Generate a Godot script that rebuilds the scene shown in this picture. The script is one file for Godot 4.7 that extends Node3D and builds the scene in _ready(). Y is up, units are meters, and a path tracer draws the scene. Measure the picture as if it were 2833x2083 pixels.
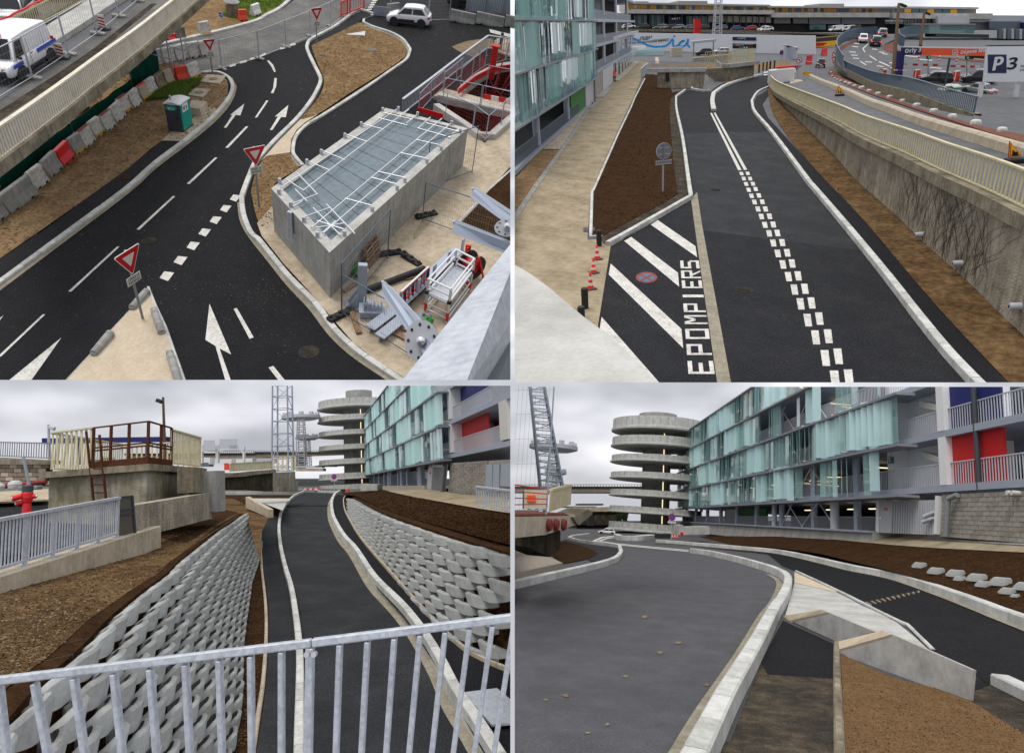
extends Node3D

# Four stretches of one airport road works, each on its own piece of terrain. Every stretch is surveyed from
# the picture: a sight line is followed until it meets the ground (or a wall) of that stretch.
const F :=1900.0
const CX :=1416.5
const CY :=1041.5
const NTH :=["first","second","third","fourth","fifth","sixth","seventh","eighth","ninth","tenth","eleventh","twelfth","thirteenth","fourteenth","fifteenth","sixteenth","seventeenth","eighteenth"]
const PITCH :=9.2
const EYE :=Vector3(0,4.2,0)
var rng :=RandomNumberGenerator.new()
var M :={}
var names :={}
var owner_site :={}

# ---------------------------------------------------------------- survey
class Plane_:
	var n:Vector3      # camera frame, unnormalised
	var h:float
class Site:
	var R:Basis        # local -> camera
	var k:float
	var frame:Transform3D
	var cuts:Array[Vector3]=[]
	func _init(vp:Vector2,scale:float,rect:Array,cam:Basis,eye:Vector3):
		var d :=Vector3((vp.x-CX)/F,-(vp.y-CY)/F,-1.0).normalized()
		var up :=d if vp.y<CY else-d
		var zl :=(Vector3(0,0,1)-up*up.z).normalized()
		R=Basis(up.cross(zl),up,zl)
		k=scale
		frame=Transform3D((cam*R).scaled_local(Vector3(k,k,k)),eye)
		var x0:float=(rect[0]-CX)/F
		var x1:float=(rect[2]-CX)/F
		var y0:float=(rect[1]-CY)/F
		var y1:float=(rect[3]-CY)/F
		var Ri :=R.inverse()
		for w in [Vector3(1,0,x0),Vector3(-1,0,-x1),Vector3(0,-1,y0),Vector3(0,1,-y1)]:
			cuts.append((Ri*w).normalized())
	func ray(p:Vector2)->Vector3:
		return R.inverse()*Vector3((p.x-CX)/F,-(p.y-CY)/F,-1.0)
	func at(p:Vector2,z:float)->Vector3:
		return ray(p)*z
	func up()->Vector3:
		return R.y
	func on(p:Vector2,g:Plane_,lift :=0.0)->Vector3:
		var c :=Vector3((p.x-CX)/F,-(p.y-CY)/F,-1.0)
		var t :=-(g.h-lift*g.n.dot(R.y))/g.n.dot(c)
		return R.inverse()*(c*t)
	func on_all(a:PackedVector2Array,g:Plane_,lift :=0.0)->PackedVector3Array:
		var o :=PackedVector3Array()
		for p in a:o.append(on(p,g,lift))
		return o
	func wall(p:Vector2,a:Vector3,b:Vector3)->Vector3: # the sight line meets the upright plane through a and b
		var r :=ray(p)
		var nn :=(b-a).cross(Vector3.UP)
		return r*(a.dot(nn)/r.dot(nn))
	func hgt(base:Vector3,p:Vector2)->float: # height above base at which the sight line passes
		var r :=ray(p)
		var fl :=Vector3(base.x,0,base.z)
		var s:float=fl.dot(Vector3(r.x,0,r.z))/Vector3(r.x,0,r.z).length_squared()
		return r.y*s-base.y
	func above(base:Vector3,p:Vector2)->Vector3:
		return base+Vector3(0,hgt(base,p),0)
	func px(v:Vector3)->Vector2:
		var c :=R*v
		return Vector2(CX+c.x/-c.z*F,CY-c.y/-c.z*F)
	func depth(v:Vector3)->float:
		return-(R*v).z

func ground(y0:float,h:float,m :=0.0,x0 :=CX)->Plane_:
	var g :=Plane_.new()
	g.n=Vector3(m,1.0,(CY-y0-m*(CX-x0))/F)
	g.h=h
	return g
func plane3(s:Site,a:Vector3,b:Vector3,c:Vector3)->Plane_:
	var g :=Plane_.new()
	var n :=s.R*(b-a).cross(c-a).normalized()
	if n.dot(s.R.y)<0:n=-n
	g.n=n
	g.h=-n.dot(s.R*a)
	return g
# picture sheets: offset and scale of the enlarged prints that the survey was read from
const SHEETS :={"A1":[0,0,0.32080],"A2":[704,0,0.32080],"A3":[0,524,0.32080],"A4":[704,524,0.32080],
	"B1":[1424,0,0.32080],"B2":[2125,0,0.32080],"B3":[1424,530,0.32080],"B4":[2125,530,0.32080],
	"C1":[0,1064,0.31509],"C2":[704,1064,0.31509],"C3":[0,1573,0.31509],"C4":[704,1573,0.31509],
	"D1":[1424,1064,0.31509],"D2":[2125,1064,0.31509],"D3":[1424,1573,0.31509],"D4":[2125,1573,0.31509]}
func q(c:String,x:float,y:float)->Vector2:
	var s:Array=SHEETS[c]
	return Vector2(s[0]+x*s[2],s[1]+y*s[2])
func qs(a:Array)->PackedVector2Array: # ["A1", x, y, x, y, "A2", x, y ...]
	var o :=PackedVector2Array()
	var c :=""
	var i :=0
	while i<a.size():
		if a[i] is String:
			c=a[i]
			i+=1
		else:
			o.append(q(c,a[i],a[i+1]))
			i+=2
	return o
func smooth(p:PackedVector2Array,closed :=false,n :=5,corner :=42.0)->PackedVector2Array:
	var o :=PackedVector2Array()
	var m :=p.size()
	var sharp :=[]
	for i in m:
		var a :=p[i]-p[(i-1+m) % m]
		var b :=p[(i+1) % m]-p[i]
		sharp.append(absf(rad_to_deg(a.angle_to(b)))>corner or (not closed and (i==0 or i==m-1)))
	for i in (m if closed else m-1):
		var p1 :=p[i]
		var p2 :=p[(i+1) % m]
		var p0 :=p[(i-1+m) % m] if not sharp[i] else p1*2-p2
		var p3 :=p[(i+2) % m] if not sharp[(i+1) % m] else p2*2-p1
		for j in n:
			o.append(p1.cubic_interpolate(p2,p0,p3,float(j)/n))
	if not closed:o.append(p[m-1])
	return o

# ---------------------------------------------------------------- mesh building (faces counter-clockwise seen from outside)
class MB:
	var v :=PackedVector3Array()
	var n :=PackedVector3Array()
	func tri(a:Vector3,b:Vector3,c:Vector3):
		var m :=(b-a).cross(c-a).normalized()
		v.append(a); v.append(c); v.append(b)
		n.append(m); n.append(m); n.append(m)
	func trin(a:Vector3,b:Vector3,c:Vector3,na:Vector3,nb:Vector3,nc:Vector3):
		v.append(a); v.append(c); v.append(b)
		n.append(na); n.append(nc); n.append(nb)
	func quad(a:Vector3,b:Vector3,c:Vector3,d:Vector3):
		tri(a,b,c)
		tri(a,c,d)
	func quadn(a:Vector3,b:Vector3,c:Vector3,d:Vector3,na:Vector3,nb:Vector3,nc:Vector3,nd:Vector3):
		trin(a,b,c,na,nb,nc)
		trin(a,c,d,na,nc,nd)
	func box(t:Transform3D,s:Vector3,ch :=0.0):
		var h :=s*0.5
		ch=minf(ch,minf(h.x,minf(h.y,h.z))*0.9)
		for ax in 3:
			for sg in [-1.0,1.0]:
				var u :=(ax+1) % 3
				var w :=(ax+2) % 3
				var c :=[]
				for e in [[-1,-1],[1,-1],[1,1],[-1,1]]:
					var p :=Vector3()
					p[ax]=sg*h[ax]
					p[u]=e[0]*(h[u]-ch)
					p[w]=e[1]*(h[w]-ch)
					c.append(t*p)
				if sg>0:quad(c[0],c[1],c[2],c[3])
				else:quad(c[3],c[2],c[1],c[0])
		if ch>0.0:
			for ax in 3:
				var u :=(ax+1) % 3
				var w :=(ax+2) % 3
				for e in [[-1,-1],[1,-1],[1,1],[-1,1]]:
					var c :=[]
					for f in [[0,-1],[1,-1],[1,1],[0,1]]:
						var p :=Vector3()
						p[ax]=f[1]*(h[ax]-ch)
						p[u]=e[0]*(h[u]-(ch if f[0]==0 else 0.0))
						p[w]=e[1]*(h[w]-(0.0 if f[0]==0 else ch))
						c.append(t*p)
					if e[0]*e[1]>0:quad(c[3],c[2],c[1],c[0])
					else:quad(c[0],c[1],c[2],c[3])
			for sx in [-1,1]:
				for sy in [-1,1]:
					for sz in [-1,1]:
						var g :=Vector3(sx,sy,sz)
						var a :=t*(g*(h-Vector3(0,ch,ch)))
						var b :=t*(g*(h-Vector3(ch,0,ch)))
						var c :=t*(g*(h-Vector3(ch,ch,0)))
						if sx*sy*sz>0:tri(a,b,c)
						else:tri(a,c,b)
	func block(c:Vector3,s:Vector3,ch :=0.0,yaw :=0.0):
		box(Transform3D(Basis(Vector3.UP,yaw),c),s,ch)
	func bar(a:Vector3,b:Vector3,w:float,h:float,up :=Vector3.UP,ch :=0.0): # a beam from a to b, w across, h along up
		var d :=(b-a)
		var l :=d.length()
		if l<1e-5:return
		d/=l
		var x :=up.cross(d)
		if x.length()<1e-3:x=Vector3.RIGHT.cross(d)
		x=x.normalized()
		box(Transform3D(Basis(x,d.cross(x),d),(a+b)*0.5),Vector3(w,h,l),ch)
	func cone(a:Vector3,b:Vector3,r0:float,r1:float,seg :=10,caps :=true):
		var d :=(b-a).normalized()
		var x :=d.cross(Vector3.UP if absf(d.y)<0.95 else Vector3.RIGHT).normalized()
		var y :=d.cross(x)
		var sl :=(r0-r1)/maxf((b-a).length(),1e-5)
		for i in seg:
			var p :=TAU*i/seg
			var q :=TAU*(i+1)/seg
			var u :=x*cos(p)+y*sin(p)
			var w :=x*cos(q)+y*sin(q)
			var nu :=(u+d*sl).normalized()
			var nw :=(w+d*sl).normalized()
			quadn(a+u*r0,a+w*r0,b+w*r1,b+u*r1,nu,nw,nw,nu)
			if caps:
				if r0>0:tri(a,a+w*r0,a+u*r0)
				if r1>0:tri(b,b+u*r1,b+w*r1)
	func tube(p:PackedVector3Array,r:float,seg :=7):
		for i in p.size()-1:cone(p[i],p[i+1],r,r,seg)
	func lathe(prof:Array,t:Transform3D,seg :=16,flat :=false): # prof: [[r, y] ...] bottom to top
		for j in prof.size()-1:
			var r0:float=prof[j][0]
			var y0:float=prof[j][1]
			var r1:float=prof[j+1][0]
			var y1:float=prof[j+1][1]
			var sl :=Vector2(y1-y0,r0-r1).normalized()
			for i in seg:
				var a :=TAU*i/seg
				var b :=TAU*(i+1)/seg
				var ca :=Vector3(cos(a),0,-sin(a))
				var cb :=Vector3(cos(b),0,-sin(b))
				var na :=t.basis*(ca*sl.x+Vector3(0,sl.y,0))
				var nb :=t.basis*(cb*sl.x+Vector3(0,sl.y,0))
				var p :=t*(ca*r0+Vector3(0,y0,0))
				var q :=t*(cb*r0+Vector3(0,y0,0))
				var r :=t*(cb*r1+Vector3(0,y1,0))
				var s :=t*(ca*r1+Vector3(0,y1,0))
				if flat:quad(p,q,r,s)
				else:quadn(p,q,r,s,na.normalized(),nb.normalized(),nb.normalized(),na.normalized())
	func prism(poly:PackedVector2Array,t:Transform3D,z0:float,z1:float): # polygon in xy, from z0 to z1 (z1 > z0)
		if Geometry2D.is_polygon_clockwise(poly):
			poly=poly.duplicate()
			poly.reverse()
		var ix :=Geometry2D.triangulate_polygon(poly)
		var A :=func(i,z):return t*Vector3(poly[i].x,poly[i].y,z)
		for i in range(0,ix.size(),3):
			var a :=ix[i]
			var b :=ix[i+1]
			var c :=ix[i+2]
			if (poly[b]-poly[a]).cross(poly[c]-poly[a])<0:
				var d :=b
				b=c
				c=d
			tri(A.call(a,z1),A.call(b,z1),A.call(c,z1))
			tri(A.call(a,z0),A.call(c,z0),A.call(b,z0))
		for i in poly.size():
			var j :=(i+1) % poly.size()
			quad(A.call(i,z0),A.call(j,z0),A.call(j,z1),A.call(i,z1))
	func fan(poly:PackedVector3Array,up:Vector3,thick :=0.0): # a flat polygon of any outline, facing up, optionally with a skirt below
		var zc :=(Vector3(0,0,1)-up*up.z)
		if zc.length()<0.1:zc=Vector3(1,0,0)-up*up.x
		zc=zc.normalized()
		var xc :=up.cross(zc)
		var flat :=PackedVector2Array()
		for p in poly:flat.append(Vector2(p.dot(xc),-p.dot(zc)))
		if Geometry2D.is_polygon_clockwise(flat):
			flat.reverse()
			poly=poly.duplicate()
			poly.reverse()
		var ix :=Geometry2D.triangulate_polygon(flat)
		if ix.is_empty():push_warning("outline crosses itself: %s" % [poly.size()])
		for i in range(0,ix.size(),3):
			var a :=ix[i]
			var b :=ix[i+1]
			var c :=ix[i+2]
			if (flat[b]-flat[a]).cross(flat[c]-flat[a])<0:
				var d :=b
				b=c
				c=d
			tri(poly[a],poly[b],poly[c])
		if thick>0.0:
			for i in poly.size():
				var j :=(i+1) % poly.size()
				quad(poly[i]-up*thick,poly[j]-up*thick,poly[j],poly[i])
	func grid(rows:Array,sm :=true): # rows of PackedVector3Array, a surface with smooth normals
		var R :=rows.size()
		var C:int=rows[0].size()
		var nn :=[]
		for r in R:
			var line :=PackedVector3Array()
			for c in C:
				var dx:Vector3=rows[r][mini(c+1,C-1)]-rows[r][maxi(c-1,0)]
				var dy:Vector3=rows[mini(r+1,R-1)][c]-rows[maxi(r-1,0)][c]
				line.append(dx.cross(dy).normalized())
			nn.append(line)
		for r in R-1:
			for c in C-1:
				if sm:quadn(rows[r][c],rows[r][c+1],rows[r+1][c+1],rows[r+1][c],nn[r][c],nn[r][c+1],nn[r+1][c+1],nn[r+1][c])
				else:quad(rows[r][c],rows[r][c+1],rows[r+1][c+1],rows[r+1][c])
	func add(o:MB,t:Transform3D):
		var f :=t.basis.determinant()<0
		for i in range(0,o.v.size(),3):
			for j in ([0,2,1] if f else [0,1,2]):
				v.append(t*o.v[i+j])
				n.append((t.basis*o.n[i+j]).normalized())
	func cut(planes:Array[Vector3],t:Transform3D): # keep what lies inside the stretch that the survey covers; t: own -> site
		var inv :=t.affine_inverse()
		var any :=false
		for p in planes:
			for x in v:
				if p.dot(t*x)<0.0:
					any=true
					break
			if any:break
		if not any:return
		for p in planes:
			var v2 :=PackedVector3Array()
			var n2 :=PackedVector3Array()
			for i in range(0,v.size(),3):
				var d :=[p.dot(t*v[i]),p.dot(t*v[i+1]),p.dot(t*v[i+2])]
				if d[0]>=0 and d[1]>=0 and d[2]>=0:
					for j in 3:
						v2.append(v[i+j]); n2.append(n[i+j])
					continue
				if d[0]<0 and d[1]<0 and d[2]<0:continue
				var pv :=[]
				var pn :=[]
				for j in 3:
					var e :=(j+1) % 3
					if d[j]>=0:
						pv.append(v[i+j]); pn.append(n[i+j])
					if (d[j]>=0) !=(d[e]>=0):
						var f:float=d[j]/(d[j]-d[e])
						pv.append(v[i+j].lerp(v[i+e],f)); pn.append(n[i+j].lerp(n[i+e],f).normalized())
				for j in range(1,pv.size()-1):
					v2.append(pv[0]); v2.append(pv[j]); v2.append(pv[j+1])
					n2.append(pn[0]); n2.append(pn[j]); n2.append(pn[j+1])
			v=v2
			n=n2
	func mesh(m:Material)->ArrayMesh:
		var o :=ArrayMesh.new()
		if v.is_empty():return o
		var a :=[]
		a.resize(Mesh.ARRAY_MAX)
		a[Mesh.ARRAY_VERTEX]=v
		a[Mesh.ARRAY_NORMAL]=n
		o.add_surface_from_arrays(Mesh.PRIMITIVE_TRIANGLES,a)
		o.surface_set_material(0,m)
		return o

# ---------------------------------------------------------------- nodes
func nm(parent:Node,called:String)->String:
	var key :="%d/%s" % [parent.get_instance_id(),called]
	var i:int=names.get(key,0)
	names[key]=i+1
	return called if i==0 else "%s_%03d" % [called,i]
func tag(o:Node3D,label:String,category :="",group :="",kind :=""):
	if label:o.set_meta("label",label)
	if category:o.set_meta("category",category)
	if group:o.set_meta("group",group)
	if kind:o.set_meta("kind",kind)
func thing(s:Site,called:String,label:String,category:String,pos:Vector3,yaw :=0.0,group :="",tilt :=Basis())->Node3D:
	var o :=Node3D.new()
	o.name=nm(self,called)
	add_child(o)
	o.transform=s.frame*TF(Basis(UP,yaw)*tilt,pos)
	owner_site[o]=s
	tag(o,label,category,group)
	return o
func base(s:Site,called:String,label:String,pos:Vector3)->Node3D: # a piece of the setting with pieces of its own
	var o :=thing(s,called,label,"",pos)
	o.set_meta("kind","structure")
	return o
func part(parent:Node,called:String,b:MB,m:String,s:Site=null)->MeshInstance3D:
	if s:
		var t :=Transform3D();var p:Node=parent
		while p !=self:
			t=p.transform*t;p=p.get_parent()
		b.cut(s.cuts,s.frame.affine_inverse()*t)
		if b.v.is_empty():return null
	var o :=MeshInstance3D.new()
	o.mesh=b.mesh(M[m])
	o.name=nm(parent,called)
	parent.add_child(o)
	return o
func copy(parent:Node,called:String,mesh:Mesh,t:Transform3D)->MeshInstance3D:
	var o :=MeshInstance3D.new()
	o.mesh=mesh
	o.name=nm(parent,called)
	o.transform=t
	parent.add_child(o)
	return o
func place(s:Site,src:Node3D,called:String,label:String,pos:Vector3,yaw :=0.0,tilt :=Basis())->Node3D:
	var o:Node3D=src.duplicate()
	o.name=nm(self,called)
	add_child(o)
	o.transform=s.frame*TF(Basis(UP,yaw)*tilt,pos)
	o.set_meta("label",label)
	return o
func lay(s:Site,called:String,label:String,b:MB,m:String,kind :="structure",category :="")->MeshInstance3D: # the setting: one mesh in site coordinates
	b.cut(s.cuts,Transform3D())
	var o :=MeshInstance3D.new()
	o.mesh=b.mesh(M[m])
	o.name=nm(self,called)
	add_child(o)
	o.transform=s.frame
	tag(o,label,category,"",kind)
	return o
func sheet(s:Site,g:Plane_,px:PackedVector2Array,lift:float,thick :=0.0)->MB:
	var b :=mesh_()
	b.fan(s.on_all(px,g,lift),s.R.inverse()*g.n.normalized(),thick)
	return b
func words(parent:Node,text:String,m:String,t:Transform3D,height:float,width :=0.0,font :="Droid Sans",depth :=0.01,bold :=false)->MeshInstance3D:
	var tm :=TextMesh.new()
	var f :=SystemFont.new()
	f.font_names=PackedStringArray([font])
	if bold:f.font_weight=700
	tm.font=f
	tm.text=text
	tm.font_size=32
	tm.pixel_size=height/23.0
	tm.depth=depth
	tm.curve_step=2.0
	var sx :=1.0
	if width>0.0:
		var bb :=tm.get_aabb()
		if bb.size.x>0.0:sx=width/bb.size.x
	tm.material=M[m]
	var o :=copy(parent,"lettering",tm,t*Transform3D(Basis.from_scale(V3(sx,1,1)),V3()))
	return o
func yaw_of(d:Vector3)->float: # turn that brings +x along d
	return atan2(-d.z,d.x)
func look(d:Vector3,up :=UP)->Basis: # x along d
	d=d.normalized()
	var z :=d.cross(up).normalized()
	return Basis(d,z.cross(d),z)
func resample(p:PackedVector3Array,step:float)->PackedVector3Array:
	var o :=L3([p[0]])
	var need :=step
	for i in p.size()-1:
		var a :=p[i];var l :=a.distance_to(p[i+1])
		while l>=need:
			a=a.move_toward(p[i+1],need);o.append(a);l-=need;need=step
		need-=l
	if o[o.size()-1].distance_to(p[p.size()-1])>step*0.3:o.append(p[p.size()-1])
	return o
func offset(p:PackedVector3Array,d:float)->PackedVector3Array: # to the left when walking, on the level
	var o :=PackedVector3Array()
	for i in p.size():
		var a :=p[maxi(i-1,0)];var b :=p[mini(i+1,p.size()-1)];var t :=(b-a);o.append(p[i]+UP.cross(t).normalized()*d)
	return o
func ribbon(p:PackedVector3Array,w:float,lift:float)->MB: # a band on the left of the path
	var b :=mesh_()
	var l :=offset(p,w)
	var u :=V3(0,lift,0)
	for i in p.size()-1:
		b.quad(p[i]+u,p[i+1]+u,l[i+1]+u,l[i]+u)
	return b
func kerb(s:Site,called:String,label:String,path:PackedVector3Array,w:float,h:float,stone:float,m:String,ch :=0.025,piece :="kerb_stone")->Node3D:
	var o :=base(s,called,label,path[0])
	var fine :=resample(path,stone/3.0)
	var left :=offset(fine,w)
	var i :=0
	var kk :=0
	var n :=fine.size()
	while i<n-1:
		var j :=mini(i+3,n-1);var b :=mesh_();var rows :=[];var hh :=h+rr(-0.004,0.004)
		for e in range(i,j+1):
			var a :=fine[e]-path[0];var c :=left[e]-path[0];var gap :=(fine[mini(e+1,n-1)]-fine[maxi(e-1,0)]).normalized()*0.011
			if e==i:a+=gap; c+=gap
			elif e==j:a-=gap; c-=gap
			var d :=(c-a).normalized()*ch;rows.append([a,a+d*0.4+V3(0,hh-ch,0),a+d*1.4+V3(0,hh,0),c-d+V3(0,hh,0),c+V3(0,hh-ch,0),c])
		for r in rows.size()-1:
			for c in 5:b.quad(rows[r][c],rows[r+1][c],rows[r+1][c+1],rows[r][c+1])
		for r in [rows[0],rows[-1]]:
			var fl:bool=r==rows[0]
			for c in range(1,5):
				if fl:b.tri(r[0],r[c],r[c+1] if c<5 else r[0])
				else:b.tri(r[0],r[c+1],r[c])
		part(o,piece,b,m+("" if kk % 3 else "2") if M.has(m+"2") else m,s);i=j;kk+=1
	return o
func scatter(s:Site,called:String,label:String,mesh:Mesh,spots:Array,kind :="stuff",parent:Node=null)->MultiMeshInstance3D:
	var mm :=MultiMesh.new()
	mm.transform_format=MultiMesh.TRANSFORM_3D
	mm.mesh=mesh
	mm.instance_count=spots.size()
	for i in spots.size():mm.set_instance_transform(i,spots[i])
	var o :=MultiMeshInstance3D.new()
	o.multimesh=mm
	o.name=nm(parent if parent else self,called)
	(parent if parent else self).add_child(o)
	if not parent:o.transform=s.frame
	tag(o,label,"","",kind)
	return o
func in_poly(s:Site,g:Plane_,px:PackedVector2Array,count:int,lift:float,lo:float,hi:float,flat :=0.7,even :=true)->Array: # spots spread over a piece of ground
	var o :=[]
	var w :=s.on_all(px,g,lift)
	var fl :=PackedVector2Array()
	var bb :=Rect2(V2(w[0].x,w[0].z),V2())
	for p in w:
		fl.append(V2(p.x,p.z));bb=bb.expand(V2(p.x,p.z))
	var box :=Rect2(px[0],V2())
	for p in px:box=box.expand(p)
	var tries :=0
	while o.size()<count and tries<count*12:
		tries+=1;var pos:Vector3
		if even:
			var c :=V2(rr(bb.position.x,bb.end.x),rr(bb.position.y,bb.end.y))
			if not Geometry2D.is_point_in_polygon(c,fl):continue
			var d :=s.px(V3(c.x,w[0].y,c.y));pos=s.on(d,g,lift)
			# settle the point on the plane straight below or above it
			var nn :=s.R.inverse()*g.n;pos=V3(c.x,w[0].y-(nn.x*(c.x-w[0].x)+nn.z*(c.y-w[0].z))/nn.y,c.y)
		else:
			var c :=V2(rr(box.position.x,box.end.x),rr(box.position.y,box.end.y))
			if not Geometry2D.is_point_in_polygon(c,px):continue
			pos=s.on(c,g,lift)
		var keep :=true
		for cp in s.cuts:
			if cp.dot(pos)<hi:keep=false
		if not keep:continue
		var r :=lo*pow(hi/lo,pow(rng.randf(),2.2));var bs :=Basis(V3(rr(-1,1),rr(-1,1),rr(-1,1)).normalized(),rng.randf()*TAU).scaled(V3(r,r*flat,r));o.append(TF(bs,pos))
	return o
func pebble(m:String,seed_:int)->ArrayMesh:
	var r :=RandomNumberGenerator.new()
	r.seed=seed_
	var p :=[]
	for e in [V3(1,0,0),V3(-1,0,0),V3(0,1,0),V3(0,-1,0),V3(0,0,1),V3(0,0,-1)]:
		p.append((e+V3(r.randf_range(-.35,.35),r.randf_range(-.35,.35),r.randf_range(-.35,.35)))*r.randf_range(.7,1.1))
	var b :=mesh_()
	for sx in [0,1]:
		for sy in [2,3]:
			for sz in [4,5]:
				if (sx+sy+sz) % 2==0:b.tri(p[sx],p[sy],p[sz])
				else:b.tri(p[sx],p[sz],p[sy])
	return b.mesh(M[m])

# ---------------------------------------------------------------- materials
var fields :=[]
func make_fields():
	for f in [[0.006,4,11],[0.03,3,23],[0.16,3,37],[0.45,1,51]]:
		var n :=FastNoiseLite.new();n.seed=f[2];n.frequency=f[0];n.noise_type=FastNoiseLite.TYPE_SIMPLEX_SMOOTH;n.fractal_octaves=f[1];var im :=n.get_seamless_image(512,512);im.convert(Image.FORMAT_L8);fields.append(im.get_data())
	var st :=FastNoiseLite.new()
	st.seed=7
	st.frequency=0.04
	st.fractal_octaves=4
	var si :=st.get_seamless_image(512,48)
	si.convert(Image.FORMAT_L8)
	si.resize(512,512,Image.INTERPOLATE_CUBIC)
	fields.append(si.get_data())
func tex(cols:Array,w:Array,off :=0)->ImageTexture: # cols: sRGB colours from low to high; w: weights of patches, blotches, grain, specks, streaks
	var gr :=Gradient.new()
	var o :=PackedFloat32Array()
	var c :=PackedColorArray()
	for e in cols:
		o.append(e[0]);c.append(Color(e[1],e[2],e[3]))
	gr.offsets=o
	gr.colors=c
	var lut :=PackedByteArray()
	for i in 256:
		var k :=gr.sample(i/255.0);lut.append(k.r8); lut.append(k.g8); lut.append(k.b8)
	var tot :=0.0
	for x in w:tot+=x
	var wi :=[0,0,0,0,0]
	for i in w.size():wi[i]=int(w[i]/tot*256.0)
	var a:PackedByteArray=fields[0]
	var b:PackedByteArray=fields[1]
	var d:PackedByteArray=fields[2]
	var e2:PackedByteArray=fields[3]
	var f:PackedByteArray=fields[4]
	var w0:int=wi[0]
	var w1:int=wi[1]
	var w2:int=wi[2]
	var w3:int=wi[3]
	var w4:int=wi[4]
	var out :=PackedByteArray()
	out.resize(512*512*3)
	var j :=0
	for i in 512*512:
		var k :=(i+off)&262143;var t :=((a[k]*w0+b[k]*w1+d[k]*w2+e2[k]*w3+f[k]*w4)>>8)*3;out[j]=lut[t]; out[j+1]=lut[t+1]; out[j+2]=lut[t+2];j+=3
	var im :=Image.create_from_data(512,512,false,Image.FORMAT_RGB8,out)
	return ImageTexture.create_from_image(im)
var bumps :={}
func bump(which:int,str_:float)->ImageTexture:
	var key :="%d/%f" % [which,str_]
	if not bumps.has(key):
		var im :=Image.create_from_data(512,512,false,Image.FORMAT_L8,fields[which]);im.convert(Image.FORMAT_RGBA8);im.bump_map_to_normal_map(str_);bumps[key]=ImageTexture.create_from_image(im)
	return bumps[key]
func gm_(key:String,cols:Array,w:Array,size:float,rough :=0.9,bw :=-1,bs :=3.0,off :=0,spec :=0.5):
	var m :=StandardMaterial3D.new()
	m.albedo_texture=tex(cols,w,off)
	m.uv1_triplanar=true
	m.uv1_scale=Vector3.ONE/size
	m.roughness=rough
	m.metallic_specular=spec if rough<.9 else .12
	if bw>=0:
		m.normal_enabled=true;m.normal_texture=bump(bw,bs)
	M[key]=m
func plain(key:String,c:Color,rough :=0.6,metal :=0.0,coat :=0.0):
	var m :=StandardMaterial3D.new()
	m.albedo_color=c
	m.roughness=rough
	m.metallic=metal
	if coat>0.0:
		m.clearcoat_enabled=true;m.clearcoat=coat;m.clearcoat_roughness=0.08
	M[key]=m
func rgb(r:int,g:int,b:int)->Color:
	return Color(r/255.0,g/255.0,b/255.0)
func glass(key:String,c:Color,alpha:float,rough :=0.03):
	plain(key,Color(c.r,c.g,c.b,alpha),rough)
	M[key].transparency=BaseMaterial3D.TRANSPARENCY_ALPHA
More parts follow.
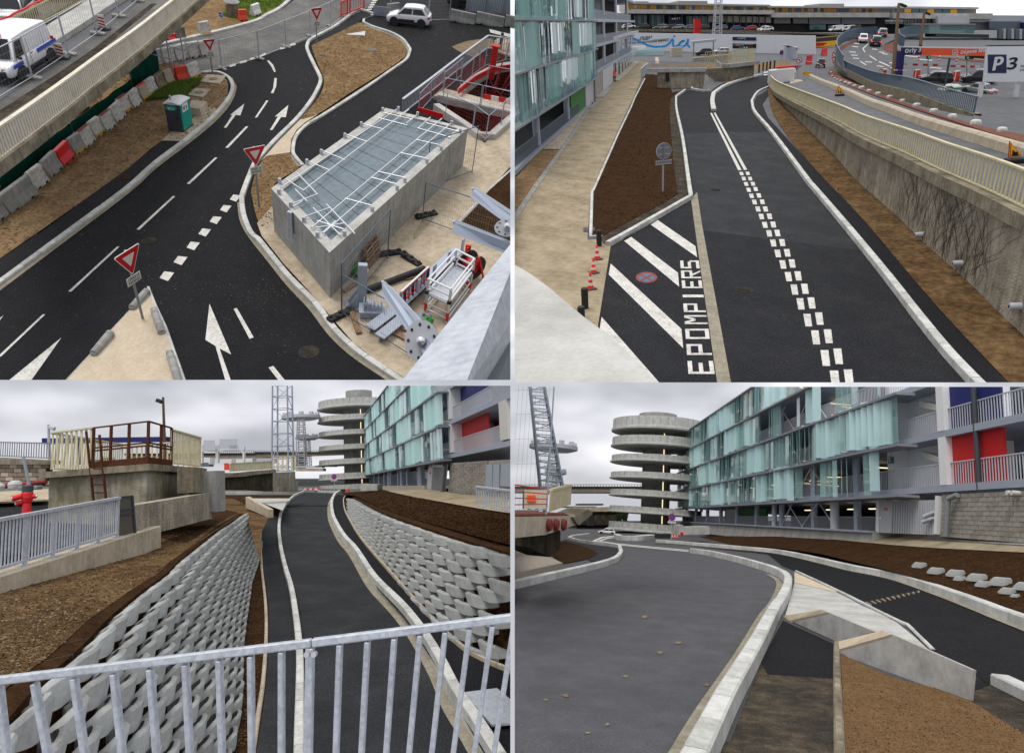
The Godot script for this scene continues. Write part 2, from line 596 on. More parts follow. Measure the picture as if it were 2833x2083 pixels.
func materials():
	make_fields()
	# sRGB of real-world base colours
	gm_("asphalt",[[0.2,.115,.118,.13],[0.5,.155,.158,.17],[.72,.205,.207,.215],[.86,.38,.355,.32]],[.8,.5,1.3,1.2],9.0,.75,2,5.0,0,.2)
	gm_("asphalt_fresh",[[0.2,.095,.098,.108],[0.55,.13,.132,.142],[.78,.17,.17,.175],[.9,.33,.305,.27]],[.7,.4,1.3,1.2],7.0,.72,2,5.0,900,.2)
	gm_("asphalt_worn",[[0.2,.25,.25,.25],[0.5,.36,.355,.34],[.8,.47,.46,.43]],[1.4,.9,.6,.5],11.0,.85,2,3.0,4000)
	gm_("asphalt_grey",[[0.2,.22,.225,.235],[0.5,.30,.305,.315],[.8,.38,.38,.385]],[1.2,.6,.8,.6],9.0,.7,2,3.0,70)
	gm_("asphalt_dusty",[[0.25,.17,.165,.16],[0.5,.26,.24,.21],[.75,.42,.37,.30]],[1.2,1.1,.9,.7],5.0,.9,2,4.0,333)
	gm_("dust",[[0.3,.40,.35,.28],[.7,.60,.53,.42]],[1,1,1,.6],3.0,.95,-1,0,811)
	gm_("soil_dark",[[0.2,.105,.07,.042],[.5,.22,.152,.095],[.75,.32,.235,.15],[.9,.44,.35,.25]],[.7,.9,1.3,.9],3.5,.97,1,9.0,120)
	gm_("soil_light",[[0.2,.35,.275,.19],[.5,.485,.395,.285],[.75,.575,.48,.355],[.9,.68,.60,.48]],[1.0,1.2,.7,.3],8.0,.97,1,4.0,77)
	gm_("soil_bank",[[0.2,.29,.215,.145],[.5,.46,.36,.25],[.75,.58,.47,.34],[.9,.70,.61,.48]],[.5,.7,1.3,.9],1.6,.97,2,7.0,78)
	gm_("soil_stony",[[0.2,.33,.25,.165],[.45,.52,.42,.30],[.7,.66,.56,.44],[.88,.84,.78,.69]],[.8,.8,1.2,1.1],4.0,.97,1,8.0,5000)
	gm_("gravel",[[0.2,.48,.44,.40],[.5,.66,.62,.57],[.8,.84,.81,.76]],[.4,.5,1.2,1.4],1.2,.95,2,8.0,99)
	gm_("sand_path",[[0.2,.47,.425,.345],[.5,.60,.55,.46],[.8,.695,.645,.55]],[1.2,.9,.5,.6],7.0,.95,2,2.0,640)
	gm_("sand_yard",[[0.2,.54,.48,.40],[.5,.69,.635,.55],[.8,.80,.75,.67]],[1.0,.9,.5,.8],6.0,.95,2,2.0,222)
	gm_("resin",[[0.2,.63,.56,.46],[.5,.78,.72,.63],[.8,.87,.82,.74]],[.5,.5,.8,1.4],2.5,.95,2,3.0,64)
	gm_("kerb",[[0.2,.62,.62,.60],[.5,.76,.76,.74],[.8,.85,.85,.83]],[1,.9,.6,.5],3.0,.85,2,1.5,17)
	gm_("kerb2",[[0.2,.57,.57,.54],[.5,.70,.70,.68],[.8,.81,.81,.79]],[1,.9,.6,.5],2.6,.85,2,1.5,1717)
	gm_("gutter",[[0.2,.42,.39,.33],[.5,.54,.51,.44],[.8,.63,.60,.53]],[1,.9,.6,.5],3.0,.85,2,1.5,3)
	gm_("concrete",[[0.2,.45,.45,.44],[.5,.58,.58,.56],[.8,.68,.68,.66]],[.9,.7,.3,.2,.9],5.0,.85,2,1.0,15)
	gm_("concrete_pale",[[0.2,.58,.575,.55],[.5,.68,.675,.65],[.8,.76,.755,.73]],[1.2,.6,.3,.3],4.0,.8,2,1.0,150)
	gm_("concrete_tan",[[0.2,.54,.49,.42],[.5,.68,.63,.55],[.8,.77,.73,.66]],[1,.8,.4,.3,.6],4.0,.85,2,1.0,1500)
	gm_("concrete_old",[[0.2,.25,.235,.20],[.4,.45,.42,.36],[.6,.56,.53,.46],[.85,.68,.65,.57]],[1.2,.8,.4,.3,.8],5.0,.9,2,2.0,31)
	gm_("concrete_stained",[[0.12,.24,.22,.19],[.34,.50,.47,.42],[.6,.68,.65,.58],[.85,.77,.74,.66]],[1.1,.8,.5,.4,1.1],9.0,.9,2,2.0,0)
	gm_("asphalt_mid",[[0.2,.135,.14,.15],[0.5,.18,.185,.195],[.8,.245,.25,.255]],[1.2,.5,.9,.7],9.0,.75,2,4.0,71,.25)
	gm_("asphalt_road",[[0.2,.22,.22,.235],[0.5,.285,.285,.30],[.8,.37,.37,.385]],[.9,.4,1.0,1.0],4.0,.68,2,5.0,171)
	gm_("soil_mid",[[0.2,.22,.165,.11],[.5,.365,.285,.195],[.75,.48,.39,.28],[.9,.60,.51,.40]],[1.0,1.2,.7,.3],6.0,.97,1,5.0,79)
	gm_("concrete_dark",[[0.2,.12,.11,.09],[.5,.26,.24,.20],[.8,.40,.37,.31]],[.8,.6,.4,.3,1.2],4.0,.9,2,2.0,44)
	gm_("concrete_block",[[0.2,.50,.51,.50],[.5,.62,.63,.62],[.8,.71,.72,.71]],[1.2,.7,.5,.5,.5],1.6,.88,2,2.0,8)
	gm_("concrete_block2",[[0.2,.46,.46,.45],[.5,.57,.575,.565],[.8,.67,.67,.66]],[1.2,.7,.5,.5,.9],1.4,.88,2,2.0,808)
	gm_("breeze",[[0.2,.50,.48,.44],[.5,.61,.59,.55],[.8,.70,.68,.64]],[.8,.6,.7,.8],2.0,.92,2,2.0,18)
	gm_("breeze2",[[0.2,.46,.435,.39],[.5,.57,.54,.49],[.8,.66,.63,.58]],[.8,.6,.7,.8],2.0,.92,2,2.0,1881)
	gm_("mortar",[[0.2,.55,.55,.53],[.8,.68,.68,.66]],[.8,.6,.7,.8],2.0,.92,-1,0,7)
	gm_("barrier_white",[[0.25,.42,.40,.37],[.40,.70,.69,.66],[.7,.85,.84,.82]],[1.2,1.2,.5,.3],2.5,.8,2,1.5,9)
	gm_("paint",[[0.22,.40,.38,.35],[.40,.72,.71,.68],[.7,.86,.85,.82]],[.8,1.2,.9,.6],2.0,.7,-1,0,66)
	gm_("galvanised",[[0.2,.56,.58,.61],[.5,.69,.71,.74],[.8,.80,.82,.84]],[.8,1.3,.6,.3],0.7,.5,-1,0,12)
	M.galvanised.metallic=0.15
	gm_("cream",[[0.2,.55,.51,.38],[.4,.74,.70,.56],[.8,.84,.80,.67]],[.8,.8,.3,.2,1.0],3.0,.7,-1,0,13)
	gm_("cream_pale",[[0.2,.62,.58,.50],[.4,.80,.77,.69],[.8,.88,.86,.79]],[.8,.8,.3,.2,.8],3.0,.7,-1,0,713)
	gm_("rust",[[0.2,.20,.12,.09],[.5,.33,.20,.15],[.8,.46,.30,.22]],[.5,1,1,.5],.8,.9,2,2.0,5)
	gm_("timber",[[0.2,.36,.26,.17],[.5,.52,.40,.28],[.8,.66,.53,.39]],[.4,.4,.6,.2,1.6],1.2,.85,-1,0,6)
	gm_("pole_wood",[[0.2,.30,.24,.19],[.5,.42,.34,.27],[.8,.52,.44,.36]],[.4,.4,.6,.2,1.6],1.5,.9,-1,0,60)
	gm_("mesh_green",[[0.2,.03,.19,.16],[.8,.06,.29,.24]],[1,1,.3,.1,1],2.0,.9,-1,0,61)
	gm_("brick_paver",[[0.2,.33,.22,.19],[.5,.44,.30,.26],[.8,.53,.39,.35]],[.8,.8,1.0,.6],2.0,.9,-1,0,62)
	gm_("stone_wall",[[0.2,.38,.33,.28],[.5,.54,.48,.42],[.8,.65,.59,.53]],[.8,.8,1.0,.6],2.0,.92,1,4.0,63)
	gm_("grass_ground",[[0.2,.24,.29,.10],[.5,.34,.42,.15],[.8,.48,.46,.25]],[.6,1,1.2,.4],2.5,.95,1,7.0,64)
	gm_("mesh_plate",[[0.3,.28,.33,.36],[.6,.43,.49,.52]],[.6,.3,.2,1.2],1.6,.6,-1,0,65)
	gm_("facade_pale",[[0.2,.64,.63,.61],[.5,.72,.71,.69],[.8,.78,.77,.75]],[1.2,.5,.2,.1,.6],14.0,.8,-1,0,67)
	plain("bronze",Color(.36,.33,.29),.35,.2)
	gm_("concrete_mossy",[[0.15,.30,.285,.17],[.36,.47,.45,.36],[.6,.62,.60,.55],[.85,.72,.71,.66]],[1.5,.8,.4,.3,.7],6.0,.9,2,2.0,90000)
	gm_("concrete_fin",[[0.2,.54,.535,.52],[.5,.64,.635,.62],[.8,.71,.705,.69]],[1.4,.7,.2,.2],2.5,.85,2,.8,4700)
	plain("brick_faded",Color(.50,.20,.20),.8)
	plain("blue_faded",Color(.24,.42,.52),.8)
	plain("parapet_dark",Color(.36,.40,.41),.6)
	plain("white",Color(.86,.86,.86),.5)
	plain("white_panel",Color(.88,.89,.90),.55)
	plain("off_white",Color(.78,.77,.74),.7)
	plain("light_grey",Color(.70,.71,.73),.55)
	plain("mid_grey",Color(.50,.51,.53),.6)
	plain("steel_grey",Color(.60,.63,.68),.5,.1)
	plain("bracket_grey",Color(.63,.67,.73),.5)
	plain("dark_grey",Color(.22,.23,.25),.6)
	plain("charcoal",Color(.12,.125,.13),.7)
	plain("black",Color(.05,.05,.055),.7)
	plain("interior",Color(.13,.125,.12),.9)  # shade inside the open storeys, put into the wall colour
	plain("anthracite",Color(.20,.23,.26),.45)
	plain("rubber",Color(.08,.08,.085),.85)
	plain("red",Color(.80,.05,.06),.5)
	plain("sign_red",Color(.72,.05,.06),.45)
	plain("red_mesh",Color(.74,.22,.22),.6)
	plain("orange",Color(.93,.33,.10),.5)
	plain("orange_red",Color(.85,.26,.16),.6)
	plain("cone_orange",Color(1.0,.18,.08),.5)
	plain("yellow",Color(.93,.74,.10),.6)
	plain("yellow_dirty",Color(.74,.60,.22),.8)
	plain("sign_yellow",Color(.98,.72,.08),.5)
	plain("blue",Color(.08,.26,.68),.5)
	plain("sign_blue",Color(.06,.30,.70),.45)
	plain("navy",Color(.07,.10,.27),.5)
	plain("wall_navy",Color(.03,.08,.36),.7)
	plain("wall_red",Color(.70,.02,.03),.7)
	plain("wall_green",Color(.05,.42,.07),.7)
	plain("wave_blue",Color(.10,.60,.90),.6)
	plain("teal",Color(.02,.60,.53),.5)
	plain("teal_dark",Color(.06,.42,.44),.5)
	plain("toilet_grey",Color(.21,.23,.26),.5)
	plain("rail_blue",Color(.28,.36,.43),.5,.1)
	plain("slate_rail",Color(.37,.41,.46),.5)
	plain("green",Color(.10,.50,.15),.6)
	plain("green_light",Color(.2,.9,.5),.6)
	plain("amber",Color(.80,.58,.10),.5)
	plain("beige",Color(.76,.72,.62),.7)
	plain("skin",Color(.70,.50,.40),.7)
	plain("spandrel",Color(.60,.59,.57),.7)
	plain("aluminium",Color(.80,.81,.82),.35,.6)
	plain("red_plastic",Color(.84,.12,.14),.45)
	plain("car_white",Color(.88,.88,.89),.3,0,.6)
	plain("car_silver",Color(.55,.56,.56),.35,.4,.6)
	plain("car_grey",Color(.42,.43,.45),.35,.3,.6)
	plain("car_black",Color(.05,.05,.055),.3,0,.7)
	plain("car_red",Color(.65,.06,.08),.3,0,.6)
	plain("car_blue",Color(.08,.25,.55),.3,0,.6)
	plain("car_glass",Color(.10,.12,.13),.08)
	plain("tail_red",Color(.75,.06,.07),.25)
	plain("chrome",Color(.80,.81,.82),.25,.8)
	plain("brick_red",Color(.45,.14,.12),.8)
	plain("vine",Color(.20,.16,.12),.9)
	plain("grass_blade",Color(.38,.48,.16),.9)
	plain("leaf",Color(.26,.34,.16),.9)
	glass("glass_clear",Color(.68,.85,.83),.22)
	glass("glass_pale",Color(.70,.88,.86),.42,.05)
	glass("glass_white",Color(.78,.91,.91),.56,.08)
	glass("glass_deep",Color(.42,.66,.63),.36)
	glass("pane_dark",Color(.10,.14,.15),.82)
	glass("pane_teal",Color(.35,.52,.52),.8)
	plain("window_blue",Color(.28,.36,.40),.1)
	plain("lamp_warm",Color(1,.9,.6),.5)
	M.lamp_warm.emission_enabled=true
	M.lamp_warm.emission=Color(1,.92,.72)
	M.lamp_warm.emission_energy_multiplier=1.3
	plain("tail_lit",Color(1,.1,.05),.4)
	M.tail_lit.emission_enabled=true
	M.tail_lit.emission=Color(1,.12,.05)
	M.tail_lit.emission_energy_multiplier=1.2
func sky_image()->ImageTexture:
	var n :=FastNoiseLite.new()
	n.seed=5
	n.frequency=1.0
	n.fractal_octaves=5
	n.fractal_gain=0.52
	var W :=1024
	var H :=512
	var out :=PackedByteArray()
	out.resize(W*H*3)
	var j :=0
	for y in H:
		var el :=PI*0.5-PI*(y+0.5)/H;var ce :=cos(el);var se :=sin(el)
		for x in W:
			var az :=TAU*(x+0.5)/W;var c :=n.get_noise_3d(cos(az)*ce*2.6,se*9.0,sin(az)*ce*2.6);var d :=clampf(c*1.25+0.5,0.0,1.0);var lum :=lerpf(0.545,0.755,d)*(1.0+.34*clampf(se,0,1))-0.04*smoothstep(-0.02,-0.4,se)
			if se<0.22:lum+=0.05*exp(-pow(se/0.05,2.0))
			var warm :=0.012*exp(-pow(se/0.07,2.0));out[j]=int(clampf(lum-0.012*(1.0-d)+warm,0,1)*255);out[j+1]=int(clampf(lum+0.0+warm*0.6,0,1)*255);out[j+2]=int(clampf(lum+0.022,0,1)*255);j+=3
	return ImageTexture.create_from_image(Image.create_from_data(W,H,false,Image.FORMAT_RGB8,out))

# ---------------------------------------------------------------- the scene
var SA:Site
var SB:Site
var SC:Site
var SD:Site
func _ready():
	rng.seed=20240
	var cam :=Camera3D.new()
	cam.name="camera"
	cam.fov=rad_to_deg(2.0*atan(1041.5/F))
	cam.near=0.05
	cam.far=6000.0
	cam.transform=TF(Basis(Vector3.RIGHT,deg_to_rad(PITCH)),EYE)
	add_child(cam)
	var env :=Environment.new()
	env.background_mode=Environment.BG_SKY
	var sk :=Sky.new()
	var pm :=PanoramaSkyMaterial.new()
	pm.panorama=sky_image()
	sk.sky_material=pm
	env.sky=sk
	env.background_energy_multiplier=1.45
	env.tonemap_mode=Environment.TONE_MAPPER_LINEAR
	env.tonemap_exposure=1.2
	env.sdfgi_enabled=true
	env.ssao_enabled=true
	env.ssil_enabled=true
	var we :=WorldEnvironment.new()
	we.name="environment"
	we.environment=env
	add_child(we)
	var sun :=DirectionalLight3D.new()
	sun.name="sun"
	sun.light_energy=0.5
	sun.light_angular_distance=25.0
	sun.light_color=Color(1.0,0.98,0.95)
	sun.shadow_enabled=true
	sun.transform=Transform3D(Basis.looking_at(V3(0.25,-0.85,-0.45).normalized(),Vector3.FORWARD),V3(0,60,0))
	add_child(sun)
	materials()
	var cb :=Basis(Vector3.RIGHT,deg_to_rad(PITCH))
	SA=Site.new(V2(940,3001),2.8,[-300,-300,1412,1051],cb,EYE)
	SB=Site.new(V2(1770,4900),2.8,[1424,-300,3150,1058],cb,EYE)
	SC=Site.new(V2(706,-12100),0.4,[-300,1067,1412,2400],cb,EYE)
	SD=Site.new(V2(2128,-8600),0.4,[1424,1070,3150,2400],cb,EYE)
	build_a()
	build_b()
	build_c()
	build_d()

# ---------------------------------------------------------------- things that come up more than once
func give_way(s:Site,g:Plane_,label:String,L:Vector2,R_:Vector2,foot:Vector2,lift :=0.0,plate :=true):
	var f :=s.on(foot,g,lift)
	var ht :=s.hgt(f,(L+R_)*0.5)
	var up :=f+V3(0,ht,0)
	var rl :=s.ray(L)
	var rr :=s.ray(R_)
	var a :=rl*(up.y/rl.y)
	var b :=rr*(up.y/rr.y)
	var w :=a.distance_to(b)
	var o :=thing(s,"give_way_sign",label,"sign",f,yaw_of(b-a),"give way signs at the road edges")
	var hh :=w*0.87
	pc_(o,"pole","mid_grey",V3(0,0,0),V3(0,ht,0),0.045,0.045,10)
	var tri :=func(sc:float)->PackedVector2Array:
		var o2 :=PackedVector2Array();var c :=V2(0,ht-hh/3.0)
		for e in [V2(-w/2,ht),V2(w/2,ht),V2(0,ht-hh)]:
			var n:Vector2=(e-c)*sc;var t :=V2(-n.y,n.x).normalized()*w*0.035*sc;o2.append(c+n*0.965+t);o2.append(c+n);o2.append(c+n*0.965-t)
		return o2
	for e in [["back_plate",1.0,"white",0.05,0.07],["red_border",0.93,"sign_red",0.07,0.075],["face",0.46,"off_white",0.075,0.08]]:
		var m :=mesh_();m.prism(tri.call(e[1]),Transform3D(),e[3],e[4]);part(o,e[0],m,e[2])
	if plate:
		var m :=mesh_();m.box(T3(V3(0,ht-hh-0.22,0.06)),V3(w*0.58,0.34,0.02),0.008);var pl :=part(o,"plate",m,"off_white");words(pl,"CÉDEZ LE","black",T3(V3(0,ht-hh-0.14,0.073)),0.10,w*0.46);words(pl,"PASSAGE","black",T3(V3(0,ht-hh-0.29,0.073)),0.10,w*0.46)
func round_sign(s:Site,called:String,label:String,foot:Vector3,c:Vector2,r_px:float,style:String,yaw :=0.0)->Node3D:
	var ht :=s.hgt(foot,c)
	var r :=r_px*s.depth(foot+V3(0,ht,0))/F
	var o :=thing(s,called,label,"sign",foot,yaw)
	pc_(o,"pole","galvanised",V3(),V3(0,ht+r*0.6,0),r*0.11,r*0.11,10)
	var disc :=func(name_:String,rad:float,z0:float,z1:float,m:String):
		pl_(o,name_,m,[[0.0,z0],[rad,z0],[rad,z1],[0.0,z1]],TF(QT,V3(0,ht,0)),28)
	var t :=r*0.12
	if style=="back":
		disc.call("disc",r,t,t+0.02,"mid_grey");pl_(o,"rim","light_grey",[[r*.96,t+.02],[r,t+.02],[r,t+.05],[r*.96,t+.05],[r*.96,t+.02]],TF(QT,V3(0,ht,0)),28)
		for y in [-.38,.4]:
			pb_(o,"clamp_rail","light_grey",V3(0,ht+y*r,t+.045),V3(r*1.45,r*.09,.03))
		pb_(o,"post_front","mid_grey",V3(0,ht,t+.09),V3(r*.2,r*2.0,.06));pb_(o,"plate","mid_grey",V3(0,ht-r*1.38,t+.02),V3(r*2.1,r*.52,.02));var pr :=mesh_()
		for y in [-.2,.2]:pr.block(V3(0,ht-r*(1.38+y),t+.05),V3(r*2.1,r*.07,.03))
		part(o,"plate_rail",pr,"light_grey")
		return o
	disc.call("disc",r,t,t+.02,"sign_red" if style !="arrow" else "white")
	if style=="nostop":
		disc.call("blue_field",r*.8,t+.02,t+.025,"sign_blue")
		for a in [PI/4,-PI/4]:
			var b :=mesh_();b.box(TF(Basis(Vector3.BACK,a),V3(0,ht,t+.028)),V3(r*1.66,r*.17,.008));part(o,"red_bar",b,"sign_red")
	elif style=="arrow":
		disc.call("blue_field",r*.93,t+.02,t+.025,"sign_blue");var b :=mesh_();b.block(V3(-r*.1,ht,t+.03),V3(r,r*.18,.01));b.prism(L2([V2(r*.2,ht+r*.4),V2(r*.65,ht),V2(r*.2,ht-r*.4),V2(r*.35,ht)]),Transform3D(),t+.025,t+.035);part(o,"arrow",b,"white")
	else:
		disc.call("white_field",r*.78,t+.02,t+.025,"white")
		if style=="height":
			words(o,"2,0m","black",T3(V3(0,ht-.0,t+.03)),r*.5,r*1.2)
		else:
			var b :=mesh_();b.block(V3(r*.18,ht-r*.1,t+.03),V3(r*.16,r*.75,.008));b.block(V3(-r*.1,ht+r*.22,t+.03),V3(r*.6,r*.16,.008));b.prism(L2([V2(-r*.3,ht+r*.5),V2(-r*.62,ht+r*.22),V2(-r*.3,ht-r*.06)]),Transform3D(),t+.025,t+.035);part(o,"arrow",b,"black");var c3 :=mesh_();c3.box(TF(Basis(Vector3.BACK,-PI/4),V3(0,ht,t+.038)),V3(r*1.6,r*.16,.008))
			part(o,"red_bar",c3,"sign_red")
	if style=="nostop" :
		var pp :=pb_(o,"plate","white",V3(0,ht-r*1.4,t+.02),V3(r*2.2,r*.5,.02),.005);words(pp,"VOIE POMPIERS","navy",T3(V3(0,ht-r*1.42,t+.032)),r*.22,r*1.8)
	return o

func wheel(parent:Node,c:Vector3,r:float,w:float):
	var t :=TF(QT,c)
	var ty :=pl_(parent,"wheel","rubber",[[r*.6,-w/2],[r*.93,-w/2],[r,-w*.3],[r,w*.3],[r*.93,w/2],[r*.6,w/2]],t,18)
	pl_(ty,"rim","car_grey",[[0,-w*.42],[r*.2,-w*.46],[r*.6,-w*.40],[r*.62,w*.40],[r*.2,w*.46],[0,w*.42]],t,18)
	var sp :=mesh_()
	for i in 5:
		for sg in [-1,1]:
			var a :=TAU*i/5.0;sp.box(TF(Basis(Vector3.BACK,a),c+V3(cos(a),sin(a),0)*r*.34+V3(0,0,sg*w*.47)),V3(r*.5,r*.16,w*.06))
	part(ty,"spoke",sp,"car_silver")
# style: bonnet start, screen base, roof front, roof rear, back glass base (shares of the length), belt and roof height
const STYLES :={"hatch":[.0,.25,.42,.84,.97,.60,1.0,.63],"sedan":[.0,.27,.40,.70,.86,.62,1.0,.63],"suv":[.0,.24,.38,.88,.98,.60,1.0,.62],"van":[.0,.14,.26,.965,.995,.50,1.0,.6]}
func car(s:Site,called:String,label:String,frame_:Transform3D,L:float,W:float,H:float,style:String,paint:String,lit :=false,trim :="charcoal")->Node3D:
	# +x is forward, y up; frame_ stands on the ground at the car's middle
	var o :=Node3D.new()
	o.name=nm(self,called)
	add_child(o)
	o.transform=s.frame*frame_
	tag(o,label,"van" if style=="van" else "car","cars and vans")
	var st:Array=STYLES[style]
	var yb:float=H*st[5]
	var low :=H*0.16
	var X :=func(t:float)->float:return L*(0.5-t)
	var hw :=W/2
	# lower body: stations along the length [t, half width, sill, shoulder]
	var stn :=[[0.0,.70,low*1.5,yb*.60],[.015,.84,low*1.15,yb*.70],[.05,.93,low,yb*.80],[.14,.985,low,yb*.91],[st[1],1.0,low,yb],[.5,1.0,low,yb*1.01],[.8,1.0,low,yb*1.02],[.95,.96,low,yb*1.0],[.985,.88,low*1.2,yb*.96],[1.0,.76,low*1.5,yb*.86]]
	if style=="van":stn=[[0.0,.74,low*1.5,yb*.62],[.015,.88,low*1.1,yb*.74],[.05,.96,low,yb*.86],[.12,1.0,low,yb*.98],[.3,1.0,low,yb*1.02],[.7,1.0,low,yb*1.02],[.97,.99,low,yb*1.02],[.99,.97,low,yb],[1.0,.93,low*1.2,yb]]
	var rows :=[]
	for e in stn:
		var x:float=X.call(e[0]);var w:float=hw*e[1];var r :=PackedVector3Array()
		for f in [[-.90,0.0],[-.98,.2],[-1.0,.5],[-.985,.82],[-.94,.95],[-.85,1.0],[0.0,1.03],[.85,1.0],[.94,.95],[.985,.82],[1.0,.5],[.98,.2],[.90,0.0]]:
			r.append(V3(x,lerpf(e[2],e[3],f[1]),-w*f[0]))
		rows.append(r)
	var b :=mesh_()
	rows.reverse()
	b.grid(rows)
	for r in [rows[0],rows[-1]]:
		for i in range(1,r.size()-1):
			if r==rows[0]:b.tri(r[0],r[i],r[i+1])
			else:b.tri(r[0],r[i+1],r[i])
	b.block(V3(0,low+.05,0),V3(L*.9,.06,W*.8))
	var body :=part(o,"body",b,paint)
	var c :=mesh_()
	var wb :=hw*.93
	var wr :=hw*(.74 if style !="van" else .84)
	var A:float=X.call(st[1])
	var B:float=X.call(st[2])
	var C:float=X.call(st[3])
	var D:float=X.call(st[4])
	var y0 :=yb*.99
	var ring :=func(x:float,y:float,w:float)->PackedVector3Array:
		return L3([V3(x,y,w),V3(x,y,w*.5),V3(x,y,0),V3(x,y,-w*.5),V3(x,y,-w)])
	# screens, roof, sides
	var rf :=[V3(A,y0,wb),V3(B,H*.97,wr),V3(lerpf(B,C,.35),H,wr*1.02),V3(lerpf(B,C,.75),H*.995,wr*1.02),V3(C,H*.965,wr*.97),V3(D,y0*1.02,wb*.94)]
	var gr :=[]
	for e in rf:
		var r :=PackedVector3Array()
		for f in [1.0,.92,.5,0.0,-.5,-.92,-1.0]:r.append(V3(e.x,e.y+(.03*(1-f*f) if e.y>y0*1.1 else 0.0)-(.03 if absf(f)==1.0 and e.y>y0*1.1 else 0.0),e.z*f))
		gr.append(r)
	gr.reverse()
	c.grid(gr)
	for sg in [-1.0,1.0]:
		for i in rf.size()-1:
			var p:Vector3=rf[i];var q2:Vector3=rf[i+1];var d :=.03;var P :=V3(p.x,p.y-(d if p.y>y0*1.1 else 0.0),p.z*sg);var Q :=V3(q2.x,q2.y-(d if q2.y>y0*1.1 else 0.0),q2.z*sg);var P0 :=V3(p.x,y0,lerpf(wb,wb*.94,clampf((A-p.x)/(A-D),0,1))*sg);var Q0 :=V3(q2.x,y0,lerpf(wb,wb*.94,clampf((A-q2.x)/(A-D),0,1))*sg)
			if sg>0:c.quad(Q0,P0,P,Q)
			else:c.quad(P0,Q0,Q,P)
	part(body,"roof",c,paint)
	var pane :=func(called2:String,a:Vector3,bb:Vector3,cc:Vector3,d:Vector3,u0:float,u1:float,v0:float,v1:float):
		# a,bb bottom edge; d,cc top edge
		var f :=func(u:float,v:float)->Vector3:return a.lerp(bb,u).lerp(d.lerp(cc,u),v)
		var nn:Vector3=(bb-a).cross(d-a).normalized()*.05;var m :=mesh_();m.quad(f.call(u0,v0)+nn,f.call(u1,v0)+nn,f.call(u1,v1)+nn,f.call(u0,v1)+nn);part(body,called2,m,"car_glass")
	pane.call("windscreen",V3(A,y0,wb),V3(A,y0,-wb),V3(B,H*.97-.0,-wr),V3(B,H*.97,wr),.07,.93,.06,.93)
	if style !="van":pane.call("rear_window",V3(D,y0*1.02,-wb*.94),V3(D,y0*1.02,wb*.94),V3(C,H*.965,wr*.97),V3(C,H*.965,-wr*.97),.1,.9,.12,.88)
	for sg in [-1.0,1.0]:
		var cuts2 :=[[.06,.47],[.51,.93]] if style !="van" else [[.03,.24]]
		for u in cuts2:
			var a :=V3(A,y0,wb*sg);var d :=V3(B,H*.94,wr*sg);var a2 :=V3(D,y0,wb*.94*sg);var d2 :=V3(C,H*.935,wr*.97*sg)
			if sg>0:pane.call("side_window",a2,a,d,d2,1-u[1],1-u[0],.1,.86)
			else:pane.call("side_window",a,a2,d2,d,u[0],u[1],.1,.86)
	var r_w :=H*(.215 if style !="van" else .17)
	for fx in [.19,.815]:
		for sg in [-1.0,1.0]:
			var cpos :=V3(X.call(fx),r_w,sg*(hw-.11));wheel(o,cpos,r_w,.22);pl_(body,"wheel_arch",trim,[[0,-.02],[r_w*1.16,-.02],[r_w*1.16,.012],[0,.012]],TF(QT,V3(X.call(fx),r_w*1.02,sg*(hw*.995))),18)
	for sg in [-1.0,1.0]:
		var h :=mesh_();h.box(TF(Basis(UP,-sg*.5),V3(X.call(.035),yb*.72,sg*hw*.72)),V3(.10,H*.07,W*.2),.02);part(o,"headlight",h,"chrome");var t :=mesh_();t.box(TF(Basis(UP,sg*.3),V3(X.call(.985),yb*(.86 if style !="van" else .95),sg*hw*.82)),V3(.10,H*(.10 if style !="van" else .2),W*.17),.02);part(o,"tail_light",t,"tail_lit" if lit else "tail_red")
		var mi :=mesh_();mi.box(T3(V3(A-.25,y0+.08,sg*(hw+.07))),V3(.10,.13,.17),.03);part(o,"mirror",mi,trim);pb_(o,"sill",trim,V3(X.call(.5),low+.09,sg*hw*.985),V3(L*.5,.12,.05),.02)
	for e in [[.006,"front_bumper"],[.994,"rear_bumper"]]:
		pb_(o,e[1],trim,V3(X.call(e[0]),low*1.7,0),V3(.12,H*.12,W*.74),.03);pb_(o,"number_plate","white",V3(X.call(e[0])+(.075 if e[0]<.5 else-.075),yb*.52,0),V3(.02,.11,.5))
	pb_(o,"grille","charcoal",V3(X.call(.004),yb*.62,0),V3(.06,H*.06,W*.4),.01)
	return o
func car_on(s:Site,g:Plane_,called:String,label:String,pf:Vector2,pr:Vector2,side:float,L:float,style:String,paint:String,lift :=0.0,lit :=false,H :=1.5,W :=1.78)->Node3D:
	# pf, pr: where the two near wheels meet the ground (front, rear); side: +1 when those are the wheels on +z of the car
	var a :=s.on(pf,g,lift)
	var b :=s.on(pr,g,lift)
	if L<=0.0:L=a.distance_to(b)/.625
	var up :=s.R.inverse()*g.n.normalized()
	var bs :=look(a-b,up)
	var mid :=(a+b)*.5-bs.z*side*(W*.5-.1)
	return car(s,called,label,TF(bs,mid),L,W,H,style,paint,lit)

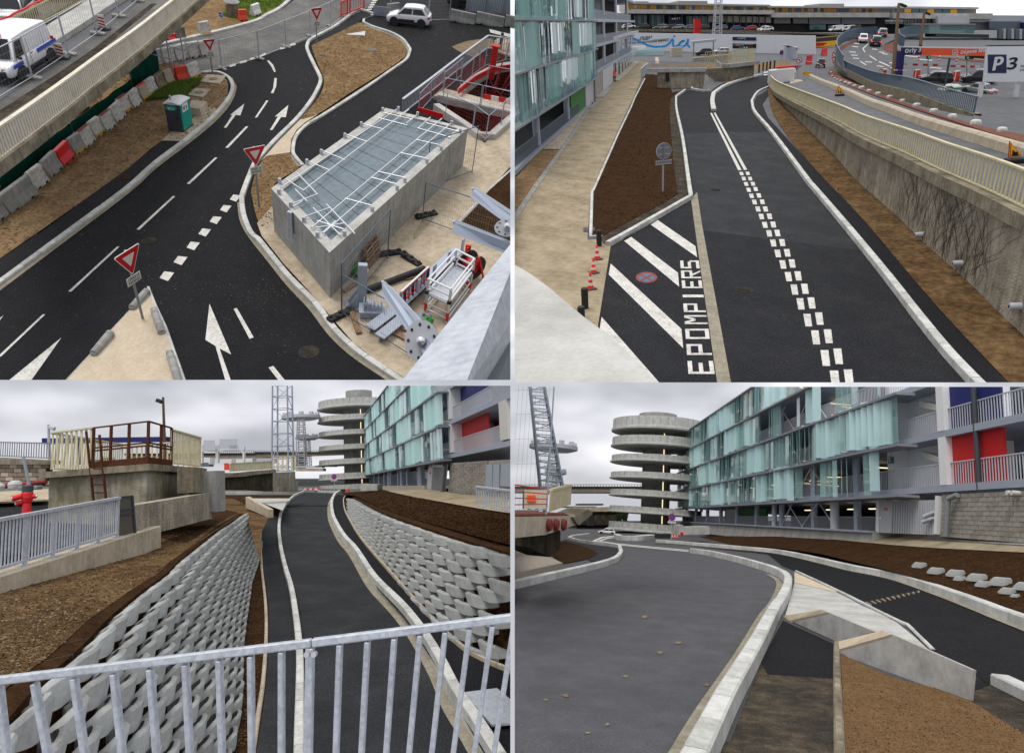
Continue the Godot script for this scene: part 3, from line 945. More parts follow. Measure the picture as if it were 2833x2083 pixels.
func fence(s:Site,called:String,label:String,category:String,pts:PackedVector3Array,h:float,step:float,wire:float,frame_m :="galvanised",wire_m :="mid_grey",feet :="",rows :=6,group :="")->Node3D:
	# a run of mesh panels: each bay has its posts and a wire mesh
	var o :=thing(s,called,label,category,pts[0],0,group)
	var p :=resample(pts,step)
	for i in p.size()-1:
		var a :=p[i]-pts[0];var b :=p[i+1]-pts[0];var d :=(b-a).normalized()*0.04;a+=d;b-=d;var U :=V3(0,h,0);var m :=mesh_();m.tube(L3([a,a+U,b+U,b]),.024,6);m.tube(L3([a+V3(0,.12,0),b+V3(0,.12,0)]),.02,6);part(o,"panel_frame",m,frame_m,s)
		if wire>0.0:
			var w :=mesh_();var n :=int(a.distance_to(b)/wire)
			for j in range(1,n):
				var c :=a.lerp(b,float(j)/n);w.bar(c+V3(0,.12,0),c+U,.005,.005,d)
			for j in range(1,rows):
				var y :=V3(0,h*j/rows,0);w.bar(a+y,b+y,.005,.005)
			var wm :=part(o,"wire_mesh",w,wire_m,s)
			if wm:wm.set_meta("kind","stuff")
		if feet:
			var f :=mesh_();f.box(Transform3D(look((b-a).cross(UP)),a+V3(0,.07,0)),V3(.7,.14,.24),.03);part(o,"foot_block",f,feet,s)
	return o
func jersey(s:Site,g:Plane_,label:String,a:Vector2,b:Vector2,m:String,h :=.8,foot :="",cap :="",called :="concrete_barrier",lift :=0.0):
	var p :=s.on(a,g,lift)
	var r :=s.on(b,g,lift)
	var l :=p.distance_to(r)
	var d :=(r-p).normalized()
	# the back of the barrier is away from the viewer
	var bk :=UP.cross(d)
	if bk.dot(p)<0:bk=-bk
	var o :=thing(s,called,label,"barrier",(p+r)*.5+bk*.28,yaw_of(d),"barriers along the works")
	var prof :=L2([V2(-.28,0),V2(.28,0),V2(.28,.12),V2(.14,h*.5),V2(.11,h-.03),V2(.08,h),V2(-.08,h),V2(-.11,h-.03),V2(-.14,h*.5),V2(-.28,.12)])
	var t :=TF(Basis(V3(0,0,1),V3(0,1,0),V3(-1,0,0)),V3())
	var bm :=mesh_()
	bm.prism(prof,t,-l/2+.02,l/2-.02)
	part(o,"body",bm,m)
	if foot:
		var f :=mesh_()
		for sg in [-1,1]:f.block(V3(0,.10,sg*.272),V3(l-.05,.17,.03),.01)
		part(o,"painted_foot",f,foot)
	if cap:
		pb_(o,"painted_cap",cap,V3(0,h+.0,0),V3(l*.9,.03,.17),.01)
	var sl :=mesh_()
	for sg in [-1,1]:sl.block(V3(sg*l*.28,.05,-.0),V3(.18,.1,.575))
	part(o,"fork_slot",sl,"charcoal")
func bollard(s:Site,label:String,p:Vector3,h:float,r:float,m :="anthracite",band :=false):
	var o :=thing(s,"bollard",label,"bollard",p,0,"bollards")
	pl_(o,"post",m,[[r,0],[r,h-r*.35],[r*.86,h],[0,h]],Transform3D(),16)
	pl_(o,"band","white" if band else "charcoal",[[r*1.03,h*.78],[r*1.05,h*.79],[r*1.05,h*.83],[r*1.03,h*.84]],Transform3D(),16)
func cone_(s:Site,label:String,p:Vector3,h:float):
	var o :=thing(s,"traffic_cone",label,"traffic cone",p,0.4,"traffic cones")
	pb_(o,"base","dark_grey",V3(0,h*.03,0),V3(h*.58,h*.06,h*.58),h*.015)
	var y :=[.06,.24,.40,.58,.76,1.0]
	for i in 5:
		var c :=mesh_();var r0:float=h*lerpf(.20,.045,y[i]);var r1:float=h*lerpf(.20,.045,y[i+1]);c.lathe([[r0,h*y[i]],[r1,h*y[i+1]],[0.0,h*y[i+1]]],Transform3D(),16);part(o,["orange_band","white_band"][i % 2],c,["cone_orange","white"][i % 2])
func marks(s:Site,g:Plane_,called:String,label:String,polys:Array,m :="paint",piece :="marking_dash",lift :=.012):
	var p0 :=s.on(polys[0][0],g,lift)
	var o :=base(s,called,label,p0)
	for e in polys:
		var b :=mesh_();var v :=s.on_all(e,g,lift)
		for i in v.size():v[i]-=p0
		b.fan(v,s.R.inverse()*g.n.normalized());part(o,piece,b,m,s)
func line_quad(a:Vector2,b:Vector2,w:float)->PackedVector2Array:
	var n :=(b-a).orthogonal().normalized()*w*.5
	return L2([a+n,b+n,b-n,a-n])
func manhole(s:Site,g:Plane_,label:String,c:Vector2,r_px:float,m :="asphalt_dusty",lift :=.012):
	var p :=s.on(c,g,lift)
	var r :=r_px*s.depth(p)/F
	var o :=base(s,"manhole_cover",label,p)
	o.transform=s.frame*Transform3D(look(s.R.inverse()*V3(1,-g.n.x,0),s.R.inverse()*g.n.normalized()),p)
	pl_S(o,"ring","charcoal",[[r,-.01],[r,.004],[r*.93,.004],[r*.93,-.004]],Transform3D(),28)
	var d :=mesh_()
	d.lathe([[r*.9,.002],[0,.004]],Transform3D(),28)
	for i in range(-4,5):
		var w :=sqrt(maxf(0.0,.74-pow(i/5.0,2)))*r
		if w>r*.1:d.block(V3(0,.006,i*r/5.0),V3(w*2,.008,r*.06))
	part(o,"lid",d,m,s)
func flakes(s:Site,g:Plane_,label:String,spots:Array,lift :=.013): # dried mortar and dust trodden onto the asphalt, thinning out from each spot
	var o :=[]
	for e in spots:
		for i in e[4]:
			var c :=q(e[0],e[1],e[2])+V2(rng.randfn()*e[3],rng.randfn()*e[3]*.45);var p :=s.on(c,g,lift);var ok :=s.depth(p)<90.0
			for cp in s.cuts:
				if cp.dot(p)<.05:ok=false
			var r :=s.depth(p)/687.0*rr(.12,.55)*pow(rng.randf(),2.0)
			if ok:o.append(TF(Basis(UP,rng.randf()*6).scaled(V3(r*rr(.7,1.6),.002,r)),p))
	scatter(s,"dust",label,pebble("dust",9),o)
func stairs_shell()->MB: # one planter block of the retaining walls: a U of concrete, open at the back, its rim dipping to the sides
	var b :=mesh_()
	var n :=12
	var outr :=[]
	for i in n+1:
		var a :=PI*i/n;var x :=-signf(cos(a))*pow(absf(cos(a)),.55)*.5;var z :=pow(sin(a),.55)*.46;var dip :=pow(clampf(1.0-z/.40,0,1),.8);outr.append([V2(x,z),V2(x*.80,z*.84-.02),.47-.34*dip,-.02])
	for i in n:
		var e:Array=outr[i];var f:Array=outr[i+1]
		var P :=func(v:Vector2,y:float)->Vector3:return V3(v.x,y,v.y)
		var ne :=V3(e[0].x*.84,0.1,e[0].y*1.2+.1).normalized();var nf :=V3(f[0].x*.84,0.1,f[0].y*1.2+.1).normalized();var eo :=(e[0] as Vector2)*V2(.93,.90);var fo :=(f[0] as Vector2)*V2(.93,.90);b.quadn(P.call(eo,e[3]),P.call(fo,f[3]),P.call(f[0],f[2]-.05),P.call(e[0],e[2]-.05),ne,nf,nf,ne);var m1 :=(e[0] as Vector2).lerp(e[1],.35)
		var m2 :=(f[0] as Vector2).lerp(f[1],.35);b.quad(P.call(e[0],e[2]-.05),P.call(f[0],f[2]-.05),P.call(m2,f[2]),P.call(m1,e[2]));b.quad(P.call(m1,e[2]),P.call(m2,f[2]),P.call(f[1],f[2]-.01),P.call(e[1],e[2]-.01));b.quad(P.call(e[1],e[2]-.01),P.call(f[1],f[2]-.01),P.call(f[1],f[3]),P.call(e[1],e[3]))
	return b

# ================================================================ the slip road with the concrete box, seen from above
func build_a():
	var s :=SA
	var g :=ground(-643,20.5,.1,706)
	var gn :=s.R.inverse()*g.n.normalized()
	# ground, with a notch where the pits are dug
	var pit :=qs(["A2",2300,560,2207,590,2040,625,1770,800,1590,950,1860,1130,1985,1222,2140,1085,2300,960])
	var all :=L2([V2(-300,-300),V2(1500,-300)])
	all.append_array(pit)
	all.append_array(L2([V2(1500,1200),V2(-300,1200)]))
	lay(s,"road","fresh black asphalt of the slip road curving past the concrete box",sheet(s,g,all,0.0,4.0),"asphalt_fresh")
	var pb :=mesh_()
	var pv :=s.on_all(pit,g,0.0)
	for i in pv.size()-1:pb.quad(pv[i]-gn*4,pv[i],pv[i+1],pv[i+1]-gn*4)
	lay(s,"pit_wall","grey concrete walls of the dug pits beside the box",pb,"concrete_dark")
	var pf :=PackedVector3Array()
	for p in pv:pf.append(p-gn*3.5)
	var pfb :=mesh_()
	pfb.fan(pf,gn)
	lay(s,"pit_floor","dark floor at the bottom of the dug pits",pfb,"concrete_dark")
	# old road behind the fence
	lay(s,"old_road","worn grey old road behind the site fence",sheet(s,g,qs(["A1",1330,420,1600,345,1900,275,2207,190,"A2",120,135,240,75,420,-60,1110,-60,1020,45,730,190,660,250,440,345,350,380,180,440,0,505,"A1",2000,560,1740,625,1500,690,1300,720]),.006),"asphalt_worn")
	lay(s,"side_road","grey road with passing cars beyond the viaduct railing",sheet(s,g,qs(["A1",-900,-900,900,-900,640,0,0,400,-900,900]),.006),"asphalt_grey")
	lay(s,"dirt_verge","bare brown verge beyond the parked road at top left",sheet(s,g,qs(["A1",-900,-900,500,-900,330,-60,0,130,-900,600]),.012),"soil_light")
	# upper verge with grass
	var up1 :=sq(["A1",1330,395,1600,330,1900,262,2207,178,"A2",100,125,220,60,370,-60,"A1",1800,-160,1500,150],false,3)
	lay(s,"verge","brown earth verge with a strip of grass past the old road",sheet(s,g,up1,.02),"soil_light")
	kerb(s,"kerb","pale kerb stones edging the upper brown verge",s.on_all(sq(["A1",1350,405,1600,345,1900,275,2207,190,"A2",120,135,240,70,380,-60]),g),.3,.12,1.2,"kerb")
	var gr1 :=qs(["A1",1900,130,2000,40,2230,-90,"A2",290,-60,240,30,60,120,"A1",2207,165,2050,170])
	lay(s,"grass_patch","green grass on the upper brown verge",sheet(s,g,gr1,.026),"grass_ground")
	# left island
	var isl :=sq(["A1",1735,640,1880,640,1955,690,1965,760,1940,860,1850,970,1560,1220,1390,1215,1100,1450,820,1652,"A3",850,0,0,590,-900,1180,-900,200,0,-150,"A1",300,1100,1100,560,1400,480],false,3)
	lay(s,"earth_strip","stony brown earth strip between the viaduct and the new kerb",sheet(s,g,isl,.10),"soil_stony")
	lay(s,"footpath","narrow black asphalt footpath along the left kerb",sheet(s,g,qs(["A1",1395,1215,1552,1217,1340,1400,1040,1640,"A3",1055,0,500,400,0,775,-300,985,-300,810,0,597,400,330,850,0,"A1",1100,1450]),.115),"asphalt")
	lay(s,"sand_strip","pale sandy strip beside the kerb near the toilet cabin",sheet(s,g,qs(["A1",1640,970,1800,925,1850,930,1870,960,1560,1216,1390,1210,1470,1140,1640,1060]),.113),"sand_yard")
	var gr2 :=sq(["A1",1260,870,1370,780,1500,720,1740,680,1700,740,1640,770,1600,860,1430,850],true,3)
	lay(s,"grass_strip","green grass growing beside the row of barriers",sheet(s,g,gr2,.112),"grass_ground")
	var gm :=mesh_()
	for i in 5:
		var a :=i*1.3;gm.tri(V3(cos(a)*.05,0,sin(a)*.05),V3(cos(a+.5)*.06,0,sin(a+.5)*.06),V3(cos(a+.2)*.14,.18,sin(a+.2)*.14))
	var gmesh :=gm.mesh(M.grass_blade)
	var tufts :=[]
	for e in [[gr1,.026,900],[gr2,.112,1600]]:
		for t in in_poly(s,g,e[0],e[2],e[1],.8,1.5,1.0):tufts.append(TF(Basis(UP,rng.randf()*6.0)*rr(.6,1.4),t.origin))
	scatter(s,"grass","short green grass tufts on the two verges",gmesh,tufts)
	var peb :=pebble("dust",3)
	scatter(s,"gravel","loose pale stones strewn over the left earth strip",peb,in_poly(s,g,isl,5200,.11,.025,.13))
	kerb(s,"kerb","long grey kerb of the left earth strip curving up to the give way line",s.on_all(sq(["A3",-300,1040,0,832,500,460,1090,20,"A1",1340,1430,1600,1230,1800,1065,1930,930,2000,830,2020,750,1990,680,1930,640,1860,622,1740,625]),g),.22,.13,1.0,"kerb")
	lay(s,"gutter","pale concrete gutter along the left kerb",ribbon(s.on_all(sq(["A3",-300,1085,0,868,500,492,1110,30,"A1",1340,1455,1610,1250,1820,1080,1950,945,2015,840,2040,750,2000,670]),g),.28,.006),"gutter")
	# central teardrop island and its tail
	var soil :=sq(["A2",892,198,700,290,490,392,508,460,560,590,597,690,580,780,520,880,390,1028,540,985,800,815,1000,690,1180,575,1285,495,1315,430,1260,350,1150,290,1000,240,918,195],true,4)
	lay(s,"planting_bed","teardrop bed of raked brown earth between the two lanes",sheet(s,g,soil,.14),"soil_light")
	scatter(s,"earth_clods","small clods on the teardrop bed",pebble("soil_light",8),in_poly(s,g,soil,2600,.15,.02,.09))
	lay(s,"footpath","black asphalt path at the tip of the teardrop island",sheet(s,g,qs(["A2",490,390,892,198,920,165,1010,130,930,105,880,110,700,245,510,350]),.13),"asphalt")
	lay(s,"resin_tail","pale resin bound tail of the traffic island",sheet(s,g,qs(["A2",392,1030,545,985,440,1050,360,1120,315,1200,305,1313,105,1342,50,1390,200,1222]),.135),"resin")
	var bed2 :=sq(["A2",105,1342,300,1316,320,1370,385,1450,200,1560,140,1640,"A4",175,290,100,350,40,290,5,200,"A3",2170,60,2165,0,"A2",20,1450],true,3)
	lay(s,"planting_bed","small brown earth bed beside the concrete box",sheet(s,g,bed2,.13),"soil_light")
	scatter(s,"earth_clods","small clods on the bed beside the box",pebble("soil_light",18),in_poly(s,g,bed2,900,.14,.015,.07))
	kerb(s,"kerb","white kerb along the left side of the traffic island",s.on_all(sq(["A2",1020,128,930,98,880,104,700,240,505,345,470,395,470,440,520,550,575,660,585,710,565,770,505,880,385,1035,200,1220,60,1375,10,1450,"A3",2120,40,2108,110,2130,250,2190,390,"A4",50,430,180,590,340,780,550,990,720,1215,900,1385,1100,1525,1290,1652,1500,1790]),g),-.24,.16,1.0,"kerb")
	lay(s,"gutter","tan concrete gutter along the yard kerb",ribbon(s.on_all(sq(["A3",2098,110,2120,260,"A4",0,400,160,600,330,810,520,1010,700,1240,880,1405,1100,1555,1270,1665]),g),-.28,.006),"gutter")
	kerb(s,"kerb","grey kerb along the right side of the traffic island",s.on_all(sq(["A2",1010,132,935,160,925,195,1010,235,1160,283,1270,345,1332,430,1300,510,1190,590,900,790,560,1005,440,1075,340,1180,312,1310,340,1370,400,1440]),g),.2,.13,1.0,"kerb")
	lay(s,"gutter","tan gutter along the right side of the traffic island",ribbon(s.on_all(sq(["A2",940,205,1160,288,1275,350,1345,430,1312,520,1200,605,900,805,560,1028,450,1095,360,1190,335,1310,360,1370,415,1430]),g),-.3,.006),"gutter")
	# concrete yard to the right
	lay(s,"yard","sandy concrete yard around the concrete box",sheet(s,g,qs(["A4",20,290,60,400,250,640,480,890,660,1100,850,1320,1060,1480,1270,1610,1400,1740,2500,1740,2500,-500,"A2",2207,1030,1985,1232,1860,1140,1700,1200,300,1600]),.135),"sand_yard")
	lay(s,"earth_bed","dark brown earth bed at the right edge of the yard",sheet(s,g,qs(["A4",1780,285,1925,130,2010,25,2400,-420,2400,560,2130,440]),.15),"soil_dark")
	kerb(s,"kerb","thin kerb edging the dark bed in the yard",s.on_all(qs(["A4",1770,290,1930,115,2015,20,2250,-190]),g,.135),.12,.04,1.0,"kerb")
	lay(s,"sand_patch","sandy mud spread over the asphalt near the bollard",sheet(s,g,sq(["A2",1700,400,1850,350,2050,330,2070,400,1990,430,1880,490,1760,440],true,3),.006),"dust")
	lay(s,"pavement","pale pavement corner by the bollard",sheet(s,g,sq(["A2",2065,430,2070,350,2120,325,2300,340,2300,520,2207,480],false,3),.12,.15),"sand_yard")
	# triangular island
	lay(s,"traffic_island","triangular resin gravel island between the merging lanes",sheet(s,g,qs(["A3",1287,848,1345,1000,1430,1190,1610,1700,520,1700,760,1440,950,1220,1130,1030]),.05,.06),"resin")
	kerb(s,"kerb","thin white edge on the right of the triangular island",s.on_all(qs(["A3",1620,1700,1440,1190,1350,1000,1287,842]),g),.10,.07,1.0,"kerb")
	kerb(s,"kerb","thin white edge on the left of the triangular island",s.on_all(qs(["A3",1280,845,1130,1025,950,1215,760,1435,510,1700]),g),.06,.06,1.0,"kerb")
	var ks :=[["A3",1130,1040,1275,890,"grey concrete block kerb at the tip of the triangular island"],["A3",800,1435,965,1250,"grey concrete block kerb low on the left edge of the triangular island"],["A3",1395,1250,1330,1060,"grey concrete block kerb on the upper right edge of the triangular island"],["A3",1545,1690,1465,1430,"grey concrete block kerb low on the right edge of the triangular island"]]
	for e in ks:
		var a :=s.on(q(e[0],e[1],e[2]),g,.05);var b :=s.on(q(e[0],e[3],e[4]),g,.05);var o :=thing(s,"kerb_block",e[5],"kerb block",(a+b)*.5,yaw_of(b-a),"block kerbs on the triangular island");var m :=mesh_();var l :=a.distance_to(b);m.prism(L2([V2(-.13,0),V2(.13,0),V2(.12,.16),V2(.06,.22),V2(-.06,.22),V2(-.12,.16)]),TF(Basis(V3(0,0,1),V3(0,1,0),V3(-1,0,0)),V3()),-l/2+.06,l/2-.06)
		m.block(V3(0,.08,0),V3(l,.15,.22),.03);part(o,"body",m,"concrete",s)
	# road markings
	var dash :=[]
	for e in [["A3",597,880,1017,492],["A3",-10,1440,375,1077],["A3",1185,346,1497,58],["A1",1620,1585,1862,1358],["A1",1952,1274,2128,1090]]:
		var a :=q(e[0],e[1],e[2]);var b :=q(e[0],e[3],e[4]);var wv :=V2(13,1)*.3208;dash.append(L2([a-wv,b-wv*.8,b+wv*.8,a+wv]))
	for e in [["A2",0,1015,100,865,118,868,20,1012],["A2",138,802,158,760,170,672,190,673,185,745,160,803],["A2",105,522,122,520,160,560,182,617,168,621,140,570]]:dash.append(qs(e))
	for e in [["A3",2012,1030,2040,1022,2185,1275,2150,1290],["A4",118,1535,160,1522,272,1660,215,1660]]:dash.append(qs(e))
	marks(s,g,"lane_dashes","white dashed lane lines on the fresh slip road",dash)
	var sq :=[]
	for e in [[2020,72],[1937,163],[1850,262],[1755,368],[1655,484],[1545,610],[1427,745]]:
		var k :=lerpf(.75,1.0,(e[1]-72)/673.0);sq.append(qs(["A3",e[0]-55*k,e[1]+18*k,e[0]-15*k,e[1]-38*k,e[0]+72*k,e[1]-28*k,e[0]+18*k,e[1]+45*k]))
	marks(s,g,"give_way_squares","broken white squares of the give way line",sq,"paint","marking_square")
	var bar :=[]
	for e in [[35,490,95,460],[220,415,272,402],[303,385,352,375]]:bar.append(line_quad(q("A2",e[0],e[1]+3),q("A2",e[2],e[3]+3),5.5))
	for e in [[1975,570,2030,555],[2065,540,2125,525],[2155,510,2207,495]]:bar.append(line_quad(q("A1",e[0],e[1]),q("A1",e[2],e[3]),5.5))
	for i in 7:bar.append(line_quad(q("A2",968+i*12.0,82-i*19.0),q("A2",1010+i*12.0,78-i*19.0),3.2))
	marks(s,g,"stop_bars","white bars where the slip road meets the old road",bar,"paint","marking_bar")
	for e in [["white turn arrow beside the toilet cabin on the slip road",["A1",1928,1100,2000,993,1982,990,2105,893,2070,995,2030,990,1950,1100]],["white turn arrow closest to the resin tail on the slip road",["A2",130,1120,200,1005,175,1003,290,905,268,1010,228,1008,153,1120]],["big worn white arrow pointing up between the triangular island and yard kerb",["A3",1803,985,1990,1422,1890,1372,2000,1680,1950,1680,1855,1350,1768,1297]],["big white arrow head at the lower left corner of the slip road",["A3",525,1277,240,1680,30,1680]],["white arrow on the asphalt right of the parked white car",["A2",2025,250,2140,278,2250,300,2250,330,2110,300,2035,280]],["white arrow tip painted at the left edge of the slip road",["A3",-60,1150,25,1085,-60,1200]]]:
		lay(s,"arrow_marking",e[0],sheet(s,g,qs(e[1]),.012),"paint")
	lay(s,"arrow_plate","white triangular slab lying on the teardrop bed",sheet(s,g,qs(["A2",780,295,955,266,950,305]),.17,.04),"kerb")
	for e in [["round cover in the slip road behind the nearest give way sign",q("A3",1278,440),19.0],["large round cover near the yard kerb",q("A4",468,1400),28.0]]:manhole(s,g,e[0],e[1],e[2])
	manhole(s,g,"rusty round cover in the narrow footpath",q("A1",1073,1521),17.0,"rust",.125)
	for e in [["small square cover sunk in the middle of the teardrop bed",["A2",985,420,1010,412,1055,420,1040,440,972,440]],["dark grating sunk in the left side of the teardrop bed",["A2",562,458,608,458,600,475,552,475]]]:lay(s,"cover",e[0],sheet(s,g,qs(e[1]),.17),"asphalt_worn")
	var dusts :=[[["A2",240,560,380,530,500,620,560,720,520,780,400,640],"dust"]]
	flakes(s,g,"pale dust and mortar flecks on the fresh slip road",[["A3",600,700,190,1500],["A3",1300,500,200,1200],["A3",1800,800,160,1200],["A4",250,1250,90,400],["A1",1800,1350,120,700],["A2",500,700,60,600],["A2",1000,900,120,900],["A2",1600,350,90,900],["A2",1900,420,50,600],["A4",120,900,50,400]])
	# inspection chambers on the left island
	for e in [["square inspection slab at the tip of the earth strip",["A1",1720,700,1780,642,1945,650,1890,720]],["square inspection slab in the middle of the earth strip",["A1",1615,815,1680,757,1812,768,1745,835]]]:
		lay(s,"inspection_slab",e[0],sheet(s,g,qs(e[1]),.17,.08),"concrete_tan");var c :=V2()
		for v in qs(e[1]):c+=v*.25
		manhole(s,g,"round lid on the "+e[0],c,11.0,"concrete_tan",.18)
	var blk :=qs(["A1",1620,965,1650,862,1780,875,1745,985])
	lay(s,"concrete_base","raised square concrete base beside the toilet cabin",sheet(s,g,qs(["A1",1625,925,1650,860,1782,873,1720,938]),.55,.45),"concrete_tan")
	# ---- viaduct
	var edge :=sq(["A1",-320,1640,0,1400,330,1150,640,905,900,692,1200,455,1500,195,1740,-15,2000,-260],false,4)
	var inner :=qs(["A1",2000,-320,1740,-70,"A1",1000,-340,760,0,400,210,0,420,-320,600])
	var deck :=edge.duplicate()
	deck.append_array(inner)
	lay(s,"viaduct_deck","worn asphalt deck of the old viaduct with brown wheel tracks",sheet(s,g,deck,5.0,.3),"asphalt_worn")
	var ev :=s.on_all(edge,g,5.0)
	var lip :=mesh_()
	var outl :=offset(ev,-.12)
	for i in ev.size()-1:
		var d :=V3(0,-.32,0);lip.quad(outl[i]+d,outl[i+1]+d,outl[i+1]+V3(0,.12,0),outl[i]+V3(0,.12,0));lip.quad(outl[i]+V3(0,.12,0),outl[i+1]+V3(0,.12,0),ev[i+1]+V3(0,.16,0),ev[i]+V3(0,.16,0))
	lay(s,"viaduct_edge","stained concrete edge beam of the old viaduct",lip,"concrete_old")
	for w in [["brown wheel track on the viaduct deck",["A1",-100,1010,480,640,800,420,1300,30,1350,30,860,440,520,690,-100,1090]]]:lay(s,"wheel_track",w[0],sheet(s,g,qs(w[1]),5.01),"asphalt_dusty")
	# patch of clean asphalt under the parapet
	lay(s,"dark_lane","dark asphalt lane on the viaduct deck next to the van",sheet(s,g,qs(["A1",-320,1120,0,860,520,500,1000,160,1300,-60,1050,-60,500,345,200,560,-320,800]),5.006),"asphalt_grey")
	rs_(s,"viaduct_railing","long cream slatted railing on the near side of the viaduct",ev,1.05,.17,.085,"cream_pale","cream_pale")
	var e2 :=s.on_all(sq(["A1",-320,590,0,415,180,320,400,195,600,90,780,-20,1000,-180]),g,5.0)
	rs_(s,"viaduct_railing","far cream slatted railing of the viaduct with a red cable on top",e2,.95,.2,.08,"cream","cream")
	var cab :=PackedVector3Array()
	for p in e2:cab.append(p+V3(0,1.06-(.0 if cab.size() % 3 else .03),.05))
	var cb :=mesh_()
	cb.tube(cab,.045,6)
	lay(s,"red_cable","red cable laid along the far viaduct railing",cb,"red","thing","cable")
	lay(s,"concrete_margin","wide pale concrete margin on the far side of the viaduct deck",sheet(s,g,sq(["A1",350,255,480,165,700,30,800,-60,1120,-60,980,20,700,205,480,345,400,300],false,3),5.25,.25),"concrete_pale")
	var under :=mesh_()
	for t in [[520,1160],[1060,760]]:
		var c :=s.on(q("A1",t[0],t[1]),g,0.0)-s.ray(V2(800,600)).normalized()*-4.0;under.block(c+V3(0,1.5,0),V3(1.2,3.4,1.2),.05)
	lay(s,"viaduct_pier","concrete piers in the dark under the viaduct",under,"concrete_dark")  # dark concrete carries the shade under the deck in its colour
	# van and cars
	var v :=car_on(s,g,"white_van","white delivery van with blue side stripes parked on the viaduct",q("A1",212,692),q("A1",452,535),-1.0,0.0,"van","car_white",5.0,false,2.0,1.95)
	van_stripes(v)
	v.transform=v.transform.scaled_local(V3(1,.8,.92))
	car_on(s,g,"parked_car","silver crossover car with black roof driving beyond the viaduct railing",q("A1",232,192),q("A1",290,142),-1.0,4.2,"suv","car_silver",0.0,false,1.55)
	car_on(s,g,"parked_car","dark car cut by the top edge beyond the viaduct railing",q("A1",345,8),q("A1",440,8),-1.0,4.2,"hatch","car_black")
	car_on(s,g,"parked_car","white car at the top left corner",q("A1",30,28),q("A1",130,-30),-1.0,4.0,"hatch","car_white")
	var wc :=car_on(s,g,"parked_car","white compact car with black door trim parked by the grey hoarding",q("A2",1205,217),q("A2",1437,240),-1.0,0.0,"hatch","car_white",0.0,false,1.5)
	pb_(wc,"door_trim","charcoal",V3(.1,.48,-.885),V3(1.35,.17,.05),.03)
	car_on(s,g,"parked_car","black car behind the grey hoarding",q("A2",1800,70),q("A2",1900,80),-1.0,4.2,"hatch","car_black")
	# fence panels and chevron boards on the deck
	var fp :=[[-120,930],[155,770],[465,560],[725,385],[932,235],[1075,100],[1260,-40]]
	var fpts :=PackedVector3Array()
	for e in fp:fpts.append(s.on(q("A1",e[0],e[1]),g,5.0))
	fence(s,"site_fence","wire site fence along the middle of the viaduct deck","fence",fpts,1.7,3.4,.22,"galvanised","mid_grey","concrete")
	for e in [["red and white chevron board behind the van",[545,505,445,372]],["red and white chevron board past the van on the deck",[905,255,820,125]]]:
		var c:Array=e[1];var a :=s.on(q("A1",c[0]-20,c[1]),g,5.0);var h :=s.hgt(a,q("A1",c[2],c[3]));var o :=thing(s,"chevron_board",e[0],"warning board",a,.35,"chevron boards on the viaduct");pb_(o,"board","white",V3(0,h*.55,0),V3(.30,h*.9,.04),.01)
		for k in 4:
			var st :=mesh_();st.prism(L2([V2(-.15,h*(.16+k*.21)),V2(.15,h*(.07+k*.21)),V2(.15,h*(.17+k*.21)),V2(-.15,h*(.26+k*.21))]),Transform3D(),.02,.028);part(o,"red_stripe",st,"sign_red")
		pb_(o,"foot","dark_grey",V3(0,.07,0),V3(.7,.14,.4),.03)
	# signs
	give_way(s,g,"give way sign standing on the triangular gravel island",q("A3",945,595),q("A3",1158,462),q("A3",1228,1115),.05)
	give_way(s,g,"give way sign on the small bed beside the concrete box",q("A1",2085,1283),q("A2",75,1246),q("A4",38,148),.13)
	give_way(s,g,"give way sign at the left corner of the teardrop bed",q("A2",478,72),q("A2",577,60),q("A2",536,384),.14)
	give_way(s,g,"give way sign at the tip of the left earth strip",q("A1",1736,343),q("A1",1840,331),q("A1",1830,632),.1)
	var bs :=round_sign(s,"round_sign","round blue sign with a white right arrow on the upper verge",s.on(q("A1",1915,222),g,.02),q("A1",1902,125),7.2,"arrow",-.2)
	# barriers
	var n :=0
	var bl :=[["dirty white",318,1640,428,1562,"barrier_white","",""],["plain grey",440,1535,545,1445,"concrete","",""],["bright red plastic",552,1437,648,1355,"red_plastic","",""],["grey yellow footed",655,1342,750,1282,"concrete","yellow_dirty",""],["white maroon topped",742,1278,828,1212,"barrier_white","","brick_red"],["white yellow footed",832,1192,908,1140,"barrier_white","yellow_dirty",""],["white red topped",922,1137,1003,1080,"barrier_white","","brick_red"],["clean white",1010,1060,1088,1000,"barrier_white","",""],["white with maroon cap and ochre foot",1070,985,1145,938,"barrier_white","yellow_dirty","brick_red"],["white scuffed",1160,937,1228,885,"barrier_white","",""],["red topped yellow footed",1240,872,1308,832,"concrete_tan","yellow","red"],["white mottled",1300,825,1370,783,"barrier_white","",""],["grey with ochre foot",1378,780,1442,742,"concrete_old","yellow_dirty",""],["pale with ochre foot",1450,740,1512,712,"concrete_tan","yellow_dirty",""],["orange red plastic",1535,705,1642,685,"orange_red","",""],["white with dull ochre foot",1648,688,1738,650,"barrier_white","yellow_dirty",""]]
	for e in bl:
		jersey(s,g,"%s barrier, %s from the lower left below the viaduct" % [e[0],NTH[n]],q("A1",e[1],e[2]),q("A1",e[3],e[4]),e[5],.82,e[6],e[7],"plastic_barrier" if "plastic" in e[0] else "concrete_barrier",.1);n+=1
	jersey(s,g,"smooth light grey barrier at the lower left end of the row",q("A3",92,212),q("A3",335,45),"concrete",.9,"","","concrete_barrier",.1)
	jersey(s,g,"smooth light grey barrier cut by the left picture edge",q("A3",-180,420),q("A3",80,225),"concrete",.9,"","","concrete_barrier",.1)
	n=0
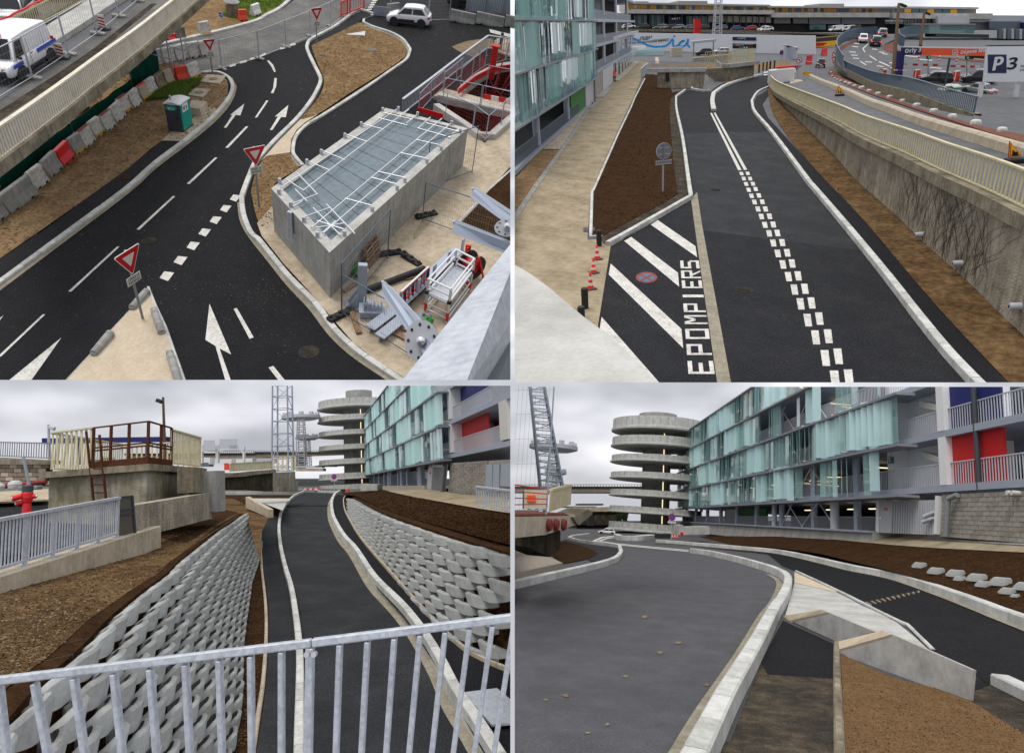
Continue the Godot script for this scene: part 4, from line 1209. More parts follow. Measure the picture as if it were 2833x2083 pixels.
	for e in [[1345,572,1422,556],[1430,560,1527,532],[1535,533,1632,503],[1640,506,1737,486],[1742,492,1838,470]]:
		jersey(s,g,"white barrier, %s from the left in the row across the old road" % NTH[n],q("A1",e[0],e[1]),q("A1",e[2],e[3]),"barrier_white",.95,"","");n+=1
	jersey(s,g,"grey barrier piled with rubble on the upper verge",q("A1",1520,343),q("A1",1608,336),"concrete_old",.8,"","","concrete_barrier",.02)
	jersey(s,g,"white barrier with yellow foot on the upper verge",q("A1",1738,307),q("A1",1823,290),"barrier_white",.85,"yellow","","concrete_barrier",.02)
	jersey(s,g,"orange plastic barrier near the grass on the upper verge",q("A1",2070,186),q("A1",2140,180),"orange_red",.8,"","","plastic_barrier",.02)
	jersey(s,g,"low red barrier lying by the kerb under the viaduct",q("A1",1415,352),q("A1",1522,346),"red_plastic",.4,"","","plastic_barrier",.02)
	jersey(s,g,"white plastic barrier on the upper grass",q("A2",0,142),q("A2",62,122),"white",.8,"","","plastic_barrier",.02)
	jersey(s,g,"grey concrete barrier behind the parked white car",q("A2",1160,128),q("A2",1260,112),"concrete",.8)
	jersey(s,g,"pale concrete barrier at the foot of the hoarding, left one",q("A2",1680,190),q("A2",1898,212),"concrete",.9)
	jersey(s,g,"pale concrete barrier at the foot of the hoarding, middle one",q("A2",1902,212),q("A2",2145,236),"concrete",.9)
	jersey(s,g,"pale concrete barrier at the foot of the hoarding, right one",q("A2",2150,237),q("A2",2330,256),"concrete",.9)
	hoarding(s,g)
	# stove pipe vent and handrail on the grass
	var vp :=s.on(q("A1",2005,130),g,.02)
	var vo :=thing(s,"vent_stack","grey concrete vent with a conical cap on the upper grass","vent",vp)
	pl_(vo,"body","concrete_old",[[.55,0],[.55,.7],[.4,.75],[.4,1.0]],Transform3D(),16)
	pl_(vo,"cap","concrete",[[.4,1.0],[.62,1.02],[.62,1.06],[0,1.35]],Transform3D(),16)
	# green netting
	for e in [["long dark green netting screen below the viaduct",["A1",-320,1880,0,1645,640,1210,1150,800,1292,755],["A1",-320,1720,0,1500,620,1060,1150,680,1292,645],.1],["tall dark green netting around the scaffold under the viaduct",["A1",1150,790,1372,600],["A1",1143,560,1347,418],.1]]:
		var lo :=s.on_all(qs(e[1]),g,e[3]);var hi :=qs(e[2]);var o :=thing(s,"green_netting",e[0],"netting",lo[0])
		for i in lo.size()-1:
			var rows :=[];var a2 :=s.above(lo[i],hi[i]);var b2 :=s.above(lo[i+1],hi[i+1])
			for k in 5:
				var r :=PackedVector3Array()
				for j in 13:
					var u :=j/12.0;var p :=lo[i].lerp(lo[i+1],u).lerp(a2.lerp(b2,u),k/4.0);r.append(p-lo[0]+V3(sin(u*19+k),0,cos(u*23+k*2))*.05*(1.0 if k>0 else .3))
				rows.append(r)
			var m :=mesh_();m.grid(rows);part(o,"net_panel",m,"mesh_green",s);pc_S(o,"post","dark_grey",lo[i]-lo[0],a2-lo[0],.04,.04,6)
	# scaffold tubes beside the netting
	var sc :=s.on(q("A1",1380,640),g,.1)
	var so :=thing(s,"scaffold","grey scaffold tubes beside the green netting","scaffold",sc)
	for x in [-2.2,-.7,.8]:
		for z in [0.0,-1.6]:
			pc_(so,"standard","steel_grey",V3(x,0,z),V3(x,4.2,z),.04,.04,6)
	for y in [1.2,2.6,4.0]:
		var m :=mesh_();m.bar(V3(-2.4,y,.05),V3(1.0,y,.05),.05,.05);m.bar(V3(-2.4,y,-1.65),V3(1.0,y,-1.65),.05,.05);part(so,"ledger",m,"steel_grey")
	# lower site fence
	var lf :=PackedVector3Array()
	for e in [["A1",1500,680],["A1",1745,620],["A1",2085,578],["A2",172,452],["A2",436,340],["A2",640,245],["A2",760,155],["A2",830,95]]:lf.append(s.on(q(e[0],e[1],e[2]),g,.0))
	fence(s,"site_fence","wire site fence between the old road and the fresh slip road","fence",lf,1.9,3.4,.25,"galvanised","mid_grey","concrete")
	var tf :=L3([s.on(q("A2",1165,155),g),s.on(q("A2",1420,185),g),s.on(q("A2",1680,178),g)])
	fence(s,"site_fence","wire site fence behind the parked white car","fence",tf,1.9,3.4,.25,"galvanised","mid_grey","")
	# corrugated gate panel and orange barriers by it
	var ga :=s.on(q("A2",1022,130),g)
	var gb :=s.on(q("A2",1158,145),g)
	var go :=thing(s,"corrugated_panel","grey corrugated panel standing left of the parked white car","panel",ga)
	var gm2 :=mesh_()
	var gh :=s.hgt(ga,q("A2",1020,48))
	var nn :=22
	for i in nn:gm2.bar((gb-ga)*((i+.5)/nn)+V3(0,gh*.5,0)-V3(0,gh*.5,0),(gb-ga)*((i+.5)/nn)+V3(0,gh,0),ga.distance_to(gb)/nn*(.95 if i % 2 else .6),.05,gb-ga)
	part(go,"sheet",gm2,"steel_grey")
	for e in [["orange site railing behind the corner of the old road",["A2",820,135],["A2",942,85]],["orange stained site railing beside the fence end",["A2",745,160],["A2",800,140]]]:
		var a :=s.on(q(e[1][0],e[1][1],e[1][2]),g);var b :=s.on(q(e[2][0],e[2][1],e[2][2]),g);var o :=thing(s,"site_railing",e[0],"railing",a);var m :=mesh_();m.tube(L3([V3(),V3(0,1.3,0),b-a+V3(0,1.3,0),b-a]),.06,6)
		for k in 6:m.bar((b-a)*((k+.5)/6)+V3(0,.2,0),(b-a)*((k+.5)/6)+V3(0,1.3,0),.03,.03,b-a)
		m.bar(V3(0,.3,0),b-a+V3(0,.3,0),.06,.1);part(o,"frame",m,"orange_red")
	bollard(s,"dark round bollard with a pale band on the pavement corner",s.on(q("A2",2118,425),g,.12),1.25,.12,"anthracite",true)
	toilet(s,g)
	box_a(s,g)
	yard_a(s,g)
	pit_a(s,g)
	# steel of the building the picture was taken from
	steel_plate(s,"steel_bracket","grey steel fin rising in front of the scaffold tower",[["A4",1097,800,7.6],["A4",1118,802,7.6],["A4",1300,1010,7.0],["A4",1350,1060,6.8],["A4",1540,1330,6.2],["A4",1480,1420,6.2],["A4",1100,885,7.6]],.10,"bracket_grey")
	steel_disc(s,"round steel plate with bolt holes under the foreground beam",q("A4",1440,1310),47.0,60.0,6.3)
	steel_plate(s,"steel_bracket","grey steel fin reaching in from the right edge above the dark bed",[["A4",1875,0,7.6],["A4",1905,-5,7.6],["A4",2300,255,6.4],["A4",2300,340,6.4],["A4",2150,260,6.7],["A4",1875,60,7.6]],.10,"bracket_grey")
	steel_plate(s,"steel_bracket","grey steel beam end pointing left over the dark bed",[["A4",1712,280,7.4],["A4",1740,275,7.4],["A4",2135,430,6.8],["A4",2300,500,6.4],["A4",2300,600,6.4],["A4",2120,520,6.8],["A4",1715,360,7.4]],.22,"bracket_grey")
	steel_disc(s,"round steel plate with bolt holes at the right edge above the bed",q("A4",2180,330),36.0,24.0,6.6)
	var fb :=mesh_()
	var T :=[s.at(q("A4",2400,230),3.1),s.at(q("A4",1150,1800),1.9),s.at(q("A4",1770,1800),1.75),s.at(q("A4",2400,860),2.9)]
	var dn:Vector3=V3(0,-.14,0)
	fb.quad(T[0],T[1],T[2],T[3])
	fb.quad(T[1],T[0],T[0]+dn,T[1]+dn)
	fb.quad(T[3],T[2],T[2]+dn,T[3]+dn)
	fb.quad(T[0]+dn,T[3]+dn,T[2]+dn,T[1]+dn)
	var fc :=mesh_()
	fc.quad(T[3]+dn,T[2]+dn,s.at(q("A4",1800,2300),1.72),s.at(q("A4",2600,2300),2.8))
	lay(s,"parapet_cladding","dark grey green panel below the foreground beam",fc,"parapet_dark","thing","panel")
	lay(s,"handrail_beam","broad galvanised beam crossing the lower right corner close up",fb,"galvanised","thing","beam")

func rs_(s:Site,called:String,label:String,p:PackedVector3Array,h:float,step:float,w:float,slat_m:String,rail_m:String,lean :=0.0,category :="railing"):
	var o :=thing(s,called,label,category,p[0])
	var fine :=resample(p,step)
	var b :=mesh_()
	var b2 :=mesh_()
	var cnt :=0
	var rest :=mesh_()
	for i in fine.size():
		var d :=(fine[mini(i+1,fine.size()-1)]-fine[maxi(i-1,0)]).normalized();var a :=fine[i]-p[0];var inside :=true
		for cp in s.cuts:
			if cp.dot(fine[i])<-.3:inside=false
		if inside:
			var m :=mesh_();m.bar(a+V3(0,.10,0),a+V3(0,h-.04,0)+d*lean,w,.03,d.cross(UP),.008)
			if cnt<280:part(o,"slat",m,slat_m,s)
			else:rest.add(m,Transform3D())
			cnt+=1
	if cnt>280:
		var r :=part(o,"slats_beyond",rest,slat_m,s)
		if r:r.set_meta("kind","stuff")
	for i in fine.size()-1:
		b.bar(fine[i]-p[0]+V3(0,h,0),fine[i+1]-p[0]+V3(0,h,0),.15,.07);b2.bar(fine[i]-p[0]+V3(0,.13,0),fine[i+1]-p[0]+V3(0,.13,0),.06,.05)
	part(o,"top_rail",b,rail_m,s)
	part(o,"bottom_rail",b2,rail_m,s)

func van_stripes(v:Node3D):
	pb_(v,"blue_stripe","blue",V3(-1.15,.92,-.985),V3(1.7,.20,.02))
	pb_(v,"blue_stripe","blue",V3(1.35,.80,-.985),V3(.75,.18,.02))
	pl_(v,"beacon","orange",[[.09,0],[.08,.12],[0,.16]],T3(V3(.9,2.0,-.3)),10)
	for x in [.28,-1.0]:
		pb_(v,"door_seam","mid_grey",V3(x,1.05,-.982),V3(.015,1.35,.012))
	pb_(v,"door_handle","charcoal",V3(.16,1.0,-.99),V3(.2,.05,.03),.01)

func hoarding(s:Site,g:Plane_):
	var a :=s.on(q("A2",1822,128),g)
	var b :=s.on(q("A2",2300,165),g)
	var o :=thing(s,"hoarding","tall grey corrugated hoarding at the top right","hoarding",a)
	var h :=3.2
	var n :=34
	for i in n:
		var p :=(b-a)*((i+.5)/n);pr_S(o,"sheet_rib","steel_grey",p+V3(0,.35,0),p+V3(0,h,0),a.distance_to(b)/n*.8,.06 if i % 2 else .12,(b-a).cross(UP))
	for i in 4:
		var p :=(b-a)*(i/3.0);pr_S(o,"post","mid_grey",p+V3(0,0,.12),p+V3(0,h+.1,.12),.12,.12,b-a)

func toilet(s:Site,g:Plane_):
	# corners on the ground: left front, near front, right back
	var a :=s.on(q("A1",1452,1128),g,.1)
	var b :=s.on(q("A1",1582,1142),g,.1)
	var c :=s.on(q("A1",1655,1083),g,.1)
	var h :=s.hgt(b,q("A1",1540,892))
	var o :=thing(s,"portable_toilet","grey and teal portable toilet cabin with a white roof on the earth strip","toilet cabin",a)
	var x :=b-a
	var z :=c-b
	z=(z-x.normalized()*z.dot(x.normalized()))
	var w :=x.length()
	var d :=maxf(z.length(),1.15)
	var bs :=Basis(x.normalized(),UP,-z.normalized())
	o.transform=s.frame*TF(bs,a)
	pb_(o,"shell","teal_dark",V3(w/2,h*.49,-d/2),V3(w,h*.94,d),.03)
	var sp :=mesh_()
	sp.block(V3(w+.01,h*.5,-d/2),V3(.03,h*.88,d*.92),.01)
	for i in 3:sp.block(V3(w+.03,h*.5,-d*(.2+i*.3)),V3(.02,h*.86,.06),.008)
	part(o,"side_panel",sp,"teal")
	var fp :=pb_(o,"front_panel","toilet_grey",V3(w/2,h*.5,.012),V3(w*.98,h*.92,.03),.01)
	var dr :=mesh_()
	dr.block(V3(w*.46,h*.47,.035),V3(w*.66,h*.84,.02),.01)
	dr.block(V3(w*.46,h*.62,.05),V3(w*.4,h*.34,.02),.03)
	dr.block(V3(w*.46,h*.27,.05),V3(w*.4,h*.26,.02),.03)
	var door :=part(o,"door",dr,"toilet_grey")
	pb_(door,"handle","black",V3(w*.74,h*.48,.06),V3(.05,.2,.04),.01)
	var oval :=pl_(o,"oval_badge","teal",[[0,0],[.24,0],[.24,.02],[0,.02]],TF(QT.scaled(V3(1.25,.6,1)),V3(w*.46,h*.83,.06)),20)
	words(oval,"WC loc","white",T3(V3(w*.46,h*.81,.083)),.13,.36)
	var pl :=pb_(o,"side_plate","white",V3(w+.045,h*.78,-d*.42),V3(.015,.42,d*.55),.0)
	words(pl,"WC loc","teal_dark",TF(Basis(UP,PI/2),V3(w+.056,h*.77,-d*.42)),.2,d*.4)
	var rows :=[]
	var rf :=mesh_()
	for i in 7:
		var r :=PackedVector3Array()
		for j in 7:
			var u :=i/6.0;var v :=j/6.0;r.append(V3(lerpf(-.05,w+.05,v),h*.955+.16*sin(PI*v)*(.6+.4*sin(PI*u)),lerpf(.07,-d-.05,u)))
		rows.append(r)
	rf.grid(rows)
	rf.block(V3(w/2,h*.95,-d/2),V3(w+.1,.07,d+.1),.02)
	var roof :=part(o,"roof",rf,"white")
	pc_(roof,"vent_pipe","light_grey",V3(w*.3,h,-d*.25),V3(w*.3,h+.28,-d*.25),.06,.06)
	pb_(o,"skid","dark_grey",V3(w/2,.04,-d/2),V3(w+.06,.1,d+.06),.02)

func box_a(s:Site,g:Plane_):
	var nb :=s.on(q("A4",652,938),g,.12)
	var H :=s.hgt(nb,q("A4",645,545))+.12
	var tp :=[q("A2",140,1622),q("A4",645,545),q("A2",1840,1105),q("A2",1130,930)]
	var T :=PackedVector3Array()
	for p in tp:T.append(s.on(p,g,H))
	var o0 :=T[1]-V3(0,H,0)
	var o :=thing(s,"concrete_box","big grey concrete box with a metal mesh top beside the slip road","structure",o0)
	var w :=mesh_()
	for i in 4:
		var j :=(i+1) % 4;w.quad(T[i]-V3(0,H,0)-o0,T[j]-V3(0,H,0)-o0,T[j]-o0,T[i]-o0)
	part(o,"wall",w,"concrete",s)
	# rim and recessed mesh
	var c :=(T[0]+T[1]+T[2]+T[3])*.25
	var I :=PackedVector3Array()
	var lines :=[]
	for i in 4:
		var a :=T[i];var b :=T[(i+1) % 4];var n :=UP.cross(b-a).normalized();lines.append([a+n*.42,(b-a).normalized()])
	for i in 4:
		var l1:Array=lines[(i+3) % 4];var l2:Array=lines[i];var p1:Vector3=l1[0];var d1:Vector3=l1[1];var p2:Vector3=l2[0];var d2:Vector3=l2[1];var den :=d1.x*d2.z-d1.z*d2.x;var t :=((p2.x-p1.x)*d2.z-(p2.z-p1.z)*d2.x)/den;I.append(p1+d1*t)
	var r :=mesh_()
	for i in 4:
		var j :=(i+1) % 4;r.quad(T[i]-o0,T[j]-o0,I[j]-o0,I[i]-o0);var d :=V3(0,.12,0);r.quad(I[i]-o0,I[j]-o0,I[j]-d-o0,I[i]-d-o0)
	part(o,"rim",r,"concrete_pale",s)
	# mesh plates: a grid of plates with real gaps
	var nu :=3
	var nv :=11
	var f :=func(u:float,v:float)->Vector3:return I[0].lerp(I[1],u).lerp(I[3].lerp(I[2],u),v)-o0-V3(0,.09,0)
	for i in nu:
		for j in nv:
			var e :=.0016;var m :=mesh_();var P :=[f.call(float(i)/nu+e,float(j)/nv+e),f.call((i+1.0)/nu-e,float(j)/nv+e),f.call((i+1.0)/nu-e,(j+1.0)/nv-e),f.call(float(i)/nu+e,(j+1.0)/nv-e)];m.fan(PackedVector3Array(P),UP,.03);part(o,"mesh_plate",m,"mesh_plate",s)
	var dk :=mesh_()
	dk.fan(L3([I[0]-o0-V3(0,.125,0),I[1]-o0-V3(0,.125,0),I[2]-o0-V3(0,.125,0),I[3]-o0-V3(0,.125,0)]),UP)
	part(o,"plate_bed",dk,"charcoal",s)
	# tubular grid above the plates
	var bars :=[[q("A2",225,1620),q("A2",1240,932)],[q("A2",415,1645),q("A2",1330,942)],[q("A4",490,330),q("A2",1615,1022)],[q("A4",590,378),q("A2",1705,1052)],[q("A2",1305,1065),q("A2",1405,985)],[q("A2",1410,1107),q("A2",1515,1012)]]
	for e in [[915,1065,1112,1115],[785,1160,970,1222],[585,1300,780,1380],[455,1388,645,1468],[1060,1015,1315,1080],[1105,970,1365,1030],[1480,1060,1760,1135],[1405,1105,1690,1185],[1395,1205,1605,1252],[1258,1318,1475,1365],[1065,1480,1290,1530],[1005,1530,1222,1588],[270,1545,420,1640],[365,1490,520,1652]]:bars.append([q("A2",e[0],e[1]),q("A2",e[2],e[3])])
	for e in [[308,130,540,40],[420,240,655,155],[350,0,455,105],[500,0,545,45],[505,160,740,395],[620,128,865,382],[540,270,770,345],[530,330,785,290],[585,375,700,270],[780,78,1005,138],[410,100,330,150]]:bars.append([q("A4",e[0],e[1]),q("A4",e[2],e[3])])
	for e in bars:
		pc_S(o,"tube","aluminium",s.on(e[0],g,H+.1)-o0,s.on(e[1],g,H+.1)-o0,.032,.032,7)
	var br :=[q("A2",215,1560),q("A2",450,1395),q("A2",575,1310),q("A2",778,1170),q("A2",920,1072),q("A2",1105,948),q("A2",1240,938),q("A2",1405,985),q("A2",1700,1060),q("A2",1775,1130),q("A2",1610,1280),q("A2",1487,1390),q("A2",1297,1555),q("A2",1230,1620),q("A4",210,20),q("A4",312,130),q("A4",425,260),q("A4",542,390),q("A4",775,380),q("A4",1015,170)]
	for p in br:
		pb_S(o,"bracket","galvanised",s.on(p,g,H+.1)-o0,V3(.13,.26,.13),.02)
	# cable duct bracket on the left face
	var e1 :=s.on(q("A4",310,190),g,H)-o0
	var ds :=mesh_()
	ds.block(e1+V3(0,-.55,.08),V3(.2,1.2,.16),.02)
	ds.block(e1+V3(.25,-1.05,.06),V3(.5,.16,.12),.02)
	part(o,"duct_bracket",ds,"galvanised",s)

func yard_a(s:Site,g:Plane_):
	var G :=func(x:float,y:float,l :=.14)->Vector3:return s.on(q("A4",x,y),g,l)
	# fence around the yard
	var f1 :=L3([G.call(745,1095),G.call(1150,590)])
	fence(s,"site_fence","wire site fence leaning along the long wall of the concrete box","fence",f1,2.4,9.0,.13,"rail_blue","mid_grey","")
	var f2 :=L3([G.call(745,1080),G.call(1080,1290),G.call(1400,1480)])
	fence(s,"site_fence","wire site fence along the yard kerb in front of the scaffold tower","fence",f2,1.9,4.2,.11,"rail_blue","mid_grey","")
	var f3 :=L3([G.call(1440,270),G.call(1780,390),G.call(2250,560)])
	fence(s,"site_fence","wire site fence across the yard towards the steel beam","fence",f3,2.0,4.5,.12,"rail_blue","mid_grey","")
	var f4 :=L3([s.on(q("A2",1470,1640),g,.14),s.on(q("A2",1880,1490),g,.14)])
	fence(s,"site_fence","wire site fence at the far end of the long box wall","fence",f4,2.6,6.0,.15,"rail_blue","mid_grey","")
	for e in [["dark recycled plastic fence foot at the corner of the box",745,1090,1.0],["dark recycled plastic fence foot by the pallets",1160,560,.6],["dark recycled plastic fence foot along the long wall",1480,230,.8],["dark recycled plastic fence foot lying loose in the yard",1345,610,-.55]]:
		var o :=thing(s,"fence_weight",e[0],"fence weight",G.call(e[1],e[2]),e[3],"loose fence feet");pb_(o,"block","black",V3(0,.07,0),V3(1.15,.14,.32),.03)
		for i in 5:
			pb_(o,"lug","charcoal",V3(-.44+i*.22,.17,.08 if i % 2 else-.06),V3(.14,.07,.12),.02)
	# pallets against the wall
	var pb:Vector3=G.call(980,600)
	var dirw:Vector3=(G.call(1150,590)-G.call(745,1095)).normalized()
	for k in 3:
		var o :=thing(s,"timber_pallet",["upright timber pallet nearest the box wall","middle upright timber pallet against the box wall","outer upright timber pallet against the box wall"][k],"pallet",pb+dirw.cross(UP)*(.16*k)+dirw*(-.1*k),yaw_of(dirw),"pallets leaning on the box",Basis(Vector3.RIGHT,-.12))
		for i in 5:
			pb_(o,"plank","timber",V3(0,.12+i*.2,.06),V3(1.3,.11,.025),.006)
		for i in 3:
			pb_(o,"stringer","timber",V3(-.58+i*.58,.5,0),V3(.1,.95,.1),.006)
	var tl :=[["long timber plank lying beside the fence",900,1240,830,1025,.16],["timber plank by the foot of the fence corner",770,880,900,790,.14],["thin pale batten lying by the black pipe",1270,770,1490,700,.06],["timber baulk under the steel beams",1110,1140,1320,1210,.16],["second timber baulk under the steel beams",1200,1230,1390,1330,.16],["short pale batten next to the black pipe",1300,775,1440,740,.05]]
	for e in tl:
		var a:Vector3=G.call(e[1],e[2],.2);var b:Vector3=G.call(e[3],e[4],.2);var o :=thing(s,"timber_plank",e[0],"plank",a,0,"loose timbers in the yard");pr_(o,"board","timber",V3(),b-a,e[5]*1.3,e[5]*.6,UP,.01)
	var pa:Vector3=G.call(960,870,.28)
	var pc:Vector3=G.call(1465,680,.28)
	var po :=thing(s,"black_pipe","long black plastic pipe lying across the yard","pipe",pa)
	pc_(po,"pipe_wall","charcoal",V3(),pc-pa,.13,.13,14,false)
	# stacked steel pieces
	var c0:Vector3=G.call(905,1010)
	var co :=thing(s,"steel_post","grey steel post with a flared base plate standing in the yard","steel post",c0,.3)
	pb_(co,"shaft","steel_grey",V3(.08,1.0,0),V3(.34,2.0,.22),.02)
	pb_(co,"base_plate","steel_grey",V3(0,.04,0),V3(1.0,.05,.7))
	for k in [-1,1]:
		var m :=mesh_();m.prism(L2([V2(-.48,.06),V2(-.08,.06),V2(-.08,.75)]),T3(V3(0,0,k*.2)),-.02,.02);part(co,"gusset",m,"steel_grey")
	var br :=thing(s,"bracket_stack","stack of small grey steel brackets on a pallet","brackets",G.call(1010,1080),.3)
	for i in 6:
		pb_(br,"bracket","bracket_grey",V3(-.3+i*.13,.45+(i % 2)*.1,0),V3(.025,.5,.42))
	for i in 3:
		pb_(br,"base_plate","bracket_grey",V3(0,.12+i*.09,0),V3(.95,.04,.6))
	for e in [["grey steel beam lying under the fence in the yard",995,1215,1240,1030],["second grey steel beam lying under the fence in the yard",1075,1290,1300,1110]]:
		var a:Vector3=G.call(e[1],e[2],.3);var b:Vector3=G.call(e[3],e[4],.3);var o :=thing(s,"steel_beam",e[0],"steel beam",a);pr_(o,"flange","steel_grey",V3(0,.12,0),b-a+V3(0,.12,0),.42,.05);pr_(o,"web","mid_grey",V3(),b-a,.06,.26)
	# long beam behind the tower
	var ba:Vector3=G.call(1240,1010,.45)
	var bb:Vector3=G.call(1760,530,.45)
	var bo :=thing(s,"steel_beam","long grey steel beam with fins behind the scaffold tower","steel beam",ba)
	var bm :=mesh_()
	bm.bar(V3(0,.1,0),bb-ba+V3(0,.1,0),.5,.06)
	bm.bar(V3(0,-.14,0),bb-ba+V3(0,-.14,0),.1,.42)
	part(bo,"beam",bm,"bracket_grey")
	for i in 4:
		pr_(bo,"fin","bracket_grey",(bb-ba)*(.22+i*.25)+V3(.2,0,0),(bb-ba)*(.22+i*.25)+V3(.2,.75,0),.06,.24,bb-ba,.02)
	var b2:Vector3=G.call(1560,860,.3)
	var b3:Vector3=G.call(1860,570,.3)
	var bo2 :=thing(s,"steel_beam","shorter grey steel beam right of the long beam","steel beam",b2)
	pr_(bo2,"beam","bracket_grey",V3(),b3-b2,.4,.3,UP,.02)
	# scaffold tower
	var t:Array=[G.call(1470,1060),G.call(1655,1150),G.call(1850,880),G.call(1700,800)]
	var to :=thing(s,"scaffold_tower","white and red aluminium scaffold tower with a silver platform","scaffold tower",t[0])
	var hh :=s.hgt(t[0],q("A4",1500,770))
	var P :=func(i:int,y:float)->Vector3:return t[i]-t[0]+V3(0,y,0)
	for i in 4:
		pc_S(to,"upright","aluminium",P.call(i,0),P.call(i,hh),.055,.055,8);pc_S(to,"red_leg","red",P.call(i,.12),P.call(i,.5),.062,.062,8);pb_S(to,"clamp","black",P.call(i,hh*.62),V3(.16,.16,.16),.03)
	for y in [.12,.3,.62,.8,1.0]:
		for e in [[0,1],[1,2],[2,3],[3,0]]:
			pc_S(to,"rail","white" if y>.5 else "aluminium",P.call(e[0],hh*y),P.call(e[1],hh*y),.04,.04,6)
	var pf :=mesh_()
	pf.fan(L3([P.call(0,hh*.56),P.call(1,hh*.56),P.call(2,hh*.56),P.call(3,hh*.56)]),UP,.06)
	part(to,"platform",pf,"galvanised",s)
	# red guard frames left of the tower
	var ra:Vector3=G.call(1250,1080)
	var rb:Vector3=G.call(1480,860)
	var ro :=thing(s,"safety_barrier","red and white safety frame leaning beside the scaffold tower","safety frame",ra)
	for e in [[1.0,.09,"red"],[1.1,.06,"white"],[.55,.07,"red"],[.12,.07,"charcoal"]]:
		pr_S(ro,"rail",e[2],V3(0,e[0],0),rb-ra+V3(0,e[0],0),.06,e[1])
	for i in 8:
		var m :=mesh_();var p :=(rb-ra)*(i/7.0);m.bar(p+V3(0,.1,0),p+V3(0,1.05,0),.12,.04,rb-ra);part(ro,"slat",m,"charcoal" if i % 2 else "mid_grey",s)
	# red reel on its stand
	var wo :=thing(s,"cable_reel","red and black cable reel on a stand at the far end of the tower","reel",G.call(1850,770),.9)
	for z in [-.25,.25]:
		pl_(wo,"flange","charcoal",[[.3,-.03],[.55,-.03],[.55,.03],[.3,.03]],TF(QT,V3(0,.7,z)),20)
	pl_(wo,"drum","red",[[.32,-.24],[.32,.24]],TF(QT,V3(0,.7,0)),16)
	var sm :=mesh_()
	for z in [-.36,.36]:
		sm.bar(V3(-.5,0,z),V3(0,1.3,z),.07,.07);sm.bar(V3(.5,0,z),V3(0,1.3,z),.07,.07)
	part(wo,"stand",sm,"red")
	var rp :=thing(s,"red_post","short red steel post beside the cable reel","post",G.call(1810,720))
	pb_(rp,"shaft","red",V3(0,.7,0),V3(.22,1.4,.14),.02)
	pb_(rp,"foot_plate","red",V3(0,.03,0),V3(.5,.05,.4))
	# bags and rags
	for e in [["green and white rubble bag by the pallets",900,740,"green","white"],["grey rubbish bag under the scaffold tower",1450,1170,"mid_grey","green"]]:
		var o :=thing(s,"rubble_bag",e[0],"bag",G.call(e[1],e[2]))
		for k in 2:
			var rows :=[];var m :=mesh_()
			for i in 7:
				var r :=PackedVector3Array()
				for j in 11:
					var a :=PI*i/6.0;var b :=TAU*j/10.0;var rr :=.34*(1.0+.18*sin(b*3+i*1.3+k))*(1.0 if k==0 else .7);r.append(V3(sin(a)*cos(b)*rr+k*.2,.26-cos(a)*rr*.75+k*.1,-sin(a)*sin(b)*rr+k*.18))
				rows.append(r)
			m.grid(rows);part(o,"sack",m,e[3+k])
	lay(s,"damp_stain","damp stain running over the yard beside the fence",sheet(s,g,sq(["A4",1430,290,1530,200,1570,215,1480,330,1400,420,1365,425,1380,370],true,3),.142),"sand_path")
	lay(s,"damp_stain","damp stain beside the pallets in the yard",sheet(s,g,sq(["A4",930,800,1010,745,1070,750,1060,800,990,830],true,3),.142),"sand_path")

